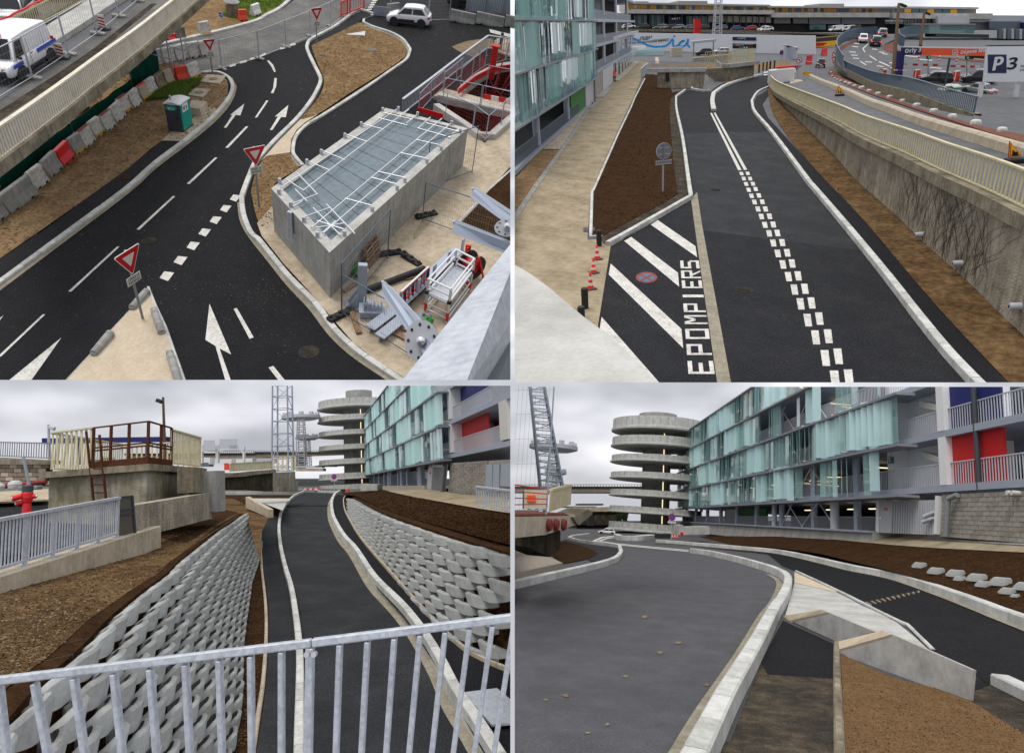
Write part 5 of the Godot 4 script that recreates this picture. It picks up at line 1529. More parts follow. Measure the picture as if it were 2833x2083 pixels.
func pit_a(s:Site,g:Plane_):
	var G :=func(x:float,y:float,l :=0.0)->Vector3:return s.on(q("A2",x,y),g,l)
	# concrete walls that rise round the pits
	for e in [["pale concrete edge beam along the near side of the square pit",[1590,955,1860,1135,1985,1228,2140,1088,2300,960],.5,.45],["pale concrete edge beam between the two pits",[1600,860,1800,905,2000,955,2300,1020],.5,.5],["tan concrete walkway between the two pits",[1640,800,1800,838,2000,890,2300,960],.3,1.6],["curved concrete edge of the round pit with a red band",[1740,830,1770,790,1900,690,2050,610,2207,585,2300,580],.5,.5]]:
		var p :=PackedVector3Array()
		for i in range(0,e[1].size(),2):p.append(G.call(e[1][i],e[1][i+1]))
		kerb(s,"pit_edge",e[0],p,-e[3],e[2],3.0,"concrete_tan" if "tan" in e[0] else "concrete_pale",.03,"edge_block")
	var rb :=PackedVector3Array()
	for e in [[1760,800],[1900,690],[2050,612],[2207,590],[2300,585]]:rb.append(G.call(e[0],e[1],.5))
	var m0 :=mesh_()
	for i in rb.size()-1:m0.bar(rb[i]+V3(0,.12,0),rb[i+1]+V3(0,.12,0),.08,.35)
	lay(s,"red_band","red band on the curved edge of the round pit",m0,"red","thing","band")
	# long grey picket fence along the lane
	rs_(s,"picket_fence","long grey picket fence between the lane and the pits",L3([G.call(1270,1000),G.call(1500,820),G.call(1760,610),G.call(2000,425),G.call(2300,470)]),1.05,.22,.045,"galvanised","galvanised")
	var rf :=[["red mesh guard fence at the corner of the square pit",[1410,990,1480,905,1625,770],1.3],["red mesh guard fence along the far side of the square pit",[1620,860,1860,905,2140,975,2300,1010],1.4],["red mesh guard fence round the curved pit",[1770,760,1900,640,2030,545,2207,520,2300,515],1.3],["red mesh guard fence at the near side of the square pit",[1640,1010,1800,1060,1990,1215],1.5],["red mesh guard fence at the right end of the square pit",[1990,1215,2140,1070,2300,930],1.5],["red mesh guard fence on the walkway behind the pits",[1620,800,1720,720,1780,660],1.3],["red mesh guard fence inside the round pit",[1990,760,2207,800,2300,815],1.5]]
	for e in rf:
		var p :=PackedVector3Array()
		for i in range(0,e[1].size(),2):p.append(G.call(e[1][i],e[1][i+1],.35))
		fence(s,"guard_fence",e[0],"fence",p,e[2],2.6,.2,"steel_grey","red_mesh","",7,"red mesh guard fences round the pits")
	for e in [["red plank barrier at the corner of the square pit",1405,985,1620,1045,"red"],["red and white plank across the round pit",1970,870,2230,920,"red"]]:
		var a:Vector3=G.call(e[1],e[2],.4);var b:Vector3=G.call(e[3],e[4],.4);var o :=thing(s,"plank_barrier",e[0],"barrier",a)
		for i in 4:
			pr_S(o,"plank","white" if i % 2 and "white" in e[0] else "red",(b-a)*(i/4.0)+V3(0,.3,0),(b-a)*((i+1)/4.0)+V3(0,.3,0),.05,.3)
	# formwork scaffold in the pit
	var so :=thing(s,"pit_scaffold","tangle of pink red scaffold and shores inside the round pit","scaffold",G.call(2000,820,-2.0))
	var o0:Vector3=G.call(2000,820,-2.0)
	for i in 26:
		var a:Vector3=G.call(rr(1920,2260),rr(700,850),rr(-2.5,-.5))-o0;var b :=a+V3(rr(-1.5,1.5),rr(.5,3.0),rr(-1,1));pc_S(so,"shore",["red_mesh","steel_grey","brick_red"][i % 3],a,b,.05,.05,6)
	for i in 9:
		var a:Vector3=G.call(1850+i*14,1080+i*13,-2.5);pc_S(so,"rebar","charcoal",a-o0,a-o0+V3(0,2.6,0),.04,.04,6)
	var cp :=thing(s,"red_column","red steel column rising from the round pit","column",G.call(2045,640,.2))
	pb_S(cp,"shaft","sign_red",V3(0,.8,0),V3(.4,2.2,.3),.02)
	pb_S(cp,"cap_plate","sign_red",V3(0,1.95,0),V3(.6,.1,.5))

func steel_plate(s:Site,called:String,label:String,e:Array,thick:float,m:String):
	var v :=PackedVector3Array()
	for p in e:v.append(s.at(q(p[0],p[1],p[2]),p[3]))
	var o :=thing(s,called,label,"steel bracket",v[0])
	for i in range(v.size()-1,-1,-1):v[i]-=v[0]
	var n :=V3()
	for i in range(1,v.size()-1):n+=v[i].cross(v[i+1])
	n=n.normalized()
	if n.dot(s.ray(V2(1000,800)))>0:n=-n
	var b :=mesh_()
	b.fan(v,n,thick)
	part(o,"plate",b,m,s)
	var fl :=mesh_()
	for i in v.size()-1:fl.bar(v[i]+n*.004,v[i+1]+n*.004,.03,.03,n)
	part(o,"edge_bead",fl,"steel_grey",s)
func steel_disc(s:Site,label:String,c:Vector2,rx:float,ry:float,z:float):
	var p :=s.at(c,z)
	var u :=s.at(c+V2(rx,0),z)-p
	var w :=s.at(c-V2(0,ry),z)-p
	var n :=u.cross(w).normalized()
	var o :=thing(s,"bolt_plate",label,"steel plate",p)
	var v :=PackedVector3Array()
	for i in 28:v.append(u*cos(TAU*i/28)+w*sin(TAU*i/28))
	var b :=mesh_()
	b.fan(v,n,.04)
	part(o,"disc",b,"light_grey",s)
	for i in 9:
		var h :=mesh_();var c2 :=(u*cos(TAU*i/9+.3)+w*sin(TAU*i/9+.3))*.78;var hv :=PackedVector3Array()
		for k in 10:hv.append(c2+n*.003+(u*cos(TAU*k/10)+w*sin(TAU*k/10))*.085)
		h.fan(hv,n);part(o,"bolt_hole",h,"charcoal",s)
	pl_S(o,"pivot","chrome",[[u.length()*.3,0],[u.length()*.26,.06],[0,.1]],Transform3D(Basis(u.normalized(),n,u.normalized().cross(n)),V3()),16)

# ================================================================ the access road along the car park, terminal behind
func build_b():
	var s :=SB
	var g :=ground(48,10.9)
	var G :=func(c:String,x:float,y:float,l :=0.0)->Vector3:return s.on(q(c,x,y),g,l)
	lay(s,"ground","grey asphalt forecourt reaching to the far terminal",sheet(s,g,L2([V2(1300,59),V2(3150,59),V2(3150,1250),V2(1300,1250)]),0.0,3.0),"asphalt_grey")
	lay(s,"road","fresh dark asphalt of the two lane access road",sheet(s,g,sq(["B1",1400,845,1480,775,1690,790,1760,735,1900,685,2140,640,"B2",300,560,200,640,0,740,"B1",2100,790,2040,870,2060,970,"B2",0,1110,220,1400,"B4",400,0,800,500,1300,1150,1800,1760,"B3",1250,1760,700,1760,720,1150,830,460,1280,210,1545,50,"B1",1470,1200,1410,960],true,2),.006),"asphalt")
	lay(s,"road_patch","lighter worn asphalt band across the access road",sheet(s,g,qs(["B1",1475,1150,2190,1135,"B2",30,1170,370,1600,"B4",420,50,800,510,"B3",1600,330,"B1",1545,1640]),.01),"asphalt_mid")
	lay(s,"path","sandy concrete footpath along the car park",sheet(s,g,qs(["B1",125,1660,390,1280,620,935,705,888,600,885,640,860,780,735,880,700,1000,590,1065,525,1160,540,1085,690,1022,850,980,930,880,1150,655,1660,"B3",630,400,640,415,720,410,830,462,720,1150,690,1760,-400,1760,-400,400,0,195]),.05,.1),"sand_path")
	lay(s,"path_strip","pale concrete strip at the foot of the car park",sheet(s,g,qs(["B1",235,1285,385,1285,640,930,690,895,570,895]),.06),"concrete_tan")
	lay(s,"path_strip","brown dirty strip at the foot of the car park in front",sheet(s,g,qs(["B1",-300,1800,0,1545,230,1292,385,1290,125,1660,"B3",0,190,-400,600]),.055),"soil_stony")
	kerb(s,"kerb","grey flush kerb between the path and the car park strip",s.on_all(qs(["B3",-300,540,0,190,"B1",130,1652,400,1275,620,945,700,888]),g),-.35,.09,2.0,"concrete")
	var bed :=sq(["B1",1130,642,1200,640,1265,655,1330,720,1362,795,1412,785,1350,850,1340,1000,1372,1400,"B3",1408,10,1300,90,750,390,665,390,"B1",690,1640,900,1150,1045,840],true,2,20)
	lay(s,"planting_bed","long bed of dark brown earth beside the footpath",sheet(s,g,bed,.08),"soil_dark")
	scatter(s,"earth_clods","small clods on the long dark bed",pebble("soil_dark",5),in_poly(s,g,bed,6000,.08,.02,.10))
	kerb(s,"kerb","thin pale kerb between footpath and dark bed",s.on_all(qs(["B3",760,400,640,405,640,380,655,0,"B1",665,1652,890,1150,1000,925,1030,850,1120,680]),g),-.18,.12,2.0,"kerb")
	lay(s,"verge","dusty asphalt margin between dark bed and white kerb",sheet(s,g,sq(["B1",1412,785,1475,772,1402,840,1408,960,1470,1220,1545,1652,"B3",1545,20,960,395,760,450,750,392,1300,92,1412,20,"B1",1405,1652,1372,1400,1340,1000,1350,850],true,2),.07),"asphalt_dusty")
	kerb(s,"kerb","white kerb on the left side of the access road",s.on_all(sq(["B3",822,478,960,400,1280,215,1545,60,"B1",1530,1652,1465,1220,1408,960,1402,840,1478,782]),g),.26,.26,1.2,"kerb")
	kerb(s,"kerb","white kerb on the right side of the access road",s.on_all(sq(["B4",1900,1840,1560,1480,1300,1160,1000,760,700,380,388,0,"B2",335,1590,150,1330,0,1125,"B1",2060,975,2035,880,2090,800,2207,748,"B2",120,720]),g),-.3,.26,1.2,"kerb")
	kerb(s,"kerb","white divider kerb between the ramp and the access road",s.on_all(sq(["B1",1740,960,1725,880,1735,810,1830,745,1980,690,2140,650]),g),.55,.3,1.2,"kerb")
	kerb(s,"kerb","white kerb at the mouth of the sunken ramp",s.on_all(sq(["B1",1520,740,1520,775,1600,790,1690,788]),g),.3,.3,1.2,"kerb")
	lay(s,"verge","dark asphalt margin right of the white kerb",sheet(s,g,qs(["B1",2207,760,2090,830,2060,900,2110,1000,"B2",0,1070,150,1290,"B4",420,0,1010,740,1330,1140,1930,1840,2200,1800,1600,1150,900,330,590,0,"B2",290,1330,0,1010,"B1",2140,900,2207,800]),.05),"asphalt_fresh")
	lay(s,"gutter","tan block gutter beside the painted letters",sheet(s,g,qs(["B3",1522,62,1575,5,1620,300,1870,1660,1750,1660,1590,560]),.012),"gutter")
	flakes(s,g,"pale dust flecks on the access road",[["B1",1560,1020,22,300],["B3",1000,1000,90,900],["B3",900,500,40,500],["B3",2000,1100,150,700],["B4",600,700,150,600],["B1",1900,1300,90,500]])
	# painted marks
	var sq :=[]
	for e in [["B1",1958,1497],["B1",1978,1540],["B1",1998,1587],["B1",2020,1637],["B1",2012,1495],["B1",2033,1540],["B1",2057,1585],["B1",2080,1630],["B3",2045,37],["B3",2070,90],["B3",2100,150],["B3",2130,215],["B3",2160,287],["B3",2108,33],["B3",2138,88],["B3",2165,150],["B4",15,213],["B4",47,284],["B4",83,357],["B4",125,440],["B4",168,528],["B4",210,620],["B4",262,727],["B4",320,838],["B4",378,960],["B4",445,1095],["B4",522,1247],["B4",608,1420],["B4",700,1610],["B4",12,360],["B4",47,443],["B4",86,533],["B4",130,628],["B4",178,733],["B4",230,845],["B4",283,968],["B4",345,1108],["B4",413,1257],["B4",497,1435],["B4",580,1620]]:
		var c :=q(e[0],e[1],e[2]);var k :=(c.y-48)/540.0;var w :=7.5*k;var h :=7.2*k*k;sq.append(L2([c+V2(-w*1.05,-h),c+V2(w*.65,-h),c+V2(w*1.05,h),c+V2(-w*.55,h)]))
	marks(s,g,"double_squares","double row of white squares down the access road",sq,"paint","marking_square")
	marks(s,g,"double_line","double white line ahead of the divider kerb",[qs(["B1",1688,975,1703,973,1958,1466,1930,1468]),qs(["B1",1718,973,1733,971,1850,1180,2007,1463,1980,1466])],"paint","marking_line")
	marks(s,g,"hatching","white diagonal hatching on the fire access bay",[qs(["B3",1175,285,1235,245,1560,470,1575,565]),qs(["B3",945,425,1005,390,1410,700,1420,820]),qs(["B3",812,715,828,620,1440,1185,1455,1350]),qs(["B3",733,1190,750,1080,1260,1660,1110,1660])],"paint","hatch_stripe")
	letters(s,g)
	var rc :=q("B3",1138,740)
	var ro :=base(s,"no_stopping_roundel","red and blue no stopping roundel painted on the fire access bay",s.on(rc,g,.014))
	var ell :=func(f:float)->PackedVector2Array:
		var v :=PackedVector2Array()
		for i in 32:v.append(rc+V2(cos(TAU*i/32)*29.8,sin(TAU*i/32)*15.2)*f)
		return v
	var bx :=func(a:float)->PackedVector2Array:
		return line_quad(rc+V2(cos(a)*29,sin(a)*15),rc-V2(cos(a)*29,sin(a)*15),5.0)
	for e in [[ell.call(1.0),.0,"brick_faded","red_ring"],[ell.call(.74),.004,"blue_faded","blue_field"],[bx.call(.8),.008,"brick_faded","red_bar"],[bx.call(-.8),.012,"brick_faded","red_bar"]]:
		var b :=mesh_();var v :=s.on_all(e[0],g,.014+e[1])
		for i in v.size():v[i]-=s.on(rc,g,.014)
		b.fan(v,UP);part(ro,e[3],b,e[2])
	for e in [["round cover in the right lane beside the painted letters",q("B3",1980,847),23.0],["round cover in the left lane by the double squares",q("B1",1735,1637),16.0]]:manhole(s,g,e[0],e[1],e[2])
	manhole(s,g,"round sandy cover in the footpath far off",q("B1",1030,768),16.0,"sand_path",.06)
	var dp :=base(s,"drain_grate","slotted drain grate at the corner of the dark bed",G.call("B3",640,328,.06))
	for i in 9:
		var a:Vector3=G.call("B3",598+i*11,345-i*.6,.07);var b2:Vector3=G.call("B3",600+i*11,312-i*.6,.07);pr_(dp,"grate_bar","dark_grey",a-G.call("B3",640,328,.06),b2-G.call("B3",640,328,.06),.06,.03)
	for e in [["black bollard at the corner of the dark bed by the white kerb",730,466,332],["black bollard near the foreground parapet behind the cones",608,1003,830],["black bollard half hidden behind the foreground parapet",578,1140,990]]:
		var p:Vector3=G.call("B3",e[1],e[2],.05);bollard(s,e[0],p,s.hgt(p,q("B3",e[1],e[3])),.13,"charcoal")
	for e in [["red and white cone next to the corner bollard",712,582,455],["red and white cone in the middle of three",682,700,572],["red and white cone nearest the lone black bollard",655,838,697]]:
		var p:Vector3=G.call("B3",e[1],e[2],.05);cone_(s,e[0],p,s.hgt(p,q("B3",e[1]-8,e[3])))
	round_sign(s,"round_road_sign","grey back of a round road sign with a plate on the dark bed",s.on(V2(1834,530),g,.08),q("B1",1258,1302),22.0,"back",.1)
	# foreground parapet of the ramp
	var gp :=ground(48,1.7)
	lay(s,"parapet","smooth pale concrete parapet of the spiral ramp close up",sheet(s,gp,sq(["B3",-500,420,0,632,240,785,430,940,600,1082,800,1232,1000,1408,1250,1660,1500,1930,-500,1930],false,4),0.0,.8),"concrete_pale","thing","parapet")
	car_park_b(s,g)
	person_b(s,G.call("B1",860,706,.05))
	middle_b(s,g)
	ramp_b(s,g)
	far_b(s,g)

func letters(s:Site,g:Plane_):
	var b0 :=s.on(q("B3",1728,1572),g,.014)
	var b1 :=s.on(q("B3",1588,592),g,.014)
	var V0 :=s.on(q("B3",1500,1572),g,.014)-b0
	var V1 :=s.on(q("B3",1428,592),g,.014)-b1
	var o :=base(s,"painted_lettering","white painted word POMPIERS on the fire access bay",b0)
	var d :=(b1-b0).normalized()
	var L :=b0.distance_to(b1)
	var U :=func(y:float)->float:return (s.on(q("B3",lerpf(1588,1728,(y-592)/980.0),y),g,.014)-b0).dot(d)/L
	var t :=.17
	var gl :={"E":[[0,0,t,1],[t,0,1,t],[t,.42,.85,.58],[t,1-t,1,1]],"P":[[0,0,t,1],[t,1-t,1,1],[t,.36,1,.52],[1-t,.52,1,1-t]],"O":[[0,0,t,1],[1-t,0,1,1],[t,0,1-t,t],[t,1-t,1-t,1]],"M":[[0,0,t,1],[1-t,0,1,1],[t,1,.5,.5,1],[1-t,1,.5,.5,1]],"I":[[.1,0,.9,1]],"R":[[0,0,t,1],[t,1-t,1,1],[t,.42,1,.56],[1-t,.56,1,1-t],[.45,.42,.9,0,1]],"S":[[0,0,1,t],[1-t,t,1,.5],[0,.44,1-t,.6],[0,.6,t,1],[t,1-t,1,1]]}
	for e in [["O",1790,1655],["E",1572,1460],["P",1408,1315],["O",1270,1183],["M",1142,1066],["P",1038,965],["I",914,886],["E",832,765],["R",747,680],["S",662,594]]:
		var u0:float=U.call(e[1]);var u1:float=U.call(e[2])
		var P :=func(u:float,v:float)->Vector3:
			var w :=lerpf(u0,u1,u)
			return d*(w*L)+V0.lerp(V1,w)*v
		var m :=mesh_()
		for k in gl[e[0]]:
			if k.size()==4:m.quad(P.call(k[0],k[1]),P.call(k[2],k[1]),P.call(k[2],k[3]),P.call(k[0],k[3]))
			else:m.fan(L3([P.call(k[0]-t*.6,k[1]),P.call(k[0]+t*.6,k[1]),P.call(k[2]+t*.6,k[3]),P.call(k[2]-t*.6,k[3])]),UP)
		for i in range(0,m.v.size(),3):
			if (m.v[i+2]-m.v[i]).cross(m.v[i+1]-m.v[i]).y<0:
				var w :=m.v[i+1];m.v[i+1]=m.v[i+2];m.v[i+2]=w
			for j in 3:m.n[i+j]=UP
		part(o,"letter_"+String(e[0]).to_lower(),m,"paint",s)

# a glazed car park front: storeys of slabs and rails behind rows of turned glass fins
func glass_front(s:Site,o:Node3D,o0:Vector3,A:Vector3,B:Vector3,ys:Array,u0:float,u1:float,pitch:float,out:float,kinds:Array,hide_from :=9.0):
	var d :=(B-A)
	d.y=0
	var L :=d.length()
	d/=L
	var n :=UP.cross(d)
	if n.dot(-A)<0:n=-n
	var meshes :={}
	var cnt :=0
	var rest :={}
	var num :=int((u1-u0)*L/pitch)
	for i_ in num:
		var i :=num-1-i_ if A.length()>B.length() else i_
		for r in ys.size()-1:
			var y0:float=ys[r];var y1:float=ys[r+1];var u :=u0*L+(i+.5)*pitch;var c :=A+d*u+V3(0,(y0+y1)*.5+rr(-.12,.12),0)+n*(out+rr(-.05,.1));var inside :=true
			for cp in s.cuts:
				if cp.dot(c)<-.8:inside=false
			if not inside:continue
			var zone :=sin(i*.23+r*2.1)+.6*sin(i*.61+r)
			if hide_from<5.0 and r % 2==0 and u>hide_from*L and rng.randf()<.5:continue
			var kind:String=kinds[0] if zone>.45 else (kinds[1] if zone>-.55 else kinds[2]);var turn :=rr(-.15,.15)+(.45 if zone>.2 else (-.5 if zone<-.6 else .1));var key :="%s%d" % [kind,r];var w :=pitch*.9
			if not meshes.has(key):
				var m :=mesh_();m.box(Transform3D(),V3(w,(y1-y0)*.96,.03));meshes[key]=m
			var bs :=Basis(d,UP,d.cross(UP))*Basis(UP,turn);var t :=TF(bs,c-o0);var mb :=mesh_();mb.add(meshes[key],t)
			if cnt<295:part(o,"glass_panel",mb,kind,s)
			else:
				if not rest.has(kind):rest[kind]=MB.new()
				rest[kind].add(mb,Transform3D())
			cnt+=1
			# bracket that carries the panel
			if i % 2==0:
				var bk :=mesh_();bk.box(TF(bs,A+d*u+V3(0,y1-.06,0)+n*(out*.6)-o0),V3(w*1.2,.05,.28))
				if not rest.has("bracket_grey"):rest["bracket_grey"]=MB.new()
				rest["bracket_grey"].add(bk,Transform3D())
	for k in rest:
		var p :=part(o,"bracket_arms" if k=="bracket_grey" else "glass_panels_beyond",rest[k],k,s)
		if p:p.set_meta("kind","stuff")
func fs_(s:Site,o:Node3D,o0:Vector3,A:Vector3,B:Vector3,u0:float,u1:float,y0:float,y1:float,z0:float,z1:float,called:String,m:String): # a box along the front, z out of the wall
	var d :=(B-A)
	d.y=0
	var L :=d.length()
	d/=L
	var n :=UP.cross(d)
	if n.dot(-A)<0:n=-n
	pr_S(o,called,m,A+d*(u0*L)+V3(0,(y0+y1)*.5,0)+n*((z0+z1)*.5)-o0,A+d*(u1*L)+V3(0,(y0+y1)*.5,0)+n*((z0+z1)*.5)-o0,absf(z1-z0),absf(y1-y0))
func fr_(s:Site,o:Node3D,o0:Vector3,A:Vector3,B:Vector3,u0:float,u1:float,y:float,h:float,z:float,step:float,m:String,limit :=290):
	var d :=(B-A)
	d.y=0
	var L :=d.length()
	d/=L
	var n :=UP.cross(d)
	if n.dot(-A)<0:n=-n
	var num :=int((u1-u0)*L/step)
	var rest :=mesh_()
	for i in num+1:
		var p :=A+d*((u0+(u1-u0)*i/maxf(num,1))*L)+n*z-o0;rest.bar(p+V3(0,y,0),p+V3(0,y+h,0),step*.3,.02,n)
	rest.bar(A+d*(u0*L)+n*z+V3(0,y+h,0)-o0,A+d*(u1*L)+n*z+V3(0,y+h,0)-o0,.06,.05)
	var r :=part(o,"balustrade",rest,m,s)
	if r:r.set_meta("kind","stuff")

func car_park_b(s:Site,g:Plane_):
	var A :=s.on(q("B1",0,1480),g)
	var B :=s.on(q("B1",800,745),g)
	var A0 :=A+(A-B)*.35
	var o :=thing(s,"car_park","glass fronted car park along the left of the footpath","building",A)
	var U :=func(x:float,y:float)->float: # share along the front for a point of the picture
		var p :=s.wall(q("B1",x,y),A,B)
		return (p-A0).dot((B-A0).normalized())/A0.distance_to(B)
	var H :=func(x:float,y:float)->float:return s.wall(q("B1",x,y),A,B).y-A.y
	var y_ledge:float=H.call(0,1430)
	var y3:float=H.call(0,1040)
	var y2:float=H.call(0,600)
	var y1:float=H.call(0,165)
	var y0:float=H.call(0,-260)
	var ue:float=U.call(655,640)
	fs_(s,o,A,A0,B,0,ue,0,y_ledge,-.6,0.3,"plinth","concrete_pale")
	fs_(s,o,A,A0,B,0,ue,y_ledge,y_ledge+.12,-.6,.42,"ledge","steel_grey")
	fr_(s,o,A,A0,B,0,U.call(545,830),y_ledge+.1,1.05,.1,.16,"slate_rail")
	fs_(s,o,A,A0,B,0,1.55,y3+.1,y3+.5,-14,.2,"floor_slab","steel_grey")
	fs_(s,o,A,A0,B,0,1.75,y2+.1,y2+.5,-14,.2,"floor_slab","steel_grey")
	fs_(s,o,A,A0,B,0,1.75,y1,y1+.4,-14,.2,"floor_slab","steel_grey")
	fs_(s,o,A,A0,B,0,1.75,y1+4.0,y1+4.4,-14,.2,"floor_slab","steel_grey")
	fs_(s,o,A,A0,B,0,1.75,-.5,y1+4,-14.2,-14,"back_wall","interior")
	fs_(s,o,A,A0,B,0,ue,-.2,.05,-14,-.6,"ground_slab","dark_grey")
	for y in [y3,y2,y1]:fs_(s,o,A,A0,B,0,ue,y-.02,y+.1,.2,1.1,"catwalk","mid_grey")
	glass_front(s,o,A,A0,B,[y3,y2,y1,y0],0,ue,.78,.75,["glass_pale","glass_clear","glass_deep"])
	for e in [[190,1165],[450,960]]:
		var u:float=U.call(e[0],e[1]);var p :=A0.lerp(B,u);pc_S(o,"column","steel_grey",p-A+V3(0,y_ledge,0),p-A+V3(0,y3+.1,0),.3,.3,14)
	# end bay: green wall, panels, block wall, open floors
	var we :=func(x0:float,x1:float,yb0:float,yb1:float,h0:float,h1:float,called:String,m:String,z :=.05):
		fs_(s,o,A,A0,B,U.call(x0,yb0),U.call(x1,yb1),h0,h1,z-.15,z,called,m)
	we.call(480,600,950,890,.0,y3+.1,"green_wall","wall_green",.1)
	we.call(598,660,888,838,.0,y3-.3,"steel_panel","light_grey",.25)
	we.call(665,752,828,768,.0,y3+.3,"block_wall","breeze",.1)
	we.call(752,845,765,700,.0,y3+.3,"steel_panel","light_grey",.2)
	for i in 6:
		var p :=A0.lerp(B,lerpf(U.call(668,826),U.call(750,768),i/5.0));var m :=mesh_()
		for j in 9:m.block(p-A+V3(.0,.25+j*.42,0),V3(.04,.03,.9))
	var pb :=A0.lerp(B,U.call(655,845))
	pc_S(o,"downpipe","mid_grey",pb-A+V3(.5,0,.4),pb-A+V3(.5,y3,.4),.12,.12,8)
	for e in [[y3+.5,y2+.1,"wall_red",655,715],[y2+.5,y1,"navy",640,900],[y1+.4,y1+4,"navy",640,900]]:
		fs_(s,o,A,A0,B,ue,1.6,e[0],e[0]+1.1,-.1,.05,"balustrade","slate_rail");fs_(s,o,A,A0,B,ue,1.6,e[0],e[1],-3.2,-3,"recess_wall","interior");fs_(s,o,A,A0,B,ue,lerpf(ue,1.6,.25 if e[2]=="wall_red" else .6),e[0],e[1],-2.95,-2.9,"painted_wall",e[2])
		for k in 4:
			var p :=A0.lerp(B,lerpf(ue,1.6,[.02,.22,.5,.85][k]));pc_S(o,"column","light_grey",p-A+V3(0,e[0],0),p-A+V3(0,e[1],0),.28,.28,12)
	var nrm :=UP.cross((B-A0).normalized())
	if nrm.dot(-A)<0:nrm=-nrm
	var bs :=Basis((B-A0).normalized(),UP,(B-A0).normalized().cross(UP))
	for e in [[y2+2.1,"off_white"],[y1+2.6,"orange"]]:
		words(o,"Terminal",e[1],TF(bs,A0.lerp(B,lerpf(ue,1.6,.33))-A+nrm*-2.8+V3(0,e[0],0)),1.4,9.0)
	# glazed stair at the far end, and the ledges around it
	var C :=s.on(q("B1",860,690),g)
	var D :=s.on(q("B1",1015,540),g)
	var st :=thing(s,"glass_stair","clear glass stair enclosure at the far end of the car park","building",C)
	var hh :=s.hgt(C,q("B1",850,345))
	var dd :=(D-C).normalized()
	for i in 6:
		var u :=i/6.0;pr_S(st,"glass_panel","glass_clear",C.lerp(D,u+.08)-C+V3(0,hh*.5,0),C.lerp(D,u+.158)-C+V3(0,hh*.5,0),.03,hh);pc_S(st,"mullion","light_grey",C.lerp(D,u)-C,C.lerp(D,u)-C+V3(0,hh,0),.1,.1,8)
	pr_S(st,"roof","light_grey",C-C+V3(-1.5,hh+.3,0),D-C+V3(0,hh+.3,0),3.0,.5)
	kerb(s,"ledge","grey concrete ledge at the corner of the block wall",s.on_all(qs(["B1",610,888,700,888,660,940]),g,.05),-.25,.12,1.5,"concrete")
	lay(s,"ledge_slab","concrete footing slab round the block wall",sheet(s,g,qs(["B1",665,835,770,835,835,755,745,752]),.16,.1),"concrete")
	lay(s,"ledge_slab","concrete footing slab of the glass stair",sheet(s,g,qs(["B1",850,690,900,695,1075,530,1030,525]),.16,.1),"concrete_tan")

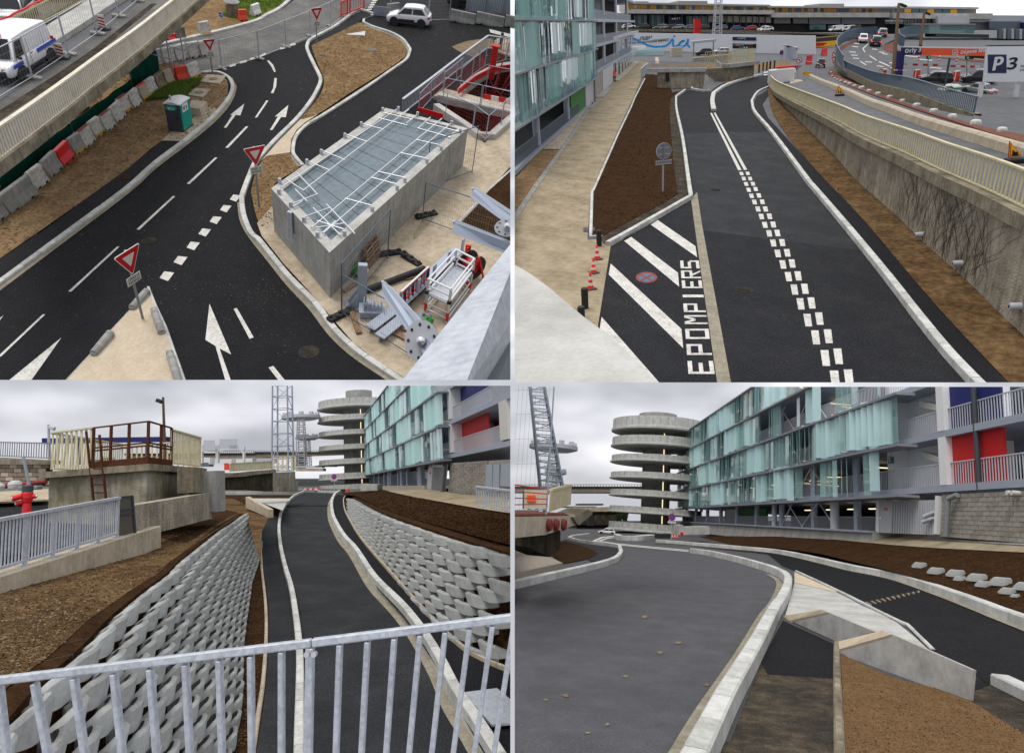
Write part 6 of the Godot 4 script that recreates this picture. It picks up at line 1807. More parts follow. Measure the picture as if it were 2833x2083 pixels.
func person_b(s:Site,p:Vector3):
	var o :=thing(s,"person","person in orange high visibility jacket and helmet on the footpath","person",p,0.2)
	var sh :=func(joints:Array,m:String,called:String,cell:float): # tapered limbs joined by a smooth minimum, then meshed
		var lo :=V3(9,9,9);var hi :=-lo
		for j in joints:
			for e in [j[0],j[1]]:
				lo=lo.min(e-Vector3.ONE*.2);hi=hi.max(e+Vector3.ONE*.2)
		var n :=Vector3i((hi-lo)/cell)+Vector3i.ONE;var f :=PackedFloat32Array();f.resize(n.x*n.y*n.z)
		for z in n.z:
			for y in n.y:
				for x in n.x:
					var v :=lo+V3(x,y,z)*cell;var acc :=0.0
					for j in joints:
						var a:Vector3=j[0];var ab:Vector3=j[1]-a;var t :=clampf((v-a).dot(ab)/maxf(ab.length_squared(),1e-6),0,1);var dd :=v.distance_to(a+ab*t)-lerpf(j[2],j[3],t);acc+=exp(-dd*45.0)
					f[(z*n.y+y)*n.x+x]=-log(acc+1e-30)/45.0
		var idx :={};var pts :=[];var b :=mesh_()
		for z in n.z-1:
			for y in n.y-1:
				for x in n.x-1:
					var c :=V3();var cn :=0
					for e in [[0,0,0,1,0,0],[0,1,0,1,1,0],[0,0,1,1,0,1],[0,1,1,1,1,1],[0,0,0,0,1,0],[1,0,0,1,1,0],[0,0,1,0,1,1],[1,0,1,1,1,1],[0,0,0,0,0,1],[1,0,0,1,0,1],[0,1,0,0,1,1],[1,1,0,1,1,1]]:
						var fa :=f[((z+e[2])*n.y+y+e[1])*n.x+x+e[0]];var fb :=f[((z+e[5])*n.y+y+e[4])*n.x+x+e[3]]
						if (fa<0) !=(fb<0):
							c+=V3(x+e[0],y+e[1],z+e[2]).lerp(V3(x+e[3],y+e[4],z+e[5]),fa/(fa-fb));cn+=1
					if cn:
						idx[Vector3i(x,y,z)]=pts.size();pts.append(lo+c/cn*cell)
		for key in idx:
			for ax in 3:
				var e :=Vector3i();e[ax]=1;var u :=Vector3i();u[(ax+1) % 3]=1;var w :=Vector3i();w[(ax+2) % 3]=1;var k:Vector3i=key;var fa :=f[(k.z*n.y+k.y)*n.x+k.x];var k2 :=k+e;var fb :=f[(k2.z*n.y+k2.y)*n.x+k2.x]
				if (fa<0) !=(fb<0) and idx.has(k-u) and idx.has(k-w) and idx.has(k-u-w):
					var P :=[pts[idx[k]],pts[idx[k-u]],pts[idx[k-u-w]],pts[idx[k-w]]]
					if fa<0:b.quad(P[0],P[1],P[2],P[3])
					else:b.quad(P[3],P[2],P[1],P[0])
		return part(o,called,b,m)
	var V :=func(x:float,y:float,z :=0.0)->Vector3:return V3(x,y,z)
	var L :=[[V.call(-.13,.09,.1),V.call(-.12,.5,.02),.06,.075],[V.call(-.12,.5,.02),V.call(-.09,.92),.075,.10],[V.call(.16,.09,-.12),V.call(.13,.5,.04),.06,.075],[V.call(.13,.5,.04),V.call(.09,.92),.075,.10],[V.call(-.08,.95),V.call(.08,.95),.12,.12],[V.call(0,.95),V.call(0,1.35),.13,.16],[V.call(-.17,1.42),V.call(.17,1.42),.07,.07],[V.call(0,1.4),V.call(0,1.55),.06,.055],[V.call(0,1.62,.01),V.call(0,1.70),.095,.10],[V.call(-.13,.05,.12),V.call(-.14,.05,.26),.05,.045],[V.call(.16,.05,-.1),V.call(.18,.05,.05),.05,.045]]
	var body=sh.call(L,"dark_grey","body",.035)
	var J :=[[V.call(0,.92),V.call(0,1.36),.165,.185],[V.call(-.17,1.42),V.call(.17,1.42),.085,.085],[V.call(-.21,1.42),V.call(-.30,1.15,.03),.075,.065],[V.call(-.30,1.15,.03),V.call(-.22,.95,.12),.062,.05],[V.call(.21,1.42),V.call(.31,1.16,-.02),.075,.065],[V.call(.31,1.16,-.02),V.call(.24,.95,.1),.062,.05]]
	var ja=sh.call(J,"cone_orange","jacket",.035)
	var bd :=mesh_()
	for y in [1.0,1.15]:bd.lathe([[.2,y],[.205,y+.05]],Transform3D(),18)
	part(ja,"reflective_band",bd,"white")
	var fc :=mesh_()
	fc.lathe([[0,-.12],[.07,-.09],[.098,0],[.09,.07],[0,.1]],T3(V3(0,1.66,.015)),16)
	fc.block(V3(0,1.65,.115),V3(.025,.05,.03),.008)
	part(o,"face",fc,"skin")
	pl_(o,"helmet","cone_orange",[[.15,1.70],[.135,1.72],[.125,1.80],[.07,1.86],[0,1.87]],Transform3D(),16)
	for sx in [-1,1]:
		var hd :=mesh_();hd.block(V3(sx*.23,.90,.13),V3(.06,.09,.045),.015)
		for k in 4:hd.bar(V3(sx*.23+(k-1.5)*.016,.86,.13),V3(sx*.23+(k-1.5)*.016,.80+.01*absf(k-1.5),.145),.013,.014)
		hd.bar(V3(sx*.205,.89,.14),V3(sx*.19,.84,.165),.016,.016);part(o,"hand",hd,"skin")

func slab4(s:Site,o:Node3D,o0:Vector3,a:Vector3,b:Vector3,px:PackedVector2Array,thick:float,called:String,m:String,proud :=0.0,parent:Node=null)->MeshInstance3D: # an upright slab on the wall plane through a and b
	var n :=(b-a).cross(UP).normalized()
	if n.dot(a)>0:n=-n
	var v :=PackedVector3Array()
	for p in px:v.append(s.wall(p,a,b)+n*proud-o0)
	var mb :=mesh_()
	mb.fan(v,n,thick)
	return part(parent if parent else o,called,mb,m,s)
func rect(c:String,x0:float,y0:float,x1:float,y1:float,dy :=0.0)->PackedVector2Array:
	return L2([q(c,x0,y0),q(c,x1,y0+dy),q(c,x1,y1+dy),q(c,x0,y1)])
func write(s:Site,o:Node3D,o0:Vector3,a:Vector3,b:Vector3,text:String,m:String,p:Vector2,w:float,h:float,proud:float,font :="Droid Sans",bold :=false): # lettering from the lower left point p, w by h on the picture
	var n :=(b-a).cross(UP).normalized()
	if n.dot(a)>0:n=-n
	var x :=UP.cross(n)
	var p0 :=s.wall(p,a,b)
	var p1 :=s.wall(p+V2(w,0),a,b)
	var p2 :=s.wall(p-V2(0,h),a,b)
	var W :=absf((p1-p0).dot(x))
	words(o,text,m,Transform3D(Basis(x,UP,n),p0+x*W*.5+V3(0,(p2.y-p0.y)*.5,0)+n*proud-o0),p2.y-p0.y,W,font,.02,bold)

func middle_b(s:Site,g:Plane_):
	var G :=func(c:String,x:float,y:float,l :=0.0)->Vector3:return s.on(q(c,x,y),g,l)
	lay(s,"earth_bank","brown earth beyond the sunken ramp",sheet(s,g,qs(["B1",1160,560,1700,580,1750,600,2207,600,"B2",0,590,200,580,200,530,0,540,"B1",1750,545,1200,548]),.02),"soil_light")
	lay(s,"sand_bank","pale sandy ground beside the concrete box",sheet(s,g,qs(["B1",1640,600,1800,590,2100,660,1830,720,1810,690]),.03),"soil_light")
	lay(s,"far_road","grey road in front of the white hoarding",sheet(s,g,qs(["B1",1015,490,1600,492,1590,545,1065,525]),.02),"asphalt_grey")
	lay(s,"far_path","pale strip across the grey road far off",sheet(s,g,qs(["B1",1212,493,1240,493,1250,548,1215,548]),.03),"sand_yard")
	var a:Vector3=G.call("B1",1190,762)
	var b:Vector3=G.call("B1",1620,762)
	var o :=thing(s,"underpass_wall","stained white concrete wall over the sunken ramp","wall",a)
	slab4(s,o,a,a,b,qs(["B1",1235,770,1235,612,1650,598,1625,770]),.5,"wall_face","concrete_stained")
	slab4(s,o,a,a,b,qs(["B1",1140,625,1140,590,1660,585,1640,618]),.9,"lintel","concrete_pale",.4)
	slab4(s,o,a,a,b,qs(["B1",1303,700,1303,615,1335,612,1335,705]),.1,"dark_stain","charcoal",.06)
	for i in 4:
		for j in 3:slab4(s,o,a,a,b,rect("B1",1342+i*46,672+j*30,1386+i*46,700+j*30),.12,"door_panel","concrete_tan",.16)
	slab4(s,o,a,a,b,rect("B1",1336,664,1527,672),.3,"door_frame","concrete",.2)
	var blk :=stairs_shell().mesh(M.concrete_block)
	for e in [["slope of grey planter blocks right of the underpass wall",["B1",1590,752,1735,690],["B1",1620,600,1760,625],27,11]]:
		var l :=qs(e[1]);var h :=qs(e[2]);var p0 :=s.on(l[0],g);var p1 :=s.on(l[1],g);var t0 :=s.hgt(p0,h[0]);var t1 :=s.hgt(p1,h[1]);var w :=thing(s,"planter_wall",e[0],"retaining wall",p0);var bk :=UP.cross(p1-p0).normalized()
		if bk.dot(p0)<0:bk=-bk
		var m :=mesh_();m.quad(V3(),p1-p0,p1-p0+bk*2.0+V3(0,t1,0),bk*2.0+V3(0,t0,0));part(w,"earth_fill",m,"soil_dark",s)
		for j in e[4]:
			for i in e[3]:
				var u:float=(i+.5*(j % 2))/e[3];var v:float=(j+.0)/e[4];var wd:float=p0.distance_to(p1)/e[3]*.95;copy(w,"planter_block",blk,TF(Basis(UP,yaw_of(p1-p0)+(0.0 if (p1-p0).x>0 else PI)).scaled(V3(wd,lerpf(t0,t1,u)/e[4]*1.9,wd)),(p1-p0)*u+bk*2.0*v+V3(0,lerpf(t0,t1,u)*v,0)))
	# concrete box with cream railing
	a=G.call("B1",1830,705)
	b=G.call("B1",2062,668)
	var o2 :=thing(s,"concrete_plinth","weathered concrete block with a railed top beyond the ramp","structure",a)
	var hh :=s.hgt(a,q("B1",1815,585))
	var bx :=mesh_()
	var back :=UP.cross(b-a).normalized()*4.0
	bx.fan(L3([V3(0,hh,0),b-a+V3(0,hh,0),b-a+back+V3(0,hh,0),back+V3(0,hh,0)]),UP,hh)
	part(o2,"body",bx,"concrete_old",s)
	pr_S(o2,"coping","concrete",V3(-.3,hh+.25,0),b-a+V3(.3,hh+.25,0),1.4,.6)
	var U :=V3(0,hh+.5,0)
	rs_(s,"box_railing","cream slatted railing on top of the weathered concrete block",L3([a+back+U,a+U,b+U,b+back+U]),2.1,.42,.16,"cream","cream")
	for e in [["galvanised railing at the end of the footpath by the ramp",["B1",1088,680,1145,620],1.6],["galvanised railing at the edge of the earth bank left of the block",["B1",1735,580,1775,615],1.4],["grey slatted fence across the far end of the ramp",["B1",1190,570,1400,574,1650,578],1.0]]:
		rs_(s,"ramp_railing",e[0],s.on_all(qs(e[1]),g),e[2],.3,.1,"galvanised","galvanised")
	for i in 6:bollard(s,"dark bollard, %s from the left in the line by the crossing" % ["first","second","third","fourth","fifth","sixth"][i],G.call("B1" if i<4 else "B2",[2108,2143,2175,2203,20,55][i],[628,610,604,600,595,592][i]),1.6,.16,"charcoal")
	marks(s,g,"crossing","white pedestrian crossing bars beyond the divider kerb",[qs(["B1",2150,620,2207,615,"B2",240,590,240,600,0,625,"B1",2150,630]),qs(["B1",2150,640,2207,637,"B2",240,605,240,615,0,645,"B1",2150,650])],"paint","crossing_bar",.02)
	# white hoarding with its print
	a=G.call("B1",1005,435)
	b=G.call("B2",410,470)
	var h :=thing(s,"white_hoarding","long white printed hoarding in front of the terminal","hoarding",a)
	var xs :=[1003,1180,1360,1540,1720,1900,2080,2250,2425,2600]
	for i in 9:
		var y0:float=435+i*3.7;slab4(s,h,a,a,b,L2([q("B1",xs[i]+1,y0),q("B1",xs[i]+1,281+i*2.8),q("B1",xs[i+1]-1,284+i*2.8),q("B1",xs[i+1]-1,y0+3.7)]),.3,"panel","white_panel")
	for e in [["EN 2024",1085,333,100,17],["S EN 15 MIN*",1010,356,158,17],["N NOTRE NOUVEAU MÉTRO",985,382,342,17]]:write(s,h,a,a,b,e[0],"navy",q("B1",e[1],e[2]),e[3]*.3208,e[4]*.3208,.05,"Droid Sans",true)
	for e in [["OUVERTURE EN JUIN",1195,348,145,9],["LIGNE 14 AEROPORT",1195,362,110,9]]:write(s,h,a,a,b,e[0],"mid_grey",q("B1",e[1],e[2]),e[3]*.3208,e[4]*.3208,.05)
	var wv :=sq(["B1",1003,322,1060,345,1120,380,1200,402,1280,402,1330,380,1360,335,1372,345,1362,398,1395,400,1425,375,1440,360,1470,350,1445,352,1418,375,1425,400,1460,400,1485,375,1497,340,1490,395,1515,408],false,4,60)
	for i in wv.size()-1:
		if i % 3==0:slab4(s,h,a,a,b,line_quad(wv[i],wv[mini(i+3,wv.size()-1)],5.4),.05,"blue_stroke","wave_blue",.06+.002*(i % 2))
	for e in [[1378,312],[1496,340]]:slab4(s,h,a,a,b,rect("B1",e[0]-8,e[1]-8,e[0]+8,e[1]+8),.05,"blue_dot","wave_blue",.07)
	slab4(s,h,a,a,b,rect("B1",1882,318,2086,348,3),.1,"blue_sign","navy",.15)
	slab4(s,h,a,a,b,rect("B1",1882,374,2086,416,4),.1,"black_sign","black",.15)
	write(s,h,a,a,b,"P Parking","white",q("B1",1925,340),22,5,.2)
	write(s,h,a,a,b,"< Dépose minute","white",q("B1",1890,396),55,5,.2)
	for i in 6:slab4(s,h,a,a,b,rect("B1",1935+i*21,403,1948+i*21,413),.03,"pictogram",["orange","wave_blue","white","white","red","red"][i],.2)
	# shelter, stacks of material, cars before the hoarding
	a=G.call("B1",1530,478)
	var sh :=thing(s,"site_shelter","grey roofed site shelter in front of the white hoarding","shelter",a,0.0,"",Basis.from_scale(Vector3.ONE*.42))
	pb_(sh,"roof","light_grey",V3(7.5,8.2,0),V3(16,1.6,5),.2)
	for x in [.6,14.0]:
		pb_(sh,"post","mid_grey",V3(x,3.8,1.5),V3(.6,7.6,.6))
	for e in [["stack of white site panels before the hoarding",1045,478,9.0,2.6,"white"],["stack of pale green glass sheets before the hoarding",1170,480,12.0,2.0,"glass_white"],["stack of timber packs before the hoarding",1395,484,5.0,2.6,"beige"],["stack of teal glass sheets right of the shelter",1960,488,9.0,1.8,"glass_pale"],["low pale slab stack in the far road",1700,530,16.0,1.4,"concrete_tan"]]:
		var o3 :=thing(s,"material_stack",e[0],"stack",G.call("B1",e[1],e[2]),0.0,"",Basis.from_scale(V3(.6,.9,.6)))
		for i in 3:
			pb_(o3,"sheet",e[5],V3(0,e[4]*(i+.5)/3.0,0),V3(e[3],e[4]/3.2,2.4),.05)
	car_on(s,g,"parked_car","white estate car parked by the site shelter",q("B1",1745,462),q("B1",1835,462),-1.0,0.0,"suv","car_white",0.0,false,1.6)
	car_on(s,g,"parked_car","dark pickup under the site shelter",q("B1",1590,480),q("B1",1680,480),-1.0,0.0,"suv","car_black",0.0,false,1.9)
	for e in [["round red and blue no stopping sign near the metal chimney","B2",115,510,115,453,6.2,"nostop"],["no left turn sign at the start of the road works","B2",255,672,257,519,8.0,"turn"],["no right turn sign above the give way sign at the bend","B2",566,560,568,463,7.6,"turn"],["round white height limit sign at the toll lanes","B2",1160,690,1164,581,9.6,"height"]]:
		var r :=round_sign(s,"round_sign",e[0],G.call(e[1],e[2],e[3]),q(e[1],e[4],e[5]),e[6],e[7])
	give_way(s,g,"small give way sign under the no right turn sign",q("B2",544,490),q("B2",592,490),q("B2",567,562),0.0,false)
	a=G.call("B2",190,512)
	var ch :=thing(s,"metal_chimney","short shiny metal chimney with a slanted top","chimney",a)
	pc_(ch,"flue","galvanised",V3(),V3(0,s.hgt(a,q("B2",190,405)),0),1.7,1.7,20)
	var ct :=mesh_()
	ct.box(TF(Basis(Vector3.BACK,-.35),V3(0,s.hgt(a,q("B2",190,405)),0)),V3(3.5,.2,3.3),.05)
	part(ch,"cap",ct,"light_grey")

func ramp_b(s:Site,g:Plane_):
	var f1 :=s.on(q("B4",2207,1180),g)
	var f2 :=s.on(q("B2",110,868),g)
	var p1 :=s.above(f1,q("B4",2225,180))
	var p2 :=s.above(f2,q("B2",100,795))
	var gr :=plane3(s,p1,p2,p1+UP.cross(p2-p1))
	var e0 :=sq(["B2",20,722,60,775,150,832,400,955,620,1065,820,1178,1200,1345,1500,1490,1870,1652,"B4",2207,165,2500,300])
	var ed :=s.on_all(e0,gr)
	# wall below, stained; the parapet beam; the railing
	var w :=mesh_()
	var gn :=s.R.inverse()*g.n
	var fo :=PackedVector3Array()
	for p in ed:
		var drop :=gn.dot(p)+g.h;fo.append(p-V3(0,drop/gn.y,0))
	for i in ed.size()-1:w.quad(fo[i],fo[i+1],ed[i+1],ed[i])
	lay(s,"retaining_wall","stained concrete retaining wall under the cream railing",w,"concrete_stained","thing","wall")
	lay(s,"earth_strip","brown earth strip at the foot of the stained wall",ribbon_between(s,fo,s.on_all(sq(["B2",0,800,60,1010,290,1330,590,1660,"B4",600,10,900,340,1200,700,1600,1160,2300,1900]),g),.07),"soil_mid")
	var bm :=mesh_()
	var out :=offset(ed,.35)
	for i in ed.size()-1:
		var o2 :=V3(0,.05,0);var d :=V3(0,-.45,0);bm.quad(out[i]+d,out[i+1]+d,ed[i+1]+d,ed[i]+d);bm.quad(out[i]+o2,out[i+1]+o2,out[i+1]+d,out[i]+d);bm.quad(ed[i]+o2,ed[i+1]+o2,out[i+1]+o2,out[i]+o2)
	var ob :=offset(ed,-.35)
	for i in ed.size()-1:
		var d :=V3(0,-.45,0);bm.quad(ob[i+1]+d,ob[i]+d,ob[i]+V3(0,.05,0),ob[i+1]+V3(0,.05,0));bm.quad(ob[i+1]+V3(0,.05,0),ob[i]+V3(0,.05,0),ed[i]+V3(0,.05,0),ed[i+1]+V3(0,.05,0));bm.quad(ob[i]+d,ob[i+1]+d,out[i+1]+d,out[i]+d)
	lay(s,"parapet_beam","weathered concrete edge beam under the cream railing",bm,"concrete_old","thing","beam")
	rs_(s,"ramp_parapet","long cream slatted railing along the raised ramp",ed,1.25,.36,.16,"cream","cream")
	# bare creeper on the wall
	var vn :=mesh_()
	for k in 150:
		var u :=rr(.62,.86);var i :=int(u*(ed.size()-2));var t :=rng.randf();var p :=fo[i].lerp(fo[i+1],t);var along :=(fo[i+1]-fo[i]).normalized();var n :=offset(L3([fo[i],fo[i+1]]),1.0)[0]-fo[i]
		if n.dot(p)>0:n=-n
		var hgt :=(ed[i]-fo[i]).y;var y :=hgt*rr(.0,.6);var c :=p+V3(0,y,0)+n*.03;var lean :=rr(-.5,.5)
		for j in rng.randi_range(6,14):
			lean+=rr(-.5,.5);var c2 :=c+V3(0,.13,0)+along*lean*.18
			if c2.y-p.y>hgt-.5:break
			vn.bar(c,c2,.009,.009,n);c=c2
	lay(s,"creeper","bare brown creeper stems climbing the stained wall",vn,"vine","stuff")
	for e in [["B4",1050,195,"fifth"],["B4",1340,372,"fourth"],["B4",1680,620,"third"],["B4",2185,990,"nearest"],["B2",670,1540,"sixth"],["B2",825,1630,"farthest but one"]]:
		var px :=q(e[0],e[1],e[2]);var best :=0
		for i in ed.size()-1:
			if s.px(fo[i]).x<px.x and absf(s.px(fo[i]).x-px.x)<absf(s.px(fo[best]).x-px.x):best=i
		var p :=s.wall(px,fo[best],fo[best+1]);var n :=offset(L3([fo[best],fo[best+1]]),1.0)[0]-fo[best]
		if n.dot(p)>0:n=-n
		var o :=thing(s,"wall_anchor","grey pipe stub on the stained wall, %s one along the ramp" % e[3],"pipe stub",p);pc_(o,"stub","light_grey",V3(),n*.35,.14,.12,14);pc_(o,"hole","charcoal",n*.35,n*.37,.05,.05,10)
	# decks
	lay(s,"ramp_deck","grey asphalt of the two lanes on the raised ramp",sheet(s,gr,qs(["B2",20,715,60,765,150,826,400,950,820,1174,1500,1486,1870,1650,"B4",2207,160,2500,300,"B2",2700,1250,2207,1200,1700,1080,1300,970,950,850,700,740,540,650,500,590,560,540,480,520,410,560,370,680,200,720]),.0,.4),"asphalt_grey")
	kerb(s,"separator","long pale concrete separator between the two ramp lanes",s.on_all(sq(["B2",350,668,440,715,660,810,850,905,1000,960,1250,1060,1500,1145,1800,1240,2207,1372,2500,1470]),gr),.55,.55,2.6,"concrete_tan",.12,"separator_block")
	lay(s,"brick_strip","red brick strip with white stones beside the ramp",sheet(s,gr,qs(["B2",520,620,560,590,640,670,900,775,1200,890,1480,985,1900,1100,2400,1200,2400,1270,2207,1225,1880,1130,1600,1040,1300,945,950,830,700,735,560,660]),.12,.12),"brick_paver")
	lay(s,"arrow_marking","white straight on arrow on the far ramp lane",sheet(s,gr,qs(["B2",1140,942,1245,960,1240,970,1345,1012,1325,1018,1215,978,1195,982]),.015),"paint")
	var st :=[[548,610,20],[556,642,20],[578,662,20],[600,674,22],[628,686,26],[670,700,32],[703,713,38],[748,730,34],[812,748,50],[875,774,42],[952,800,50],[1050,828,50],[1163,860,46],[1283,902,64],[1430,950,66],[1594,998,72],[1792,1055,88],[2018,1115,78]]
	for i in st.size():
		var p :=s.on(q("B2",st[i][0],st[i][1]+14),gr,.12);var r:float=st[i][2]*.3208*.5*s.depth(p)/F;var o :=thing(s,"boundary_stone","white rounded stone on the brick strip, %s from the far bend" % NTH[i],"stone",p,rng.randf()*2,"white stones along the brick strip");var rows :=[]
		for j in 7:
			var l :=PackedVector3Array()
			for k in 13:
				var a :=TAU*k/12.0;var v :=PI*.5*j/6.0;var rr :=r*pow(cos(v),.45)*(1+.08*sin(a*3+i)+.05*sin(a*5+j+i));l.append(V3(cos(a)*rr,r*.85*pow(sin(v),.8),-sin(a)*rr))
			rows.append(l)
		var m :=mesh_();m.grid(rows);part(o,"stone_body",m,"kerb")
	# blue railing on its wall
	var bp :=s.on_all(sq(["B2",570,585,640,640,740,690,920,785,1200,882,1480,950,1775,1006]),gr)
	var wt :=sq(["B2",600,530,640,580,740,635,920,718,1200,790,1480,890,1785,985])
	var bl :=mesh_()
	var bt :=PackedVector3Array()
	for i in bp.size():bt.append(s.above(bp[i],wt[i]))
	for i in bp.size()-1:
		var hn :=offset(L3([bp[i],bp[i+1]]),.5)[0]-bp[i];bl.quad(bp[i],bp[i+1],bt[i+1],bt[i]);bl.quad(bt[i],bt[i+1],bt[i+1]+hn,bt[i]+hn);bl.quad(bp[i+1]+hn,bp[i]+hn,bt[i]+hn,bt[i+1]+hn)
	lay(s,"low_wall","low stained wall under the blue grey railing",bl,"concrete_old","thing","wall")
	rs_(s,"blue_railing","blue grey slatted railing beside the toll lanes",bt,1.15,.32,.12,"rail_blue","rail_blue")
	# upper road
	var a :=s.at(V2(2560,225),107)
	var b :=s.at(V2(2400,119),137)
	var gu :=plane3(s,a,b,a+(s.R.inverse()*V3(1,0,0))*10)
	lay(s,"upper_road","wide grey road curving up to the terminal past the toll lanes",sheet(s,gu,sq(["B2",600,560,590,460,640,390,760,345,930,318,1150,300,1320,310,1130,330,1010,380,1000,420,1100,460,1500,500,2400,560,2400,1240,2000,1080,1790,980,1400,880,900,730,700,640],false,2),.0,.3),"asphalt_grey")
	lay(s,"brick_strip","red brick margin on the left of the curving upper road",sheet(s,gu,sq(["B2",596,500,600,430,690,365,800,335,930,318,940,325,800,350,690,390,630,440,622,500],false,2),.06),"brick_paver")
	lay(s,"brick_strip","red brick margin on the right of the curving upper road",sheet(s,gu,sq(["B2",1130,345,1010,385,1000,420,1080,455,1400,490,2300,580,2300,555,1300,470,1150,440,1100,400],false,2),.06),"brick_paver")
	lay(s,"brick_strip","red brick island below the large parking sign",sheet(s,gu,qs(["B2",1790,960,2000,1010,2400,1120,2400,1000,2000,930,1790,900]),.06),"brick_paver")
	for e in [["blue grey railing on the outside of the upper bend",["B2",640,590,590,500,588,430,640,380,720,348,800,330,930,320]],["blue grey railing on the inside of the upper bend",["B2",1310,315,1200,325,1120,345,1118,380,1170,420]]]:
		rs_(s,"bend_railing",e[0],s.on_all(smooth(qs(e[1])),gu),2.0,.5,.4,"rail_blue","rail_blue")
	var mk :=[]
	for e in [[730,400,780,404],[745,373,790,376],[705,446,760,450],[720,474,775,477],[735,500,790,504],[900,422,945,426],[985,462,1035,468],[960,448,1005,452],[1050,540,1110,545],[840,532,900,536],[1000,600,1060,604],[940,568,1000,574],[1190,480,1300,490],[1300,510,1420,520],[1400,580,1500,590],[2100,860,2300,920],[1630,815,1930,890]]:mk.append(line_quad(q("B2",e[0],e[1]),q("B2",e[2],e[3]),2.0))
	for e in [[870,375,820,420],[820,420,840,450],[880,480,940,520],[960,530,1050,570],[1060,580,1150,620],[800,530,850,560]]:mk.append(line_quad(q("B2",e[0],e[1]),q("B2",e[2],e[3]),2.6))
	marks(s,gu,"upper_markings","white arrows and lane dashes on the upper road",mk,"paint","marking_dash",.03)
	car_on(s,gu,"driving_car","white saloon driving up the curving road",q("B2",850,352),q("B2",852,371),1.0,4.6,"sedan","car_white",0,true)
	car_on(s,gu,"driving_car","dark suv driving up the curving road",q("B2",960,380),q("B2",965,402),1.0,4.6,"suv","car_black",0,true,1.75,1.9)
	car_on(s,gu,"driving_car","grey car at the top of the curving road",q("B2",1015,305),q("B2",1018,318),1.0,4.4,"hatch","car_grey",0,true)
	car_on(s,g,"driving_car","black suv with lit tail lights leaving past the road works",q("B2",485,570),q("B2",490,597),1.0,4.6,"suv","car_black",0,true,1.8,1.9)
	car_on(s,gu,"waiting_car","black estate car waiting at the toll barrier",q("B2",1385,715),q("B2",1515,722),-1.0,4.7,"suv","car_black",0,true,1.6)
	car_on(s,gu,"waiting_car","black people carrier waiting at the second toll barrier",q("B2",1750,718),q("B2",1890,725),-1.0,4.9,"suv","car_black",0,false,1.9,1.9)
	car_on(s,gu,"waiting_car","silver grey saloon below the large parking sign",q("B2",1695,800),q("B2",1860,835),-1.0,0.0,"sedan","car_silver",0,true,1.6)
	car_on(s,gu,"waiting_car","dark car far behind the parking sign",q("B2",1815,515),q("B2",1850,518),-1.0,4.4,"suv","car_black")
	# gantry sign
	var GU :=func(x:float,y:float)->Vector3:return s.on(q("B2",x,y),gu)
	var ga:Vector3=GU.call(1145,690)
	var gb:Vector3=ga+(s.R.inverse()*V3(1,0,0))*10
	var o :=thing(s,"gantry_sign","blue and orange overhead sign reading Orly 3 Dépose Minute over the toll lanes","sign",ga)
	slab4(s,o,ga,ga,gb,qs(["B2",1125,690,1142,440,1185,440,1160,690]),1.0,"post","wall_navy")
	slab4(s,o,ga,ga,gb,qs(["B2",1172,398,1172,408,1900,420,1900,408]),1.0,"top_edge","white",.05)
	slab4(s,o,ga,ga,gb,qs(["B2",1172,408,1172,472,1330,474,1330,411]),.8,"navy_panel","navy")
	slab4(s,o,ga,ga,gb,qs(["B2",1330,414,1330,474,1900,484,1900,422]),.8,"orange_panel","orange")
	write(s,o,ga,ga,gb,"Orly 3","white",q("B2",1180,458),44,11,.06,"Droid Sans",true)
	write(s,o,ga,ga,gb,"Dépose Minute","white",q("B2",1660,468),92,10,.06,"Droid Sans",true)
	for e in [[1592,430,1640,434],[1592,470,1640,474],[1592,430,1596,474],[1636,430,1640,474]]:slab4(s,o,ga,ga,gb,rect("B2",e[0],e[1],e[2],e[3]),.04,"icon_frame","white",.06)
	slab4(s,o,ga,ga,gb,qs(["B2",1602,462,1604,458,1628,446,1632,450,1618,460]),.04,"icon_plane","white",.06)
	# parking sign
	var pa:Vector3=GU.call(1830,915)
	var pb :=pa+(s.R.inverse()*V3(1,0,0))*10
	var ps :=thing(s,"parking_sign","large white sign with a blue P and 3 on white legs","sign",pa)
	slab4(s,ps,pa,pa,pb,qs(["B2",1895,395,2300,390,2300,705,1865,705]),.3,"board","white_panel")
	slab4(s,ps,pa,pa,pb,qs(["B2",1890,390,2300,385,2300,395,1898,399]),.35,"frame","charcoal",.02)
	slab4(s,ps,pa,pa,pb,rect("B2",1900,470,2060,630),.05,"blue_square","navy",.05)
	write(s,ps,pa,pa,pb,"P","white",q("B2",1928,612),26,37,.08,"Droid Sans",true)
	write(s,ps,pa,pa,pb,"3","black",q("B2",2062,604),25,33,.06,"Droid Sans",true)
	write(s,ps,pa,pa,pb,"Voyages","black",q("B2",2180,580),26,6,.06)
	write(s,ps,pa,pa,pb,"Loueurs","black",q("B2",2175,612),26,6,.06)
	for e in [[1868,710,1835,915],[2180,705,2150,905]]:slab4(s,ps,pa,pa,pb,line_quad(q("B2",e[0],e[1]),q("B2",e[2],e[3]),11),.3,"leg","white",-.3)
	for k in 9:slab4(s,ps,pa,pa,pb,L2([q("B2",1728+k*58,915-k),q("B2",1728+k*58,933-k),q("B2",1786+k*58,932-k),q("B2",1786+k*58,914-k)]),.15,"striped_bar","white" if k % 2==0 else "sign_red",.2)
	# barriers and posts of the toll lanes
	var arms :=[["red and white barrier arm over the first toll lane",1255,557,1510,562,18],["red and white barrier arm over the second toll lane",1582,570,1830,575,18],["red and white barrier arm low at the far left toll lane",965,598,1200,607,7],["slanting red and white barrier arm below the parking sign",1890,955,2290,1050,16],["red and white striped board at the right edge",2185,915,2160,1045,48]]
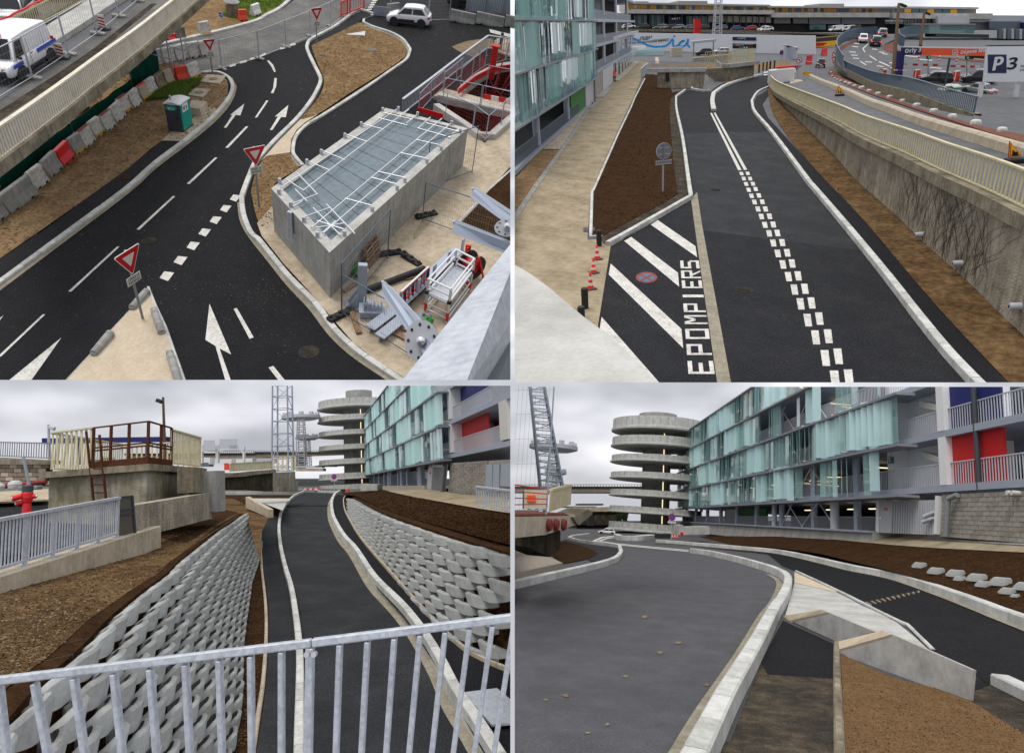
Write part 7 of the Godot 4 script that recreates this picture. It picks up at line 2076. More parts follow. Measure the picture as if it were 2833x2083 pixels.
	for e in arms:
		var u:Vector3=GU.call(e[1],e[2]+110);var o3 :=thing(s,"toll_barrier",e[0],"barrier",u)
		for k in 6:
			var x0 :=lerpf(e[1],e[3],k/6.0);var x1 :=lerpf(e[1],e[3],(k+1)/6.0);slab4(s,o3,u,u,u+(pb-pa),line_quad(q("B2",x0,lerpf(e[2],e[4],k/6.0)),q("B2",x1,lerpf(e[2],e[4],(k+1)/6.0)),e[5]*.3208),.12,"stripe","sign_red" if k % 2==0 else "white")
	for e in [["orange and white toll machine left of the height sign",1000,650,594,34],["orange and white toll machine by the black estate car",1278,690,600,44],["orange and white toll machine by the people carrier",1620,698,612,44]]:
		var u:Vector3=GU.call(e[1],e[2]);var hh :=s.hgt(u,q("B2",e[1],e[3]));var wd:float=e[4]*.3208*s.depth(u)/F;var o3 :=thing(s,"toll_machine",e[0],"toll machine",u);pb_(o3,"cabinet","orange_red",V3(0,hh/2,0),V3(wd,hh,wd*.7),.05);var c :=mesh_();c.block(V3(0,hh-.05,0),V3(wd*1.1,.12,wd*.8),.03);c.block(V3(-wd*.45,hh/2,wd*.36),V3(wd*.14,hh*.98,.06))
		part(o3,"white_trim",c,"white")
	for e in [["red and white post left of the gantry lights",1297,540,480],["red and white post between the lights",1478,540,480],["red and white post near the second light",1626,550,480],["dark lamp post between the toll lanes",1527,745,500]]:
		var u:Vector3=GU.call(e[1],e[2]);var hh :=s.hgt(u,q("B2",e[1],e[3]));var o3 :=thing(s,"lane_post",e[0],"post",u)
		for k in 5:
			pc_(o3,"segment","anthracite" if "dark" in e[0] else ["white","sign_red"][k % 2],V3(0,hh*k/5,0),V3(0,hh*(k+1)/5,0),.16,.16,8)
	for e in [["green lane light over the first toll lane",1392,494],["green lane light over the second toll lane",1727,498],["blue cycle sign on the lamp post",1555,635]]:
		var u:Vector3=GU.call(e[1],700);var o3 :=thing(s,"lane_light",e[0],"signal",u);slab4(s,o3,u,u,u+(pb-pa),rect("B2",e[1]-15,e[2]-15,e[1]+15,e[2]+15),.3,"case","dark_grey" if "green" in e[0] else "sign_blue");slab4(s,o3,u,u,u+(pb-pa),rect("B2",e[1]-8,e[2]-8,e[1]+8,e[2]+8),.05,"face","green_light" if "green" in e[0] else "white",.05)
		slab4(s,o3,u,u,u+(pb-pa),rect("B2",e[1]-3,e[2]+15,e[1]+3,700),.1,"stem","mid_grey",-.2)
	for e in [["green and white post left of the parking sign",1558,790,725,"green"],["red and white lane marker post",1605,795,727,"sign_red"],["green and white post next to the red one",1625,800,735,"green"]]:
		var u:Vector3=GU.call(e[1],e[2]);var hh :=s.hgt(u,q("B2",e[1],e[3]));var o3 :=thing(s,"marker_post",e[0],"post",u)
		for k in 4:
			pc_(o3,"band",[e[4],"white"][k % 2],V3(0,hh*k/4,0),V3(0,hh*(k+1)/4,0),.55,.45,12)
	lay(s,"traffic_island","white kerbed island by the marker posts",sheet(s,gu,sq(["B2",1460,770,1500,745,1600,745,1620,790,1540,785],true,3),.15,.15),"concrete_pale")
	# old wooden lamp poles
	for e in [["tall brown wooden lamp pole rising past the gantry",1080,670,1133,30],["grey wooden lamp pole before the terminal",1318,395,1350,110]]:
		var u:Vector3=GU.call(e[1],e[2]);var hh :=s.hgt(u,q("B2",e[3],e[4]));var tp :=s.above(u,q("B2",e[3],e[4]));var tip :=s.ray(q("B2",e[3],e[4]))*(s.depth(u)/1.0);var o3 :=thing(s,"lamp_pole",e[0],"lamp pole",u);pc_(o3,"pole","pole_wood",V3(),tip-u,.3,.22,10);var l :=mesh_();l.box(TF(Basis(Vector3.BACK,-.4),(tip-u)*.97+V3(.7,0,0)),V3(1.2,.35,.5),.08)
		part(o3,"lamp_head",l,"charcoal")
	# works signs on the ramp deck
	for e in [["triangular road narrows sign on the raised ramp",578,800,660,800,613,735,620,828],["triangular road works sign at the right edge of the raised ramp",2080,1360,2195,1345,2090,1215,2140,1405]]:
		var f :=s.on(q("B2",e[7],e[8]) if e.size()>8 else q("B2",e[6+0]+7,e[7]),gr);var o3 :=thing(s,"works_sign",e[0],"sign",f);var bb :=f+(s.R.inverse()*V3(1,0,0))*10;var T :=qs(["B2",e[1],e[2],e[3],e[4],e[5],e[6]]);var c :=(T[0]+T[1]+T[2])/3.0
		for k in [[1.0,"sign_red",0.0],[.92,"sign_yellow",.02],[.80,"sign_red",.03],[.68,"sign_yellow",.04]]:
			var t :=PackedVector2Array()
			for p in T:t.append(c+(p-c)*k[0])
			slab4(s,o3,f,f,bb,t,.05,"triangle",k[1],k[2])
		for k in ([[-.12,-.1,.0,.26],[-.02,.0,.28,.26],[-.18,.22,.05,.28],[.02,.2,.3,.30]] if "works sign" in e[0] else [[-.14,.0,-.08,.28],[.08,.0,.14,.28]]):
			var sc :=(T[1]-T[0]).length();slab4(s,o3,f,f,bb,L2([c+V2(k[0],k[1])*sc,c+V2(k[2],k[1])*sc,c+V2(k[2]+.02,k[3])*sc,c+V2(k[0]-.02,k[3])*sc]),.03,"symbol","black",.05)
		pb_S(o3,"ballast","charcoal",V3(0,.12,0),V3(.9,.22,.5),.04)
	# site clutter at the start of the works
	for e in [["yellow direction board on the fence at the road works",300,650,365,617],["small yellow direction board behind the railing",85,622,140,608]]:
		var u:Vector3=G_(s,g,e[1],680);var o3 :=thing(s,"direction_board",e[0],"sign",u);slab4(s,o3,u,u,u+(pb-pa),rect("B2",e[1],e[4],e[3],e[2]),.1,"board","sign_yellow");slab4(s,o3,u,u,u+(pb-pa),qs(["B2",e[1]+8,(e[2]+e[4])*.5,e[1]+18,e[4]+5,e[1]+18,e[2]-5]),.02,"arrow","black",.03)
	for e in [["wire site fence at the mouth of the closed ramp lane",[[310,690],[370,690],[460,745]]],["wire site fence behind the end of the cream railing",[[35,660],[120,665],[180,680]]]]:
		var p :=PackedVector3Array()
		for k in e[1]:p.append(s.on(q("B2",k[0],k[1]),g))
		fence(s,"site_fence",e[0],"fence",p,3.0,4.0,.3,"galvanised","mid_grey","concrete")
	lay(s,"sand_heap","heap of sand behind the end of the cream railing",sheet(s,g,sq(["B2",190,705,240,685,300,690,350,715,200,725],true,3),.3,.3),"sand_yard")
	var wb :=thing(s,"plastic_barrier","white and red plastic barriers behind the end of the cream railing","barrier",s.on(q("B2",110,715),g))
	pb_(wb,"body","white",V3(0,1.1,0),V3(4.2,2.2,.9),.15)
	pb_(wb,"red_rail","red",V3(.8,2.4,.1),V3(3.6,.3,.5),.1)
	for e in [["red water filled barrier by the fence",360,545],["red and white barrier beyond the bend",490,470]]:
		jersey(s,g,e[0],q("B2",e[1]-20,e[2]+12),q("B2",e[1]+25,e[2]+10),"red_plastic",2.0,"","","plastic_barrier")
func G_(s:Site,g:Plane_,x:float,y:float)->Vector3:
	return s.on(q("B2",x,y),g)
func ribbon_between(s:Site,a:PackedVector3Array,b:PackedVector3Array,lift:float)->MB:
	var m :=mesh_()
	var n :=40
	var pick :=func(p:PackedVector3Array,t:float)->Vector3:
		var f :=t*(p.size()-1);var i :=mini(int(f),p.size()-2)
		return p[i].lerp(p[i+1],f-i)+V3(0,lift,0)
	for i in n:m.quad(pick.call(b,float(i)/n),pick.call(b,(i+1.0)/n),pick.call(a,(i+1.0)/n)+V3(0,.25,0),pick.call(a,float(i)/n)+V3(0,.25,0))
	for i in range(0,m.v.size()):
		if m.n[i].y<0:m.n[i]=-m.n[i]
	return m

func far_b(s:Site,g:Plane_):
	var a :=s.at(V2(1735,88),345)
	var b :=s.at(V2(2833,92),345)
	var o :=thing(s,"terminal","long low airport terminal with a yellow windowed top storey","building",a)
	var R_ :=func(c:String,x0:float,y0:float,x1:float,y1:float,t:float,called:String,m:String,pr :=0.0,dy :=0.0):slab4(s,o,a,a,b,rect(c,x0,y0,x1,y1,dy),t,called,m,pr)
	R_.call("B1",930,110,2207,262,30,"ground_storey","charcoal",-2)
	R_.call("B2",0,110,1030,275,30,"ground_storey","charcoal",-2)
	R_.call("B1",930,84,2207,118,12,"stone_band","facade_pale",6,8)
	R_.call("B2",0,112,1000,152,12,"stone_band","facade_pale",6,0)
	R_.call("B1",960,28,2207,84,20,"upper_storey","facade_pale",-4,10)
	R_.call("B2",0,52,1100,112,20,"upper_storey","facade_pale",-4)
	R_.call("B1",960,18,2207,32,22,"roof_edge","spandrel",0,22)
	R_.call("B2",0,50,1080,64,22,"roof_edge","spandrel",0,8)
	R_.call("B1",1440,0,1700,30,20,"roof_plant","spandrel",-8)
	R_.call("B1",1030,5,1180,20,20,"roof_plant","spandrel",-8)
	R_.call("B2",500,25,720,55,20,"roof_plant","spandrel",-8)
	var cols :=["amber","window_blue","amber","facade_pale","window_blue","amber","pane_dark"]
	for i in 44:R_.call("B1",985+i*28,36+i*.65,1010+i*28,70+i*.65,1,"window",cols[(i*5+i/3) % 7],-3.5)
	for i in 34:R_.call("B2",4+i*28,66+i*.2,29+i*28,98+i*.2,1,"window",cols[(i*3+i/4) % 7],-3.5)
	for e in [["B1",1670,135,1805,190],["B1",1815,138,1950,192],["B1",1955,142,2080,194],["B1",2085,145,2207,196],["B2",50,152,190,202],["B2",215,152,340,202],["B2",350,155,620,206],["B2",630,155,920,206]]:R_.call(e[0],e[1],e[2],e[3],e[4],2,"stone_panel","facade_pale" if e[0]=="B1" else "mid_grey",1)
	for e in [["B1",1030,130,1140,228],["B1",1180,130,1290,228],["B1",1480,140,1680,232],["B2",360,210,500,255],["B2",520,220,800,265]]:R_.call(e[0],e[1],e[2],e[3],e[4],1,"shop_window","pane_teal",.2)
	R_.call("B1",1326,148,1434,208,1,"terminal_sign","navy",2)
	write(s,o,a,a,b,"ORLY 1","white",q("B1",1346,172),22,4.5,3.2,"Droid Sans",true)
	for i in 22:R_.call("B1",990+i*55,120,998+i*55,235,1,"pier","dark_grey",3)
	# right-hand wing
	var w :=thing(s,"terminal_wing","stepped right wing of the terminal with grey bands and a glass bridge","building",b)
	var W_ :=func(x0:float,y0:float,x1:float,y1:float,t:float,called:String,m:String,pr :=0.0,dy :=0.0):slab4(s,w,b,a,b,rect("B2",x0,y0,x1,y1,dy),t,called,m,pr)
	W_.call(1090,55,1800,72,30,"roof_edge","facade_pale",2,8)
	W_.call(1090,70,1800,120,30,"upper_storey","spandrel",0,8)
	W_.call(1050,112,1900,160,30,"stone_band","facade_pale",4,5)
	W_.call(1040,158,1420,208,30,"dark_storey","pane_dark",1)
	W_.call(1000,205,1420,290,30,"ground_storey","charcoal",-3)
	W_.call(1415,140,1680,205,20,"round_tower","light_grey",6)
	W_.call(1680,130,2300,190,20,"grey_block","light_grey",2,5)
	W_.call(1680,185,2300,255,20,"dark_block","mid_grey",0)
	W_.call(1870,185,2140,250,2,"screen","slate_rail",4)
	W_.call(2135,195,2300,250,3,"blue_box","wall_navy",6)
	W_.call(1140,212,1660,288,8,"glass_bridge","pane_teal",12,2)
	W_.call(1140,206,1660,216,9,"bridge_roof","spandrel",13,2)
	W_.call(1320,290,1760,318,10,"bridge_deck","dark_grey",14,8)
	W_.call(1750,330,2300,375,10,"viaduct_deck","concrete_dark",20,12)
	for i in 9:W_.call(1095+i*66,76+i,1155+i*66,108+i,1,"window",["window_blue","amber","window_blue"][i % 3],2)
	for i in 16:W_.call(1760+i*33,250+i*.6,1780+i*33,332+i*.8,2,"fin","light_grey" if i % 2 else "slate_rail",22)
	for i in 12:W_.call(1050+i*30,162,1053+i*30,205,.5,"mullion","light_grey",1.4)
	W_.call(1200,345,1760,400,10,"lower_wall","concrete",5)
	# departures viaduct with cars
	var va :=s.at(V2(1735,84),318)
	var vb :=s.at(V2(2400,90),318)
	var v :=thing(s,"departures_viaduct","concrete viaduct with parked cars before the terminal","viaduct",va)
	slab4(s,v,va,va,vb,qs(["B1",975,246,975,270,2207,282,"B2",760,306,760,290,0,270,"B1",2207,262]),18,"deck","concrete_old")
	slab4(s,v,va,va,vb,qs(["B1",975,268,975,285,2207,300,"B2",600,325,600,300]),6,"shadow_beam","concrete_dark",-6)  # dark colour stands for the shade below the deck
	var cs :=[["white",1010],["black",1130],["grey",1280],["silver",1335],["black",1380],["silver",1440],["grey",1560],["black",1655],["grey",1815],["blue",1970],["red",2075],["white",2190]]
	for i in cs.size():
		var p :=s.wall(q("B1",cs[i][1],243+(cs[i][1]-1000)*.016),va,vb)+V3(0,0,-7);car(s,"viaduct_car","%s car, %s from the left on the departures viaduct" % [cs[i][0],NTH[i]],TF(Basis(UP,PI if i % 3 else 0.0).scaled(Vector3.ONE*1.25),p),5.2,2.0,1.6,"hatch" if i % 2 else "suv","car_"+cs[i][0]).set_meta("group","cars on the departures viaduct")
	for i in 4:
		var p :=s.wall(q("B2",[630,730,780,20][i],268),va,vb)+V3(0,0,-5);car(s,"viaduct_car",["white van on the departures viaduct before the terminal entrance","second white van on the departures viaduct","black van on the departures viaduct","white car on the viaduct near the long stone panels"][i],TF(Basis(UP,PI).scaled(Vector3.ONE*1.3),p),5.0,2.0,1.9 if i<3 else 1.5,"van" if i<3 else "hatch",["car_white","car_white","car_black","car_white"][i]).set_meta("group","cars on the departures viaduct")
	# red block sign, mast, bus
	for e in [["tall red sign slab before the terminal","red_totem","sign",["B1",1555,160,1605,160,1610,288,1557,288],"red",3.0],["orange banner at the terminal entrance","orange_banner","banner",["B2",980,240,1012,240,1010,285,978,285],"orange",1.0]]:
		var p :=s.at(qs(e[3])[3],290);var t :=thing(s,e[1],e[0],e[2],p);var m :=slab4(s,t,p,p,p+(b-a),qs(e[3]),e[5],"slab",e[4]);slab4(s,t,p,p,p+(b-a),L2([qs(e[3])[0],qs(e[3])[1],qs(e[3])[1]+V2(0,1.5),qs(e[3])[0]+V2(0,1.5)]),.4,"edge","sign_red",.1);slab4(s,t,p,p,p+(b-a),L2([qs(e[3])[3]-V2(0,14),qs(e[3])[2]-V2(0,14),qs(e[3])[2]-V2(0,13.4),qs(e[3])[3]-V2(0,13.4)]),.2,"seam","charcoal",.1)
	var mp :=s.on(q("B1",1740,440),g)
	var mh :=s.hgt(mp,q("B1",1738,-80))
	lattice(s,"lattice_mast","white lattice lighting mast rising in front of the terminal",mp,V3(0,mh,0),2.6,26,"light_grey")
	var bp :=s.on(q("B2",500,410),g)
	var bu :=thing(s,"coach","yellow and red coach half behind the white hoarding","bus",bp,-.1,"",Basis.from_scale(Vector3.ONE*.5))
	pb_(bu,"body","sign_yellow",V3(0,4.0,0),V3(21,7.0,6),.5)
	var bw :=mesh_()
	bw.block(V3(-1,5.6,3.02),V3(18,2.6,.1),.02)
	bw.block(V3(-1,7.3,0),V3(19,.6,5.8),.2)
	part(bu,"window",bw,"car_glass")
	var br :=mesh_()
	br.prism(L2([V2(-10.4,1.5),V2(-3,1.5),V2(0,3.2),V2(-10.4,4.2)]),Transform3D(),3.0,3.06)
	br.block(V3(8.2,3.4,3.03),V3(3.6,4.2,.08))
	part(bu,"red_livery",br,"red")
	for x in [-6.5,6.5]:wheel(bu,V3(x,1.0,2.7),1.0,.6)
func lattice(s:Site,called:String,label:String,p:Vector3,top:Vector3,w:float,bays:int,m:String,head :=0.0):
	var o :=thing(s,called,label,"mast",p)
	var C :=[]
	for e in [[-.5,-.5],[.5,-.5],[.5,.5],[-.5,.5]]:C.append(V3(e[0]*w,0,e[1]*w))
	for c in C:
		pr_S(o,"upright",m,c,c*.6+top,w*.075,w*.075)
	var lt :=mesh_()
	for i in bays:
		var t0 :=float(i)/bays;var t1 :=(i+1.0)/bays
		for k in 4:
			var a:Vector3=C[k];var d:Vector3=C[(k+1) % 4];lt.bar(a*lerpf(1,.6,t0)+top*t0,d*lerpf(1,.6,t0)+top*t0,w*.04,w*.04)
			if i % 2==k % 2:lt.bar(a*lerpf(1,.6,t0)+top*t0,d*lerpf(1,.6,t1)+top*t1,w*.03,w*.03)
	part(o,"bracing",lt,m,s)
	if head>0.0:
		var h :=mesh_();h.lathe([[head*.7,-.5],[head,-.2],[head,.3],[head*.5,.6],[head*.5,.3],[head*.7,0.0],[head*.7,-.5]],T3(top),22)
		for i in 10:h.block(top+V3(cos(TAU*i/10)*head*.85,.6,sin(TAU*i/10)*head*.85),V3(head*.2,.5,head*.2))
		part(o,"lamp_ring",h,"light_grey",s)

# ================================================================ the sunken ramp between planter block walls
func planter_wall(s:Site,label:String,foot:PackedVector3Array,top:PackedVector3Array,nc:int,nr:int,out:float,skip :=0.0):
	# rows of U shaped planter blocks laid back from the foot line to the top line
	foot=evenly(foot)
	top=evenly(top)
	var o :=thing(s,"planter_wall",label,"retaining wall",foot[0])
	var pick :=func(p:PackedVector3Array,t:float)->Vector3:
		var f :=clampf(t,0,1)*(p.size()-1);var i :=mini(int(f),p.size()-2)
		return p[i].lerp(p[i+1],f-i)
	var meshes :=[]
	var sh :=stairs_shell()
	for m in ["concrete_block","concrete_block2"]:meshes.append(sh.mesh(M[m]))
	var list :=[]
	var fills :=mesh_()
	var O :=foot[0]
	for i in 40:
		for j in nr+1:
			var Q :=[]
			for k in 2:
				var a:Vector3=pick.call(foot,(i+k)/40.0);var b:Vector3=pick.call(top,(i+k)/40.0);var n :=UP.cross(pick.call(top,(i+1)/40.0)-pick.call(top,i/40.0)).normalized()*out;var st :=(b-a)/nr;var p :=a+st*j-O;Q.append([p-n*.12-V3(0,st.y*.2,0),p-n*.12+V3(0,st.y*.62,0),p+st-n*.12-V3(0,st.y*.2,0),b-O+n*4.0-V3(0,.1,0)])
			for k in ([0,1] if j<nr else [1]):
				var w:Array=[Q[0][k],Q[1][k],Q[1][k+1],Q[0][k+1]] if j<nr else [Q[0][0],Q[1][0],Q[1][3],Q[0][3]]
				if out>0:w.reverse()
				fills.quad(w[0],w[1],w[2],w[3])
	part(o,"earth_fill",fills,"soil_dark",s)
	for j in nr:
		for i in nc:
			var u :=(i+.25+.5*(j % 2))/nc
			if j==nr-1 and rng.randf()<skip:continue
			var a:Vector3=pick.call(foot,u);var b:Vector3=pick.call(top,u);var d:Vector3=pick.call(foot,u+.4/nc).lerp(pick.call(top,u+.4/nc),float(j)/nr)-pick.call(foot,u-.4/nc).lerp(pick.call(top,u-.4/nc),float(j)/nr);var w :=d.length()/.8;d.y=0;var step :=(b-a)/nr;var p :=a+step*j+V3(0,-.04,0);var keep :=true
			for cp in s.cuts:
				if cp.dot(p)<-.25:keep=false
			if not keep:continue
			var x :=d.normalized()*signf(out);var bs :=Basis(x,UP,x.cross(UP))*Basis(UP,rr(-.06,.06))*Basis(Vector3.RIGHT,rr(-.05,.05));var dep :=V2(step.x,step.z).length();list.append([s.depth(p),Transform3D(bs.scaled_local(V3(w*.82,step.y/.46,minf(maxf(w*.85,dep*1.4),w*1.2))),p-foot[0]),(i*7+j*3) % 2])
	list.sort_custom(func(x,y):return x[0]<y[0])
	var rest :=[[],[]]
	for k in list.size():
		var t:Transform3D=list[k][1]
		if k<300:
			var edge :=false
			for cp in s.cuts:
				if cp.dot(t.origin+foot[0])<.9:edge=true
			if edge:
				var mb :=mesh_();mb.add(sh,t);part(o,"planter_block",mb,["concrete_block","concrete_block2"][list[k][2]],s)
			else:copy(o,"planter_block",meshes[list[k][2]],t)
		else:rest[list[k][2]].append(t)
	for m in 2:
		if rest[m].size():scatter(s,"planter_blocks_beyond","",meshes[m],rest[m],"stuff",o)
func evenly(p:PackedVector3Array)->PackedVector3Array:
	var l :=0.0
	for i in p.size()-1:l+=p[i].distance_to(p[i+1])
	return resample(p,l/48.0)
func block_wall(s:Site,o:Node3D,o0:Vector3,a:Vector3,b:Vector3,px:PackedVector2Array,nu:int,nv:int): # px: lower left, upper left, upper right, lower right
	slab4(s,o,o0,a,b,px,.3,"mortar","mortar",.0)
	for j in nv:
		for i in nu+1:
			var u0 :=clampf((i-.5*(j % 2))/nu,0,1);var u1 :=clampf((i+1-.5*(j % 2))/nu,0,1)
			if u1-u0<.01:continue
			var P :=func(u:float,v:float)->Vector2:return px[0].lerp(px[3],u).lerp(px[1].lerp(px[2],u),v)
			var g :=.055/nu;var h :=.09/nv;slab4(s,o,o0,a,b,L2([P.call(u0+g,float(j)/nv+h),P.call(u0+g,(j+1.0)/nv-h),P.call(u1-g,(j+1.0)/nv-h),P.call(u1-g,float(j)/nv+h)]),.04,"block","breeze" if (i*3+j*5) % 4 else "breeze2",.025)
func spiral(s:Site,label:String,c:Vector2,z:float,r_px:float,lv:Array,core:float,cm:String,drum:Array):
	var o0 :=s.at(V2(c.x,c.y),z)
	var R :=r_px*z/F
	var o :=thing(s,"spiral_ramp",label,"spiral ramp",o0)
	var Y :=func(y:float)->float:return s.at(V2(c.x,y),z).y-o0.y
	for e in lv:
		var yt:float=Y.call(e[0]);var yb:float=Y.call(e[1]);var t :=yt-yb;pl_S(o,"ramp_deck",cm,[[R*core*.9,yb],[R*1.0,yb],[R*1.035,yb+t*.06],[R*1.035,yb+t*.22],[R,yb+t*.27],[R,yt],[R*.975,yt],[R*.975,yb+t*.3],[R*core*.9,yb+t*.3]],Transform3D(),56);var jo :=mesh_()
		for k in 40:jo.box(TF(Basis(UP,TAU*k/40),V3(sin(TAU*k/40)*R,yb+t*.64,cos(TAU*k/40)*R)),V3(R*.004,t*.7,R*.004))
		part(o,"panel_joints",jo,"concrete_old",s).set_meta("kind","stuff")
	var k0:float=Y.call(lv[-1][1])-1.0
	var k1:float=Y.call(drum[1])
	pl_S(o,"core_wall","concrete",[[R*core,k0],[R*core,k1]],Transform3D(),40)
	pl_S(o,"top_drum","concrete",[[R*drum[2],k1-.3],[R*drum[2],Y.call(drum[0])],[0,Y.call(drum[0])]],Transform3D(),40)
	for i in lv.size()-1:
		for an in [.3]:
			var y0:float=Y.call(lv[i][1]);var y1:float=Y.call(lv[i+1][0]);var m :=mesh_();m.box(TF(Basis(UP,an),V3(sin(an)*R*core*1.01,(y0+y1)*.5,cos(an)*R*core*1.01)),V3(R*.014,(y0-y1)*.85,.06));part(o,"light_strip",m,"lamp_warm",s)
func garage(s:Site,o:Node3D,a:Vector3,b:Vector3,far:Vector3,U:Callable,ys:Array,e:Dictionary):
	# open storeys behind the glass, seen from outside: slabs, back wall, rails, columns, then the glass itself
	var y_bot:float=ys[0]
	var n :=ys.size()
	for i in n:
		fs_(s,o,a,a,b,e.u0,e.u1,ys[i]-.02,ys[i]+.3,-16,.1,"floor_slab","steel_grey");fs_(s,o,a,a,b,e.u0,e.ug,ys[i]-.25,ys[i]-.12,.1,1.1,"catwalk","mid_grey")
		if i<n-1:fr_(s,o,a,a,b,e.u0,e.u1,ys[i]+.3,1.05,-.1,.2,"light_grey")
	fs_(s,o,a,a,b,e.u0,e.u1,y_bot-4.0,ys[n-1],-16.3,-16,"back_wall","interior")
	for i in 9:
		var u :=lerpf(e.ug-.1,e.u0,i/8.5);var p :=a.lerp(V3(b.x,a.y,b.z),u)-a;pc_S(o,"column","steel_grey",p+V3(0,y_bot-3.0,0),p+V3(0,ys[n-1],0),.22,.22,12)
	for i in 46:
		var r :=rng.randi_range(0,n-2);var u :=rr(.12,e.u1);pr_S(o,"strip_lamp","lamp_warm",a.lerp(V3(b.x,a.y,b.z),u)-a+V3(0,ys[r+1]-.35,0)+e.n*-rr(2,9),a.lerp(V3(b.x,a.y,b.z),u+.012)-a+V3(0,ys[r+1]-.35,0)+e.n*-rr(2,9),.14,.06)
	glass_front(s,o,a,a,b,ys,e.ug0,e.ug,e.pitch,.8,e.glass,e.hide)
func build_c():
	var s :=SC
	var g :=ground(1217,6.75)
	var up :=ground(1316,2.3)
	var far :=ground(1316,2.5)
	var GC :=func(c:String,x:float,y:float,l :=0.0)->Vector3:return s.on(q(c,x,y),g,l)
	lay(s,"ground","pale far ground beyond the ramp",sheet(s,far,L2([V2(-300,1324),V2(1500,1324),V2(1500,1372),V2(-300,1372)]),0.0),"asphalt_worn")
	lay(s,"ground","dark earth under the sunken ramp",sheet(s,g,L2([V2(500,1369),V2(1500,1369),V2(1500,2300),V2(400,2300)]),0.0,2.0),"soil_dark")
	var Lk :=sq(["C4",440,1900,436,1500,434,900,415,640,385,420,345,200,290,20,"C2",245,1450,228,1300,232,1200,245,1125,285,1060,350,990,445,945])
	var Rk :=sq(["C2",735,955,690,992,664,1060,668,1160,695,1240,765,1370,865,1490,"C4",985,75,1070,190,1255,385,1410,590,1590,900,1720,1180,1900,1470,2150,1900])
	var road :=Lk.duplicate()
	road.append_array(Rk)
	lay(s,"road","dark asphalt of the sunken ramp",sheet(s,g,road,.02),"asphalt_mid")
	flakes(s,g,"pale dust flecks on the sunken ramp",[["C4",700,900,120,700],["C4",300,900,60,300],["C2",400,1200,30,300],["C4",1700,700,60,300]],.03)
	lay(s,"gutter","tan gutter on the right of the sunken ramp",ribbon(s.on_all(Rk,g),-.55,.03),"gutter")
	kerb(s,"kerb","narrow white kerb on the left of the sunken ramp",s.on_all(Lk,g),.22,.25,1.3,"kerb")
	kerb(s,"kerb","tall white kerb on the right of the sunken ramp",s.on_all(Rk,g),.28,.42,1.5,"kerb")
	lay(s,"verge","asphalt margin left of the sunken ramp",sheet(s,g,sq(["C2",225,1150,115,1160,75,1250,58,1330,58,1430,70,1600,"C4",90,100,118,300,125,600,100,1000,70,1250,0,1700,430,1700,420,900,395,620,345,300,280,60,"C2",235,1400,222,1250],true,2),.05),"asphalt_mid")
	lay(s,"verge","dark asphalt margin right of the sunken ramp",sheet(s,g,sq(["C2",740,960,800,972,775,1020,785,1110,830,1200,900,1320,1000,1450,"C4",1140,0,1350,240,1540,450,1850,740,2300,950,2300,1900,2000,1600,1600,870,1300,420,1080,180,"C2",870,1470,700,1220,672,1100,700,1000],true,2),.16),"asphalt_fresh")
	kerb(s,"kerb","thin tan edge on the left margin of the sunken ramp",s.on_all(sq(["C4",0,1700,60,1260,95,1000,118,600,108,300,75,20,"C2",62,1430,60,1320,80,1240,112,1165]),g),.12,.10,1.4,"concrete_tan")
	kerb(s,"kerb","thin tan edge on the right margin of the sunken ramp",s.on_all(sq(["C2",800,972,775,1015,787,1110,832,1200,902,1320,1002,1450,"C4",1145,0,1355,240,1545,450,1855,740,2300,950]),g,.1),.12,.14,1.4,"concrete_tan")
	lay(s,"grating_sheet","pale mesh sheet lying on the right margin",sheet(s,g,qs(["C4",1840,1085,2130,1048,2300,1190,2300,1350,2085,1370,1960,1230]),.3,.05),"galvanised","thing","sheet")
	var ds :=base(s,"drain_strip","slotted drain strip across the far end of the sunken ramp",GC.call("C2",290,1070))
	for i in 24:
		pb_(ds,"drain_slot","concrete_dark",GC.call("C2",295+i*15,1069-i*.3,.04)-GC.call("C2",290,1070),V3(.35,.03,.5))
	# walls of planter blocks
	var lf :=s.on_all(qs(["C3",1500,2700,1910,1560,1985,1190,2010,830,2040,600,2080,400,2130,150,"C1",2215,1540,2240,1440,2245,1380]),g)
	var lt :=s.on_all(qs(["C3",-900,1900,-420,1420,-100,1090,430,690,720,420,1110,160,1330,30,"C1",1450,1540,1680,1380,1900,1240,2105,1125]),up)
	planter_wall(s,"tall wall of grey planter blocks on the left of the sunken ramp",lf,lt,34,11,1.0)
	var rf :=s.on_all(qs(["C4",2700,1150,2150,800,1900,660,1700,480,1580,360,1480,240,1320,60,"C2",1250,1580,1130,1460,960,1290,885,1130]),g)
	var rt :=s.on_all(qs(["C2",2600,1530,2250,1420,2050,1372,1900,1332,1700,1275,1540,1232,1370,1180,1200,1130,1060,1075,930,1010,868,985]),up)
	planter_wall(s,"wall of grey planter blocks on the right of the sunken ramp",rf,rt,26,9,-1.0)
	# earth above the walls
	var e1 :=qs(["C1",2105,1115,1900,1100,1270,1290,150,1640,-300,1760,"C3",-900,300,-900,1900,-420,1480,-60,1130,480,720,770,450,1150,185,1370,50,"C1",1490,1550,1720,1395,1940,1255,2120,1135])
	lay(s,"earth_terrace","brown stony earth terrace above the left planter wall",sheet(s,up,e1,-.05),"soil_mid")
	scatter(s,"gravel","loose stones strewn over the left terrace",pebble("dust",31),in_poly(s,up,e1,6000,-.04,.007,.04,.7,false))
	scatter(s,"earth_clods","brown clods on the left terrace",pebble("soil_mid",32),in_poly(s,up,e1,9000,-.04,.008,.04,.7,false))
	lay(s,"dark_earth","dark damp earth by the low concrete wall",sheet(s,up,sq(["C1",2090,1122,1900,1108,1400,1260,1290,1300,1400,1340,1640,1380,1850,1250],true,3),-.04),"soil_dark")
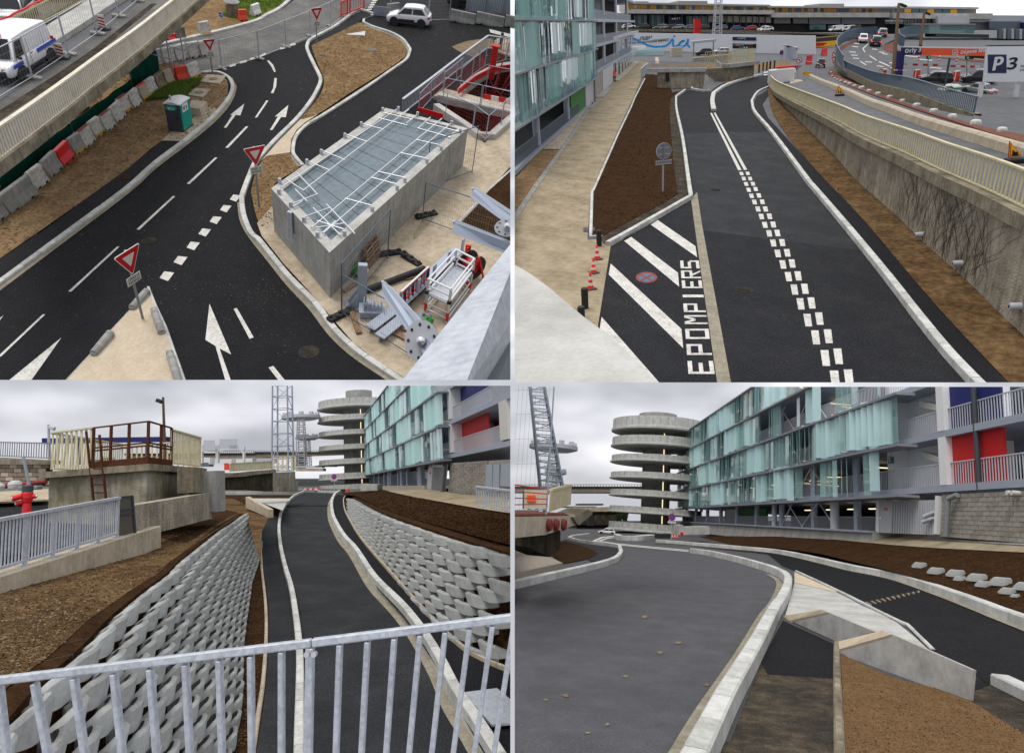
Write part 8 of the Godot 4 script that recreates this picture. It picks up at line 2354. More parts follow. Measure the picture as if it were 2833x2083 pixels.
	var e2 :=sq(["C2",735,950,900,940,1110,925,1180,935,1500,1010,1960,1088,2400,1190,2600,1480,2250,1405,2050,1360,1900,1320,1700,1262,1540,1220,1370,1170,1200,1118,1060,1062,930,1000,868,975,790,968],true,2,30)
	var sp :=plane3(s,s.at(q("C2",2000,985),46.5),s.at(q("C2",1530,918),67),s.on(q("C2",2050,1372),up))
	lay(s,"earth_terrace","dark brown earth slope above the right planter wall",sheet(s,sp,e2,.0),"soil_dark")
	scatter(s,"earth_clods","dark clods on the right slope",pebble("soil_dark",33),in_poly(s,sp,e2,5000,.05,.02,.10,.7,false))
	var e3 :=s.on_all(sq(["C3",1700,2300,1920,1560,2010,830,2130,150]),g)
	scatter(s,"gravel","loose crumbs of earth on the strip along the left wall",pebble("soil_mid",34),in_poly(s,g,qs(["C3",1900,1700,2010,900,2140,150,2240,0,"C4",100,300,90,900,0,1500]),1500,.03,.012,.05,.7,false))
	lay(s,"path","tan path along the car park above the right slope",sheet(s,sp,sq(["C2",1165,935,1530,918,1800,960,2400,1010,2400,1150,1960,1085,1550,1012,1300,965],true,2,30),.08),"sand_path")
	# far junction: paved slope and kerbs
	var fl :=ground(1316,2.62)
	lay(s,"paved_slope","pale concrete slope at the far end of the ramp",sheet(s,fl,qs(["C1",1930,975,"C2",0,965,310,955,300,1000,245,1105,120,1060,-10,1010]),.0),"concrete_pale")
	lay(s,"earth_strip","brown earth below the paved slope",sheet(s,fl,qs(["C1",1925,985,2010,985,2247,1100,"C2",120,1165,50,1320,60,1600,"C1",2247,1440,2160,1150,1925,1110]),-.02),"soil_mid")
	var sw :=s.on(q("C2",-80,1100),fl)
	var sb :=s.on(q("C2",122,1165),fl)
	var so :=thing(s,"low_wall","low pale concrete wall stepping down beside the paved slope","wall",sw)
	slab4(s,so,sw,sw,sb,qs(["C2",-80,1080,-80,985,120,1098,120,1170]),.3,"wall_face","concrete_tan")
	for e in [["white kerb line across the far end of the paved slope",["C1",1925,970,"C2",0,965,300,955,445,938],.4],["white kerb at the far right bend of the ramp",["C2",555,965,720,965],.5]]:kerb(s,"kerb",e[0],s.on_all(qs(e[1]),far),.4,e[2],2.0,"kerb")
	# left: galvanised railing on a kerb
	var r0 :=s.at(q("C1",-400,1790),12.8)
	var r1 :=s.at(q("C1",1030,1345),19.5)
	rs_(s,"galvanised_railing","galvanised bar railing on a concrete kerb at the left",L3([r0,r1]),1.12,.125,.04,"galvanised","galvanised")
	var kb :=mesh_()
	kb.bar(r0+V3(0,-.33,.1),r1+(r1-r0).normalized()*2.6+V3(0,-.33,.1),.55,.7,UP,.02)
	lay(s,"railing_kerb","weathered concrete kerb under the galvanised railing",kb,"concrete_tan")
	var po :=thing(s,"railing_posts","broad galvanised posts with foot plates along the left railing","railing",r0)
	for i in 7:
		var p :=r0.lerp(r1,i/6.0)-r0;var m :=mesh_();m.block(p+V3(0,.55,.03),V3(.13,1.1,.05),.01,yaw_of(r1-r0));m.block(p+V3(0,.03,.03),V3(.3,.03,.25),0,yaw_of(r1-r0));part(po,"post",m,"galvanised",s)
	var ga :=s.at(q("C1",1035,1338),19.6)
	var gb :=s.at(q("C1",1185,1303),20.3)
	var go :=thing(s,"screen_gate","dark framed bronze screen panel at the end of the left railing","gate",ga)
	slab4(s,go,ga,ga,gb,qs(["C1",1030,1335,998,990,1150,985,1175,1300]),.02,"screen","bronze")
	for e in [[1030,1338,990,990],[1180,1302,1155,978],[988,995,1158,980],[1012,1112,1168,1090],[1018,1155,1172,1128]]:slab4(s,go,ga,ga,gb,line_quad(q("C1",e[0],e[1]),q("C1",e[2],e[3]),5.0),.07,"frame_bar","anthracite",.03)
	# low wall, plinth with rusty railing and ladder
	var wa :=s.at(q("C1",1180,1292),20.5)
	var wb :=s.at(q("C1",1862,1112),31)
	var wo :=thing(s,"low_wall","stained low concrete wall between the screen panel and the pillar","wall",wa)
	slab4(s,wo,wa,wa,wb,qs(["C1",1190,1350,1168,1062,1862,946,1862,1175]),.5,"wall_face","concrete_stained")
	slab4(s,wo,wa,wa,wb,qs(["C1",1845,1120,1845,758,1922,758,1928,1112]),1.2,"pillar","concrete",.25)
	slab4(s,wo,wa,wa,wb,qs(["C1",1755,945,1755,720,1850,728,1850,945]),.6,"pillar","concrete_old",-.3)
	var P0 :=s.at(q("C1",418,1065),29)
	var P1 :=s.at(q("C1",1285,1033),26.5)
	var P2 :=s.at(q("C1",1750,955),35)
	P0.y=P1.y
	P2.y=P1.y
	var H :=s.hgt(P1,q("C1",1277,758))
	var Hc :=s.hgt(P1,q("C1",1277,698))
	var pl :=thing(s,"concrete_plinth","mossy concrete plinth carrying cream and rusty railings","structure",P1)
	var P3 :=P0+P2-P1
	var fb :=mesh_()
	var up4 :=L3([P0-P1,V3(),P2-P1,P3-P1])
	for i in 4:up4[i]+=V3(0,H,0)
	fb.fan(up4,UP,H+1.0)
	part(pl,"body",fb,"concrete_mossy",s)
	var cp :=mesh_()
	for i in 4:up4[i]+=V3(0,Hc-H,0)+(up4[i]-(up4[0]+up4[2])*.5).normalized()*.4*V3(1,0,1)
	cp.fan(up4,UP,Hc-H)
	part(pl,"coping",cp,"concrete_old",s)
	var T :=V3(0,Hc,0)
	var Q :=P0.lerp(P1,.46)
	var rh :=s.hgt(P0+T,q("C1",400,425))
	rs_(s,"cream_railing","cream slatted railing on the left of the plinth",L3([P3+T,P0+T,Q+T]),rh,.32,.12,"cream","cream",-.12)
	rs_(s,"cream_railing","cream slatted railing on the right of the plinth",L3([P1.lerp(P2,.38)+T,P2+T]),rh*.95,.26,.12,"cream","cream")
	rs_(s,"cream_railing","cream slatted railing along the back of the plinth",L3([P2+T,P3+T]),rh*.9,.4,.12,"cream","cream")
	var ro :=thing(s,"rusty_railing","rusty tube railing with a rust plate on the plinth edge","railing",Q+T)
	var rp :=L3([Q,Q.lerp(P1,.33),Q.lerp(P1,.66),P1,P1.lerp(P2,.2),P1.lerp(P2,.38)])
	for i in rp.size():
		pr_S(ro,"post","rust",rp[i]-Q,rp[i]-Q+V3(0,rh,0),.09,.09)
	for i in rp.size()-1:
		for y in [rh,rh*.5,rh*.43]:
			pr_S(ro,"rail","rust",rp[i]-Q+V3(0,y,0),rp[i+1]-Q+V3(0,y,0),.06,.06)
		pr_S(ro,"toe_plate","rust",rp[i]-Q+V3(0,.14,.03),rp[i+1]-Q+V3(0,.14,.03),.05,.26)
	var la :=s.wall(q("C1",858,1020),P0,P1)+V3(0,0,.25)
	var lo :=thing(s,"ladder","rusty ladder leaning on the front of the plinth","ladder",la)
	for e in [[858,1020,792,415],[965,1000,908,445]]:
		pr_S(lo,"stile","rust",s.wall(q("C1",e[0],e[1]),P0,P1)+V3(0,0,.3)-la,s.wall(q("C1",e[2],e[3]),P0,P1)+V3(0,0,.3)-la,.08,.06)
	for i in 7:
		pr_S(lo,"rung","rust",s.wall(q("C1",815+i*6,668+i*70),P0,P1)+V3(0,0,.3)-la,s.wall(q("C1",932+i*5,668+i*70),P0,P1)+V3(0,0,.3)-la,.05,.05)
	hydrant(s,s.at(q("C1",225,1168),22))
	left_c(s,far,up)
	spiral(s,"pale concrete spiral car ramp left of the glass front, seen from the ramp",q("C2",930,800),136,110,[[1108,1132],[1152,1168],[1193,1207],[1232,1246],[1270,1285],[1308,1325],[1338,1362]],.40,"kerb2",[1078,1105,.33])
	front_c(s,up)
	# close railing
	var A :=s.at(q("C3",-250,1010),3.4)
	var B :=s.at(q("C4",2500,402),3.4)
	var fr :=thing(s,"front_railing","galvanised bar railing crossing the view close up","railing",A)
	for e in [[A,s.at(q("C4",500,652),3.4)],[s.at(q("C4",508,650),3.4),B]]:
		pr_S(fr,"top_rail","galvanised",e[0]-A,e[1]-A,.045,.04,UP,.006)
	var bars :=[["C3",-10,1040,70,1750],["C3",300,1005,430,1700],["C3",645,960,752,1700],["C3",995,920,1078,1700],["C3",1315,878,1378,1700],["C3",1625,840,1668,1700],["C3",1922,800,1950,1700],["C3",2200,765,2208,1700],["C4",236,725,235,1700],["C4",488,690,468,1700],["C4",748,662,712,1700],["C4",992,635,935,1700],["C4",1228,608,1150,1700],["C4",1455,578,1350,1700],["C4",1675,552,1548,1700],["C4",1890,524,1735,1700],["C4",2090,500,1920,1700],["C4",2280,480,2090,1700]]
	for i in bars.size():
		var e:Array=bars[i];var m :=mesh_();var a :=s.at(q(e[0],e[1],e[2]),3.4);m.bar(a-A,s.at(q(e[0],e[3],e[4]),3.4)-A,.026 if i !=9 else .038,.045,V3(0,0,1),.004);part(fr,"bar" if i !=9 else "post",m,"galvanised",s)
	for x in [-1,1]:
		var m :=mesh_();var a :=s.at(q("C4",500+x*32,745),3.38);m.cone(a-A,a-A+V3(0,0,.03),.014,.014,6);part(fr,"bolt",m,"aluminium",s)

func hydrant(s:Site,p:Vector3):
	var o :=thing(s,"fire_hydrant","red fire hydrant with a dark cap beside the left railing","hydrant",p,.3)
	pl_(o,"barrel","red_plastic",[[.2,0],[.2,.05],[.13,.07],[.12,.45],[.14,.5],[.17,.62],[.17,.78],[.14,.82]],Transform3D(),18)
	pl_(o,"cap","anthracite",[[.16,.82],[.16,1.0],[.13,1.03],[0,1.04]],Transform3D(),18)
	for e in [[V3(-.14,.68,.1),V3(-.34,.62,.22),.09],[V3(-.12,.5,.05),V3(-.26,.45,.12),.07],[V3(.1,.66,0),V3(.24,.66,0),.07]]:
		var n :=pc_(o,"nozzle","red_plastic",e[0],e[1],e[2],e[2]*1.05,12);pc_(n,"nozzle_cap","aluminium",e[1],e[1]+(e[1]-e[0]).normalized()*.03,e[2]*.7,e[2]*.7,12)

func left_c(s:Site,far:Plane_,up:Plane_):
	var lv :=ground(1316,1.4)
	lay(s,"ground","asphalt behind the left railing where the hydrant stands",sheet(s,lv,qs(["C1",-500,1020,420,1005,1290,1020,1300,1300,-900,1650]),-.55),"asphalt")
	lay(s,"sand_bank","pale sand behind the hydrant",sheet(s,lv,qs(["C1",-400,960,420,915,420,1010,-400,1045]),-.2,.1),"sand_yard")
	lay(s,"earth_bed","brown earth bed behind the left railing",sheet(s,up,qs(["C1",-500,1190,400,1150,1180,1060,1200,1290,100,1640,-500,1800]),.05),"soil_mid")
	var a :=s.at(q("C1",-60,905),44)
	var b :=s.at(q("C1",400,885),40)
	var o :=thing(s,"stone_wall","brown stone block wall under a grey railing at the far left","wall",a)
	for j in 5:
		for i in 7:
			var x :=-60+i*70-35*(j % 2);slab4(s,o,a,a,b,rect("C1",x+2,880-j*37,x+67,845-j*37+3),.35,"stone","stone_wall" if (i+j) % 3 else "concrete_tan",.03*((i*3+j) % 3))
	slab4(s,o,a,a,b,rect("C1",-60,890,400,690),.3,"backing","concrete_dark",-.05)
	slab4(s,o,a,a,b,qs(["C1",-60,700,-60,640,460,668,460,700]),.8,"coping","concrete_old",.3)
	var t0 :=s.wall(q("C1",-60,640),a,b)
	var t1 :=s.wall(q("C1",460,668),a,b)
	rs_(s,"grey_railing","grey slatted railing on top of the stone wall",L3([t0,t1]),s.hgt(t0,q("C1",-60,505)),.34,.07,"slate_rail","slate_rail")
	for e in [["round white stone before the stone wall",125,893,.33],["small white stone at the left edge before the stone wall",-10,905,.25]]:
		var st :=thing(s,"boundary_stone",e[0],"stone",s.at(q("C1",e[1],e[2]),36));pl_(st,"stone_body","kerb",[[.9*e[3],-.1],[1.0*e[3],.3*e[3]],[.8*e[3],.75*e[3]],[.4*e[3],.9*e[3]],[0,.92*e[3]]],Transform3D(),14)
	cone_(s,"slim red and white cone by the leaning fence post",s.at(q("C1",240,925),34),.62)
	var fp :=s.at(q("C1",260,925),34)
	var fo :=thing(s,"fence_post","thin leaning steel post with a foot before the stone wall","post",fp)
	pc_(fo,"tube","steel_grey",V3(),s.at(q("C1",200,630),34)-fp,.07,.07,8)
	pb_(fo,"foot","mid_grey",V3(0,.1,0),V3(1.0,.2,.4),.04)
	var pipe :=mesh_()
	pipe.tube(L3([s.at(q("C1",-60,892),37),s.at(q("C1",60,888),37),s.at(q("C1",210,878),37),s.at(q("C1",400,855),37)]),.14,8)
	lay(s,"red_pipe","dark red pipe lying along the foot of the stone wall",pipe,"brick_red","thing","pipe")
	# blue gantry beam, lamp pole, road sign frame
	var ga :=s.at(q("C1",365,980),62)
	var gb :=ga+(s.R.inverse()*V3(1,0,0))*10
	var g :=thing(s,"blue_gantry","long navy blue beam behind the plinth railings","gantry",ga)
	slab4(s,g,ga,ga,gb,qs(["C1",362,520,362,470,445,470,445,518]),1.0,"beam_end","wall_navy")
	slab4(s,g,ga,ga,gb,qs(["C1",445,515,445,470,1445,456,1445,498]),.8,"beam","wall_navy",-.2)
	for x in [655,1250]:slab4(s,g,ga,ga,gb,rect("C1",x,700,x+14,500),.4,"leg","wall_navy",-.4)
	for e in [["tall brown lamp pole behind the plinth",1448,700,1428,110,"pole_wood",-1.0],["pale lamp pole behind the left end of the plinth",430,700,421,350,"light_grey",1.0]]:
		var p :=s.at(q("C1",e[1],e[2]),55);var t :=s.at(q("C1",e[3],e[4]),55);var lp :=thing(s,"lamp_pole",e[0],"lamp pole",p);pc_(lp,"pole",e[5],V3(),t-p,.14,.09,8);var l :=mesh_();l.box(TF(Basis(Vector3.BACK,-.4),(t-p)+V3(e[6]*.3,-.3,0)),V3(.5,.3,.3),.05);part(lp,"lamp_head",l,"charcoal" if e[6]<0 else "light_grey")
	var sa :=s.at(q("C1",1760,690),95)
	var sb :=sa+(s.R.inverse()*V3(1,0,0))*10
	var sg :=thing(s,"road_gantry","white road sign gantry with two grey sign backs","gantry",sa)
	for e in [[1755,690,1772,535],[1888,690,1912,530],[2126,690,2140,540],[1755,585,2140,575]]:slab4(s,sg,sa,sa,sb,rect("C1",e[0],e[1],e[2],e[3]),.5,"frame","white")
	for e in [[1800,582,1895,490],[1940,562,2092,480],[2025,582,2105,535]]:
		for k in 5:slab4(s,sg,sa,sa,sb,rect("C1",e[0],lerpf(e[1],e[3],k/5.0)-1,e[2],lerpf(e[1],e[3],(k+1)/5.0)+1),.1,"sign_slat","light_grey",.6)
	# bridge across the back
	var ba :=s.at(q("C1",1700,640),170)
	var bb :=s.at(q("C2",800,640),150)
	var br :=thing(s,"viaduct","long viaduct crossing behind the spiral ramp","bridge",ba)
	slab4(s,br,ba,ba,bb,qs(["C1",1100,660,1100,615,2247,612,"C2",0,600,800,600,800,612,0,640,"C1",2247,650]),6,"deck","concrete_tan")
	slab4(s,br,ba,ba,bb,qs(["C1",1100,620,1100,606,2247,600,"C2",0,590,800,590,800,604,0,612,"C1",2247,618]),.6,"parapet","concrete_dark",.4)
	for i in 60:slab4(s,br,ba,ba,bb,rect("C2",-300+i*19,600,-298+i*19,578),.1,"rail_post","mid_grey",.6)
	slab4(s,br,ba,ba,bb,rect("C2",-300,580,800,577),.1,"rail","mid_grey",.7)
	slab4(s,br,ba,ba,bb,rect("C2",275,740,315,636),3,"pier","concrete",-2)
	slab4(s,br,ba,ba,bb,rect("C1",800,740,850,640),3,"pier","concrete",-2)
	# low background between
	var la :=s.at(q("C1",1700,760),120)
	var lb :=s.at(q("C2",700,760),120)
	var lo :=thing(s,"far_buildings","low pale buildings and barriers far off under the viaduct","building",la)
	for e in [["C1",1780,700,1840,640,"white"],["C1",1935,700,2030,655,"white"],["C1",1750,720,1830,685,"slate_rail"],["C1",1965,750,2010,690,"orange_red"],["C1",2150,700,2247,648,"white"],["C2",-20,690,175,645,"light_grey"],["C2",155,730,590,715,"light_grey"],["C2",360,760,600,735,"concrete_tan"],["C2",525,722,700,712,"dark_grey"]]:slab4(s,lo,la,la,lb,rect(e[0],e[1],e[2],e[3],e[4]),2,"wall",e[5])
	# old abutment walls with the yellow railing
	var ca :=s.at(q("C1",1930,930),60)
	var cb :=s.at(q("C2",165,930),66)
	var cc :=s.at(q("C2",362,932),70)
	var ab :=thing(s,"abutment","dark stained bridge abutment with cream railing beyond the plinth","wall",ca)
	slab4(s,ab,ca,ca,cb,qs(["C1",1950,922,1950,830,2247,780,"C2",165,765,165,935,"C1",2247,925]),1,"dark_wall","concrete_dark")
	slab4(s,ab,ca,cb,cc,qs(["C2",160,935,160,775,355,762,362,935]),1,"pale_wall","concrete_stained")
	slab4(s,ab,ca,cb,cc,qs(["C2",362,935,362,850,420,845,418,935]),1,"end_pillar","concrete",-.5)
	slab4(s,ab,ca,ca,cb,qs(["C1",1925,820,1925,778,2100,775,2247,755,"C2",160,745,160,775,0,790,"C1",2100,810]),1.4,"coping","concrete_old",.4)
	var ya :=s.wall(q("C1",2032,775),ca,cb)+V3(0,0,.3)
	var yb :=s.wall(q("C2",155,750),ca,cb)+V3(0,0,.3)
	rs_(s,"cream_railing","cream slatted railing on the far abutment",L3([ya,yb]),s.hgt(ya,q("C1",2032,692)),.25,.22,"cream","cream")
	rs_(s,"cream_railing","short cream railing between the abutment and the crane mast",L3([s.at(q("C2",165,760),75),s.at(q("C2",355,760),75)]),1.6,.5,.2,"cream","cream")
	lattice(s,"lattice_mast","tall grey lattice mast left of the spiral ramp, seen from the ramp",s.at(q("C2",247,760),88),V3(0,48,0),2.1,30,"steel_grey")
	for e in [["high mast light with a ring of lamps right of the lattice mast",411,720,290,130,3.6],["lower mast light with a ring of lamps behind the first one",463,720,470,170,2.8]]:
		var p :=s.at(q("C2",e[1],e[2]),e[4]);lattice(s,"mast_light",e[0],p,V3(0,s.hgt(p,q("C2",e[1],e[3])),0),1.7,20,"light_grey",e[5])
	var sp :=s.at(q("C2",700,948),74)
	round_sign(s,"round_sign","round no stopping sign at the far end of the sunken ramp",sp,q("C2",707,808),7.4,"nostop")
	car(s,"parked_car","white car at the foot of the spiral ramp far off",TF(Basis(UP,.5).scaled(Vector3.ONE*.24),s.at(q("C2",555,938),92)),4.2,1.8,1.6,"hatch","car_white").set_meta("group","cars and vans")
	var pb :=s.at(q("C2",925,935),78)
	var po :=thing(s,"concrete_trough","pale concrete trough at the corner of the car park","trough",pb)
	slab4(s,po,pb,pb,pb+V3(10,0,1),qs(["C2",930,935,925,875,1078,878,1078,930]),2,"side","concrete_pale")
	for e in [["dark and red barrier board by the no stopping sign",757,945,825,918]]:
		var p :=s.at(q("C2",e[1],e[2]),72);var bo :=thing(s,"barrier_board",e[0],"barrier",p);slab4(s,bo,p,p,p+V3(10,0,0),rect("C2",e[1],e[2],795,e[4]),.3,"dark_board","charcoal");slab4(s,bo,p,p,p+V3(10,0,0),rect("C2",795,e[2],e[3],e[4]),.3,"red_board","orange_red")
	for e in [["orange and white works barrier under the viaduct",470,932,580,910]]:
		var p :=s.at(q("C2",e[1],e[2]),90);var bo :=thing(s,"works_barrier",e[0],"barrier",p)
		for k in 6:slab4(s,bo,p,p,p+V3(10,0,0),rect("C2",430+k*24,925,454+k*24,910),.2,"plank","orange_red" if k % 2 else "white")

func front_c(s:Site,up:Plane_):
	var b :=s.at(V2(1412,1470),40)
	var a :=s.at(V2(1022,1345),132)
	a.y=b.y
	var o :=thing(s,"car_park","glass fronted car park on the right of the sunken ramp","building",a)
	var H :=func(x:float,y:float)->float:return s.wall(q("C2",x,y),a,b).y-a.y
	var d :=(b-a).normalized()
	var n :=UP.cross(d)
	if n.dot(-b)<0:n=-n
	var U :=func(x:float,y:float)->float:return (s.wall(q("C2",x,y),a,b)-a).dot(d)/a.distance_to(b)
	var ys :=[H.call(1640,660),H.call(1640,385),H.call(1640,95),H.call(1640,-200),H.call(1640,-480)]
	var ub:float=U.call(1745,600)
	garage(s,o,a,b,b,U,ys,{"u0":-.02,"u1":1.12,"ug":U.call(1735,500),"ug0":0.0,"pitch":.72,"n":n,"glass":["glass_pale","glass_white","glass_clear"],"hide":9.0})
	for e in [[1,"wall_red",1745,2170,.25],[2,"wall_navy",1785,2350,.25]]:
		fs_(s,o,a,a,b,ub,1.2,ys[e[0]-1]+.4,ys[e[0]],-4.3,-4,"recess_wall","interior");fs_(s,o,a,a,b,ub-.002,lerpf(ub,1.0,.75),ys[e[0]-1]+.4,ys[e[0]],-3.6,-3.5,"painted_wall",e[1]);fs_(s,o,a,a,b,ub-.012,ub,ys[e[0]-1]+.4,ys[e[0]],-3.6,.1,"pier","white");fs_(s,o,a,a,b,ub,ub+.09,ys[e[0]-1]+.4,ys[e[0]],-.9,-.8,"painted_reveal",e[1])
	fs_(s,o,a,a,b,U.call(2170,400),U.call(2240,400),ys[0]+.4,ys[1],-3,.12,"pier","off_white")
	for e in [["2",1645,195,1690,145],["1",1630,485,1665,440],["0",1068,780,1090,757]]:
		slab4(s,o,a,a,b,rect("C2",e[1],e[2],e[3],e[4]),.05,"number_plate","navy",-.0);write(s,o,a,a,b,e[0],"white",q("C2",e[1]+12,e[2]-8),5,9,.06)
	# ground storey
	var g0:float=H.call(1530,920)
	fs_(s,o,a,a,b,0,U.call(1535,900),g0-1.5,H.call(1500,885),-.8,.5,"plinth","concrete_tan")
	fr_(s,o,a,a,b,0,U.call(1535,900),H.call(1500,885),1.5,.1,.2,"slate_rail")
	fs_(s,o,a,a,b,U.call(1095,800),U.call(1200,800),H.call(1150,860),ys[0]-.3,-2,-1.8,"green_wall","wall_green")
	for x in [1185,1300,1468]:
		var p :=s.wall(q("C2",x,800),a,b)-a;pc_S(o,"column","steel_grey",V3(p.x,g0,p.z),V3(p.x,ys[0],p.z),.35,.35,12)
	slab4(s,o,a,a,b,qs(["C2",1530,918,1545,708,1690,700,1668,935]),.2,"white_surround","white",.1)
	slab4(s,o,a,a,b,qs(["C2",1532,916,1548,725,1588,722,1572,922]),.1,"door","light_grey",.25)
	for i in 9:slab4(s,o,a,a,b,qs(["C2",1580+i*10,925,1592+i*10,725,1598+i*10,725,1586+i*10,926]),.1,"gate_bar","mid_grey",.3)
	slab4(s,o,a,a,b,rect("C2",1562,782,1572,765),.03,"red_notice","red",.3)
	block_wall(s,o,a,a,b,qs(["C2",1700,945,1722,690,2045,668,2030,985]),8,12)
	slab4(s,o,a,a,b,qs(["C2",2035,990,2050,668,2400,650,2400,1010]),.3,"end_wall","breeze",-.05)
	for e in [[2040,2098],[2102,2160]]:slab4(s,o,a,a,b,qs(["C2",e[0],935,e[0]+8,700,e[1]+4,696,e[1],940]),.1,"steel_door","steel_grey",.1)
	slab4(s,o,a,a,b,qs(["C2",2170,890,2180,695,2300,690,2300,900]),.1,"steel_panel","steel_grey",.1)
	var dp :=mesh_()
	for e in [[1690,935,1712,705]]:dp.cone(s.wall(q("C2",e[0],e[1]),a,b)+n*.4-a,s.wall(q("C2",e[2],e[3]),a,b)+n*.4-a,.2,.2,10)
	part(o,"downpipe",dp,"mid_grey",s)
	lay(s,"ledge_slab","grey concrete footing of the block wall",sheet(s,up,qs(["C2",1530,935,1700,935,1990,968,1980,985,1840,988,1660,955]),.3,.25),"concrete")
	rs_(s,"galvanised_railing","galvanised slatted railing on the path at the right edge",L3([s.at(q("C2",1957,1088),31),s.at(q("C2",2400,1170),27)]),s.hgt(s.at(q("C2",1957,1088),31),q("C2",1985,893)),.24,.1,"galvanised","galvanised")

# ================================================================ the junction below the glass front
func build_d():
	var s :=SD
	var g :=ground(1417,2.9)
	var gs :=plane3(s,s.at(q("D2",2247,1400),27.3),s.at(q("D2",0,1330),59),s.on(q("D4",1420,90),g,.36))
	var G :=func(c:String,x:float,y:float,l :=0.0)->Vector3:return s.on(q(c,x,y),g,l)
	lay(s,"road","broad grey asphalt road coming down to the junction",sheet(s,g,L2([V2(1350,1441),V2(3100,1441),V2(3100,2300),V2(1350,2300)]),0.0,1.5),"asphalt_road")
	# central kerb sweeping down
	var ck :=sq(["D1",1537,1478,1700,1502,1950,1562,2200,1640,"D4",20,42,85,75,125,105,142,150,125,230,70,340,0,440,"D3",2030,800,1755,1260,1570,1619,1380,2000])
	kerb(s,"kerb","tall white kerb sweeping down the middle of the junction",s.on_all(ck,g),.3,.34,1.2,"kerb",.03)
	lay(s,"gutter","tan gutter along the sweeping kerb",ribbon(s.on_all(sq(["D4",30,55,85,85,120,115,132,155,115,230,60,340,-10,435,"D3",2020,800,1740,1260,1550,1619,1360,2000]),g),-.24,.012),"gutter")
	# right hand lane and its kerb
	var rk :=sq(["D1",1240,1388,1500,1408,1850,1440,2247,1478,"D2",250,1520,500,1580,740,1640,"D4",1000,75,1190,125,1420,205,1700,310,2020,440,2400,590])
	lay(s,"lane","dark asphalt lane on the right climbing past the planted slope",sheet(s,g,qs(["D1",1540,1420,2247,1480,"D2",250,1520,500,1580,730,1635,"D4",1000,75,1190,125,1420,205,1700,310,2020,440,2400,590,2400,1300,2247,1190,1950,1020,1420,715,1200,490,1120,458,600,190,235,20,130,-20,"D2",0,1490]),.014),"asphalt_fresh")
	kerb(s,"kerb","white kerb below the planted slope on the right",s.on_all(rk,g),.32,.3,1.5,"kerb",.04)
	lay(s,"gutter","tan gutter of the right hand lane",ribbon(s.on_all(rk,g),-.2,.022),"gutter")
	var ds :=base(s,"drain_strip","cast drain strip across the right hand lane",G.call("D4",850,300))
	for i in 22:
		pr_(ds,"grate_bar","gutter" if i % 2 else "concrete_dark",G.call("D4",842+i*23,300-i*4.9,.03)-G.call("D4",850,300),G.call("D4",885+i*21,322-i*5.3,.03)-G.call("D4",850,300),.06,.03)
	var sl :=sq(["D1",1380,1350,1700,1330,"D2",0,1333,300,1338,800,1380,1400,1430,2600,1500,"D4",2600,600,2247,395,2000,300,1700,222,1420,120,1190,50,1000,0,"D2",700,1545,500,1494,250,1455,0,1426,"D1",1850,1403,1500,1380],true,2,30)
	lay(s,"earth_slope","dark brown planted slope between the white kerb and the path",sheet(s,gs,sl,0.0),"soil_dark")
	scatter(s,"earth_clods","dark clods on the planted slope",pebble("soil_dark",41),in_poly(s,gs,sl,5000,.0,.012,.07,.7,false))
	lay(s,"path","tan path at the foot of the car park",sheet(s,gs,sq(["D2",-300,1335,0,1328,600,1318,1000,1303,1450,1325,2600,1415,2600,1490,1400,1430,800,1380,300,1336],true,2,30),.03),"sand_path")
	var sh :=stairs_shell().mesh(M.concrete_block)
	var bo :=thing(s,"planter_row","short rows of grey planter blocks stepping up the planted slope","retaining wall",s.on(q("D4",1470,45),gs))
	for e in [[1325,-8,120],[1470,45,140],[1640,68,150],[1825,108,165],[2030,145,180],[2240,185,170],[1680,104,100],[1885,158,130],[2095,220,140],[2168,250,75],[2400,240,190]]:
		var p :=s.on(q("D4",e[0],e[1]),gs);var w:float=e[2]*.315*s.depth(p)/F;copy(bo,"planter_block",sh,TF(Basis(UP,-.12).scaled(V3(w,w*.85,w)),p-s.on(q("D4",1470,45),gs)))
	# middle: paved slope, two retaining fins, asphalt pads, earth
	lay(s,"paved_slope","pale smooth concrete slope between the kerb and the lane",sheet(s,g,sq(["D4",235,122,420,165,600,205,820,320,1130,470,1420,715,1300,660,930,555,530,385,150,430],true,2,30),.03),"concrete_pale")
	lay(s,"sand_strip","tan textured strip beside the head of the paved slope",sheet(s,g,qs(["D4",235,30,600,195,600,206,420,166,235,122]),.04),"resin")
	kerb(s,"kerb","thin white edge between the paved slope and the lane",s.on_all(sq(["D4",238,24,600,196,1120,462,1195,490,1300,590,1425,715]),g),.10,.06,1.5,"kerb")
	lay(s,"asphalt_pad","fresh asphalt pad below the first concrete fin",sheet(s,g,qs(["D4",132,455,580,660,575,965,0,930,-60,820]),.01),"asphalt_fresh")
	lay(s,"asphalt_pad","dusty old asphalt in front of the fresh pad",sheet(s,g,qs(["D4",-60,820,0,930,575,965,580,1850,-900,1850,"D3",1900,1500]),.008),"asphalt_dusty")
	kerb(s,"kerb","weathered kerb strip between asphalt pad and earth",s.on_all(sq(["D4",578,1850,575,1400,572,930,578,660]),g),-.13,.08,1.2,"concrete_old")
	var ea :=sq(["D4",640,745,900,870,1200,985,1480,1050,1785,1165,2000,1300,2500,1600,2500,1850,690,1850,665,1300,650,930],true,2,30)
	lay(s,"earth_bank","light brown earth bank below the second concrete fin",sheet(s,g,ea,.03),"soil_bank")
	scatter(s,"earth_clods","light brown clods of the earth bank",pebble("soil_bank",42),in_poly(s,g,ea,8000,.03,.009,.045,.7,false))
	scatter(s,"gravel","dark crumbs on the earth bank",pebble("soil_dark",43),in_poly(s,g,ea,5000,.03,.003,.014,.7,false))
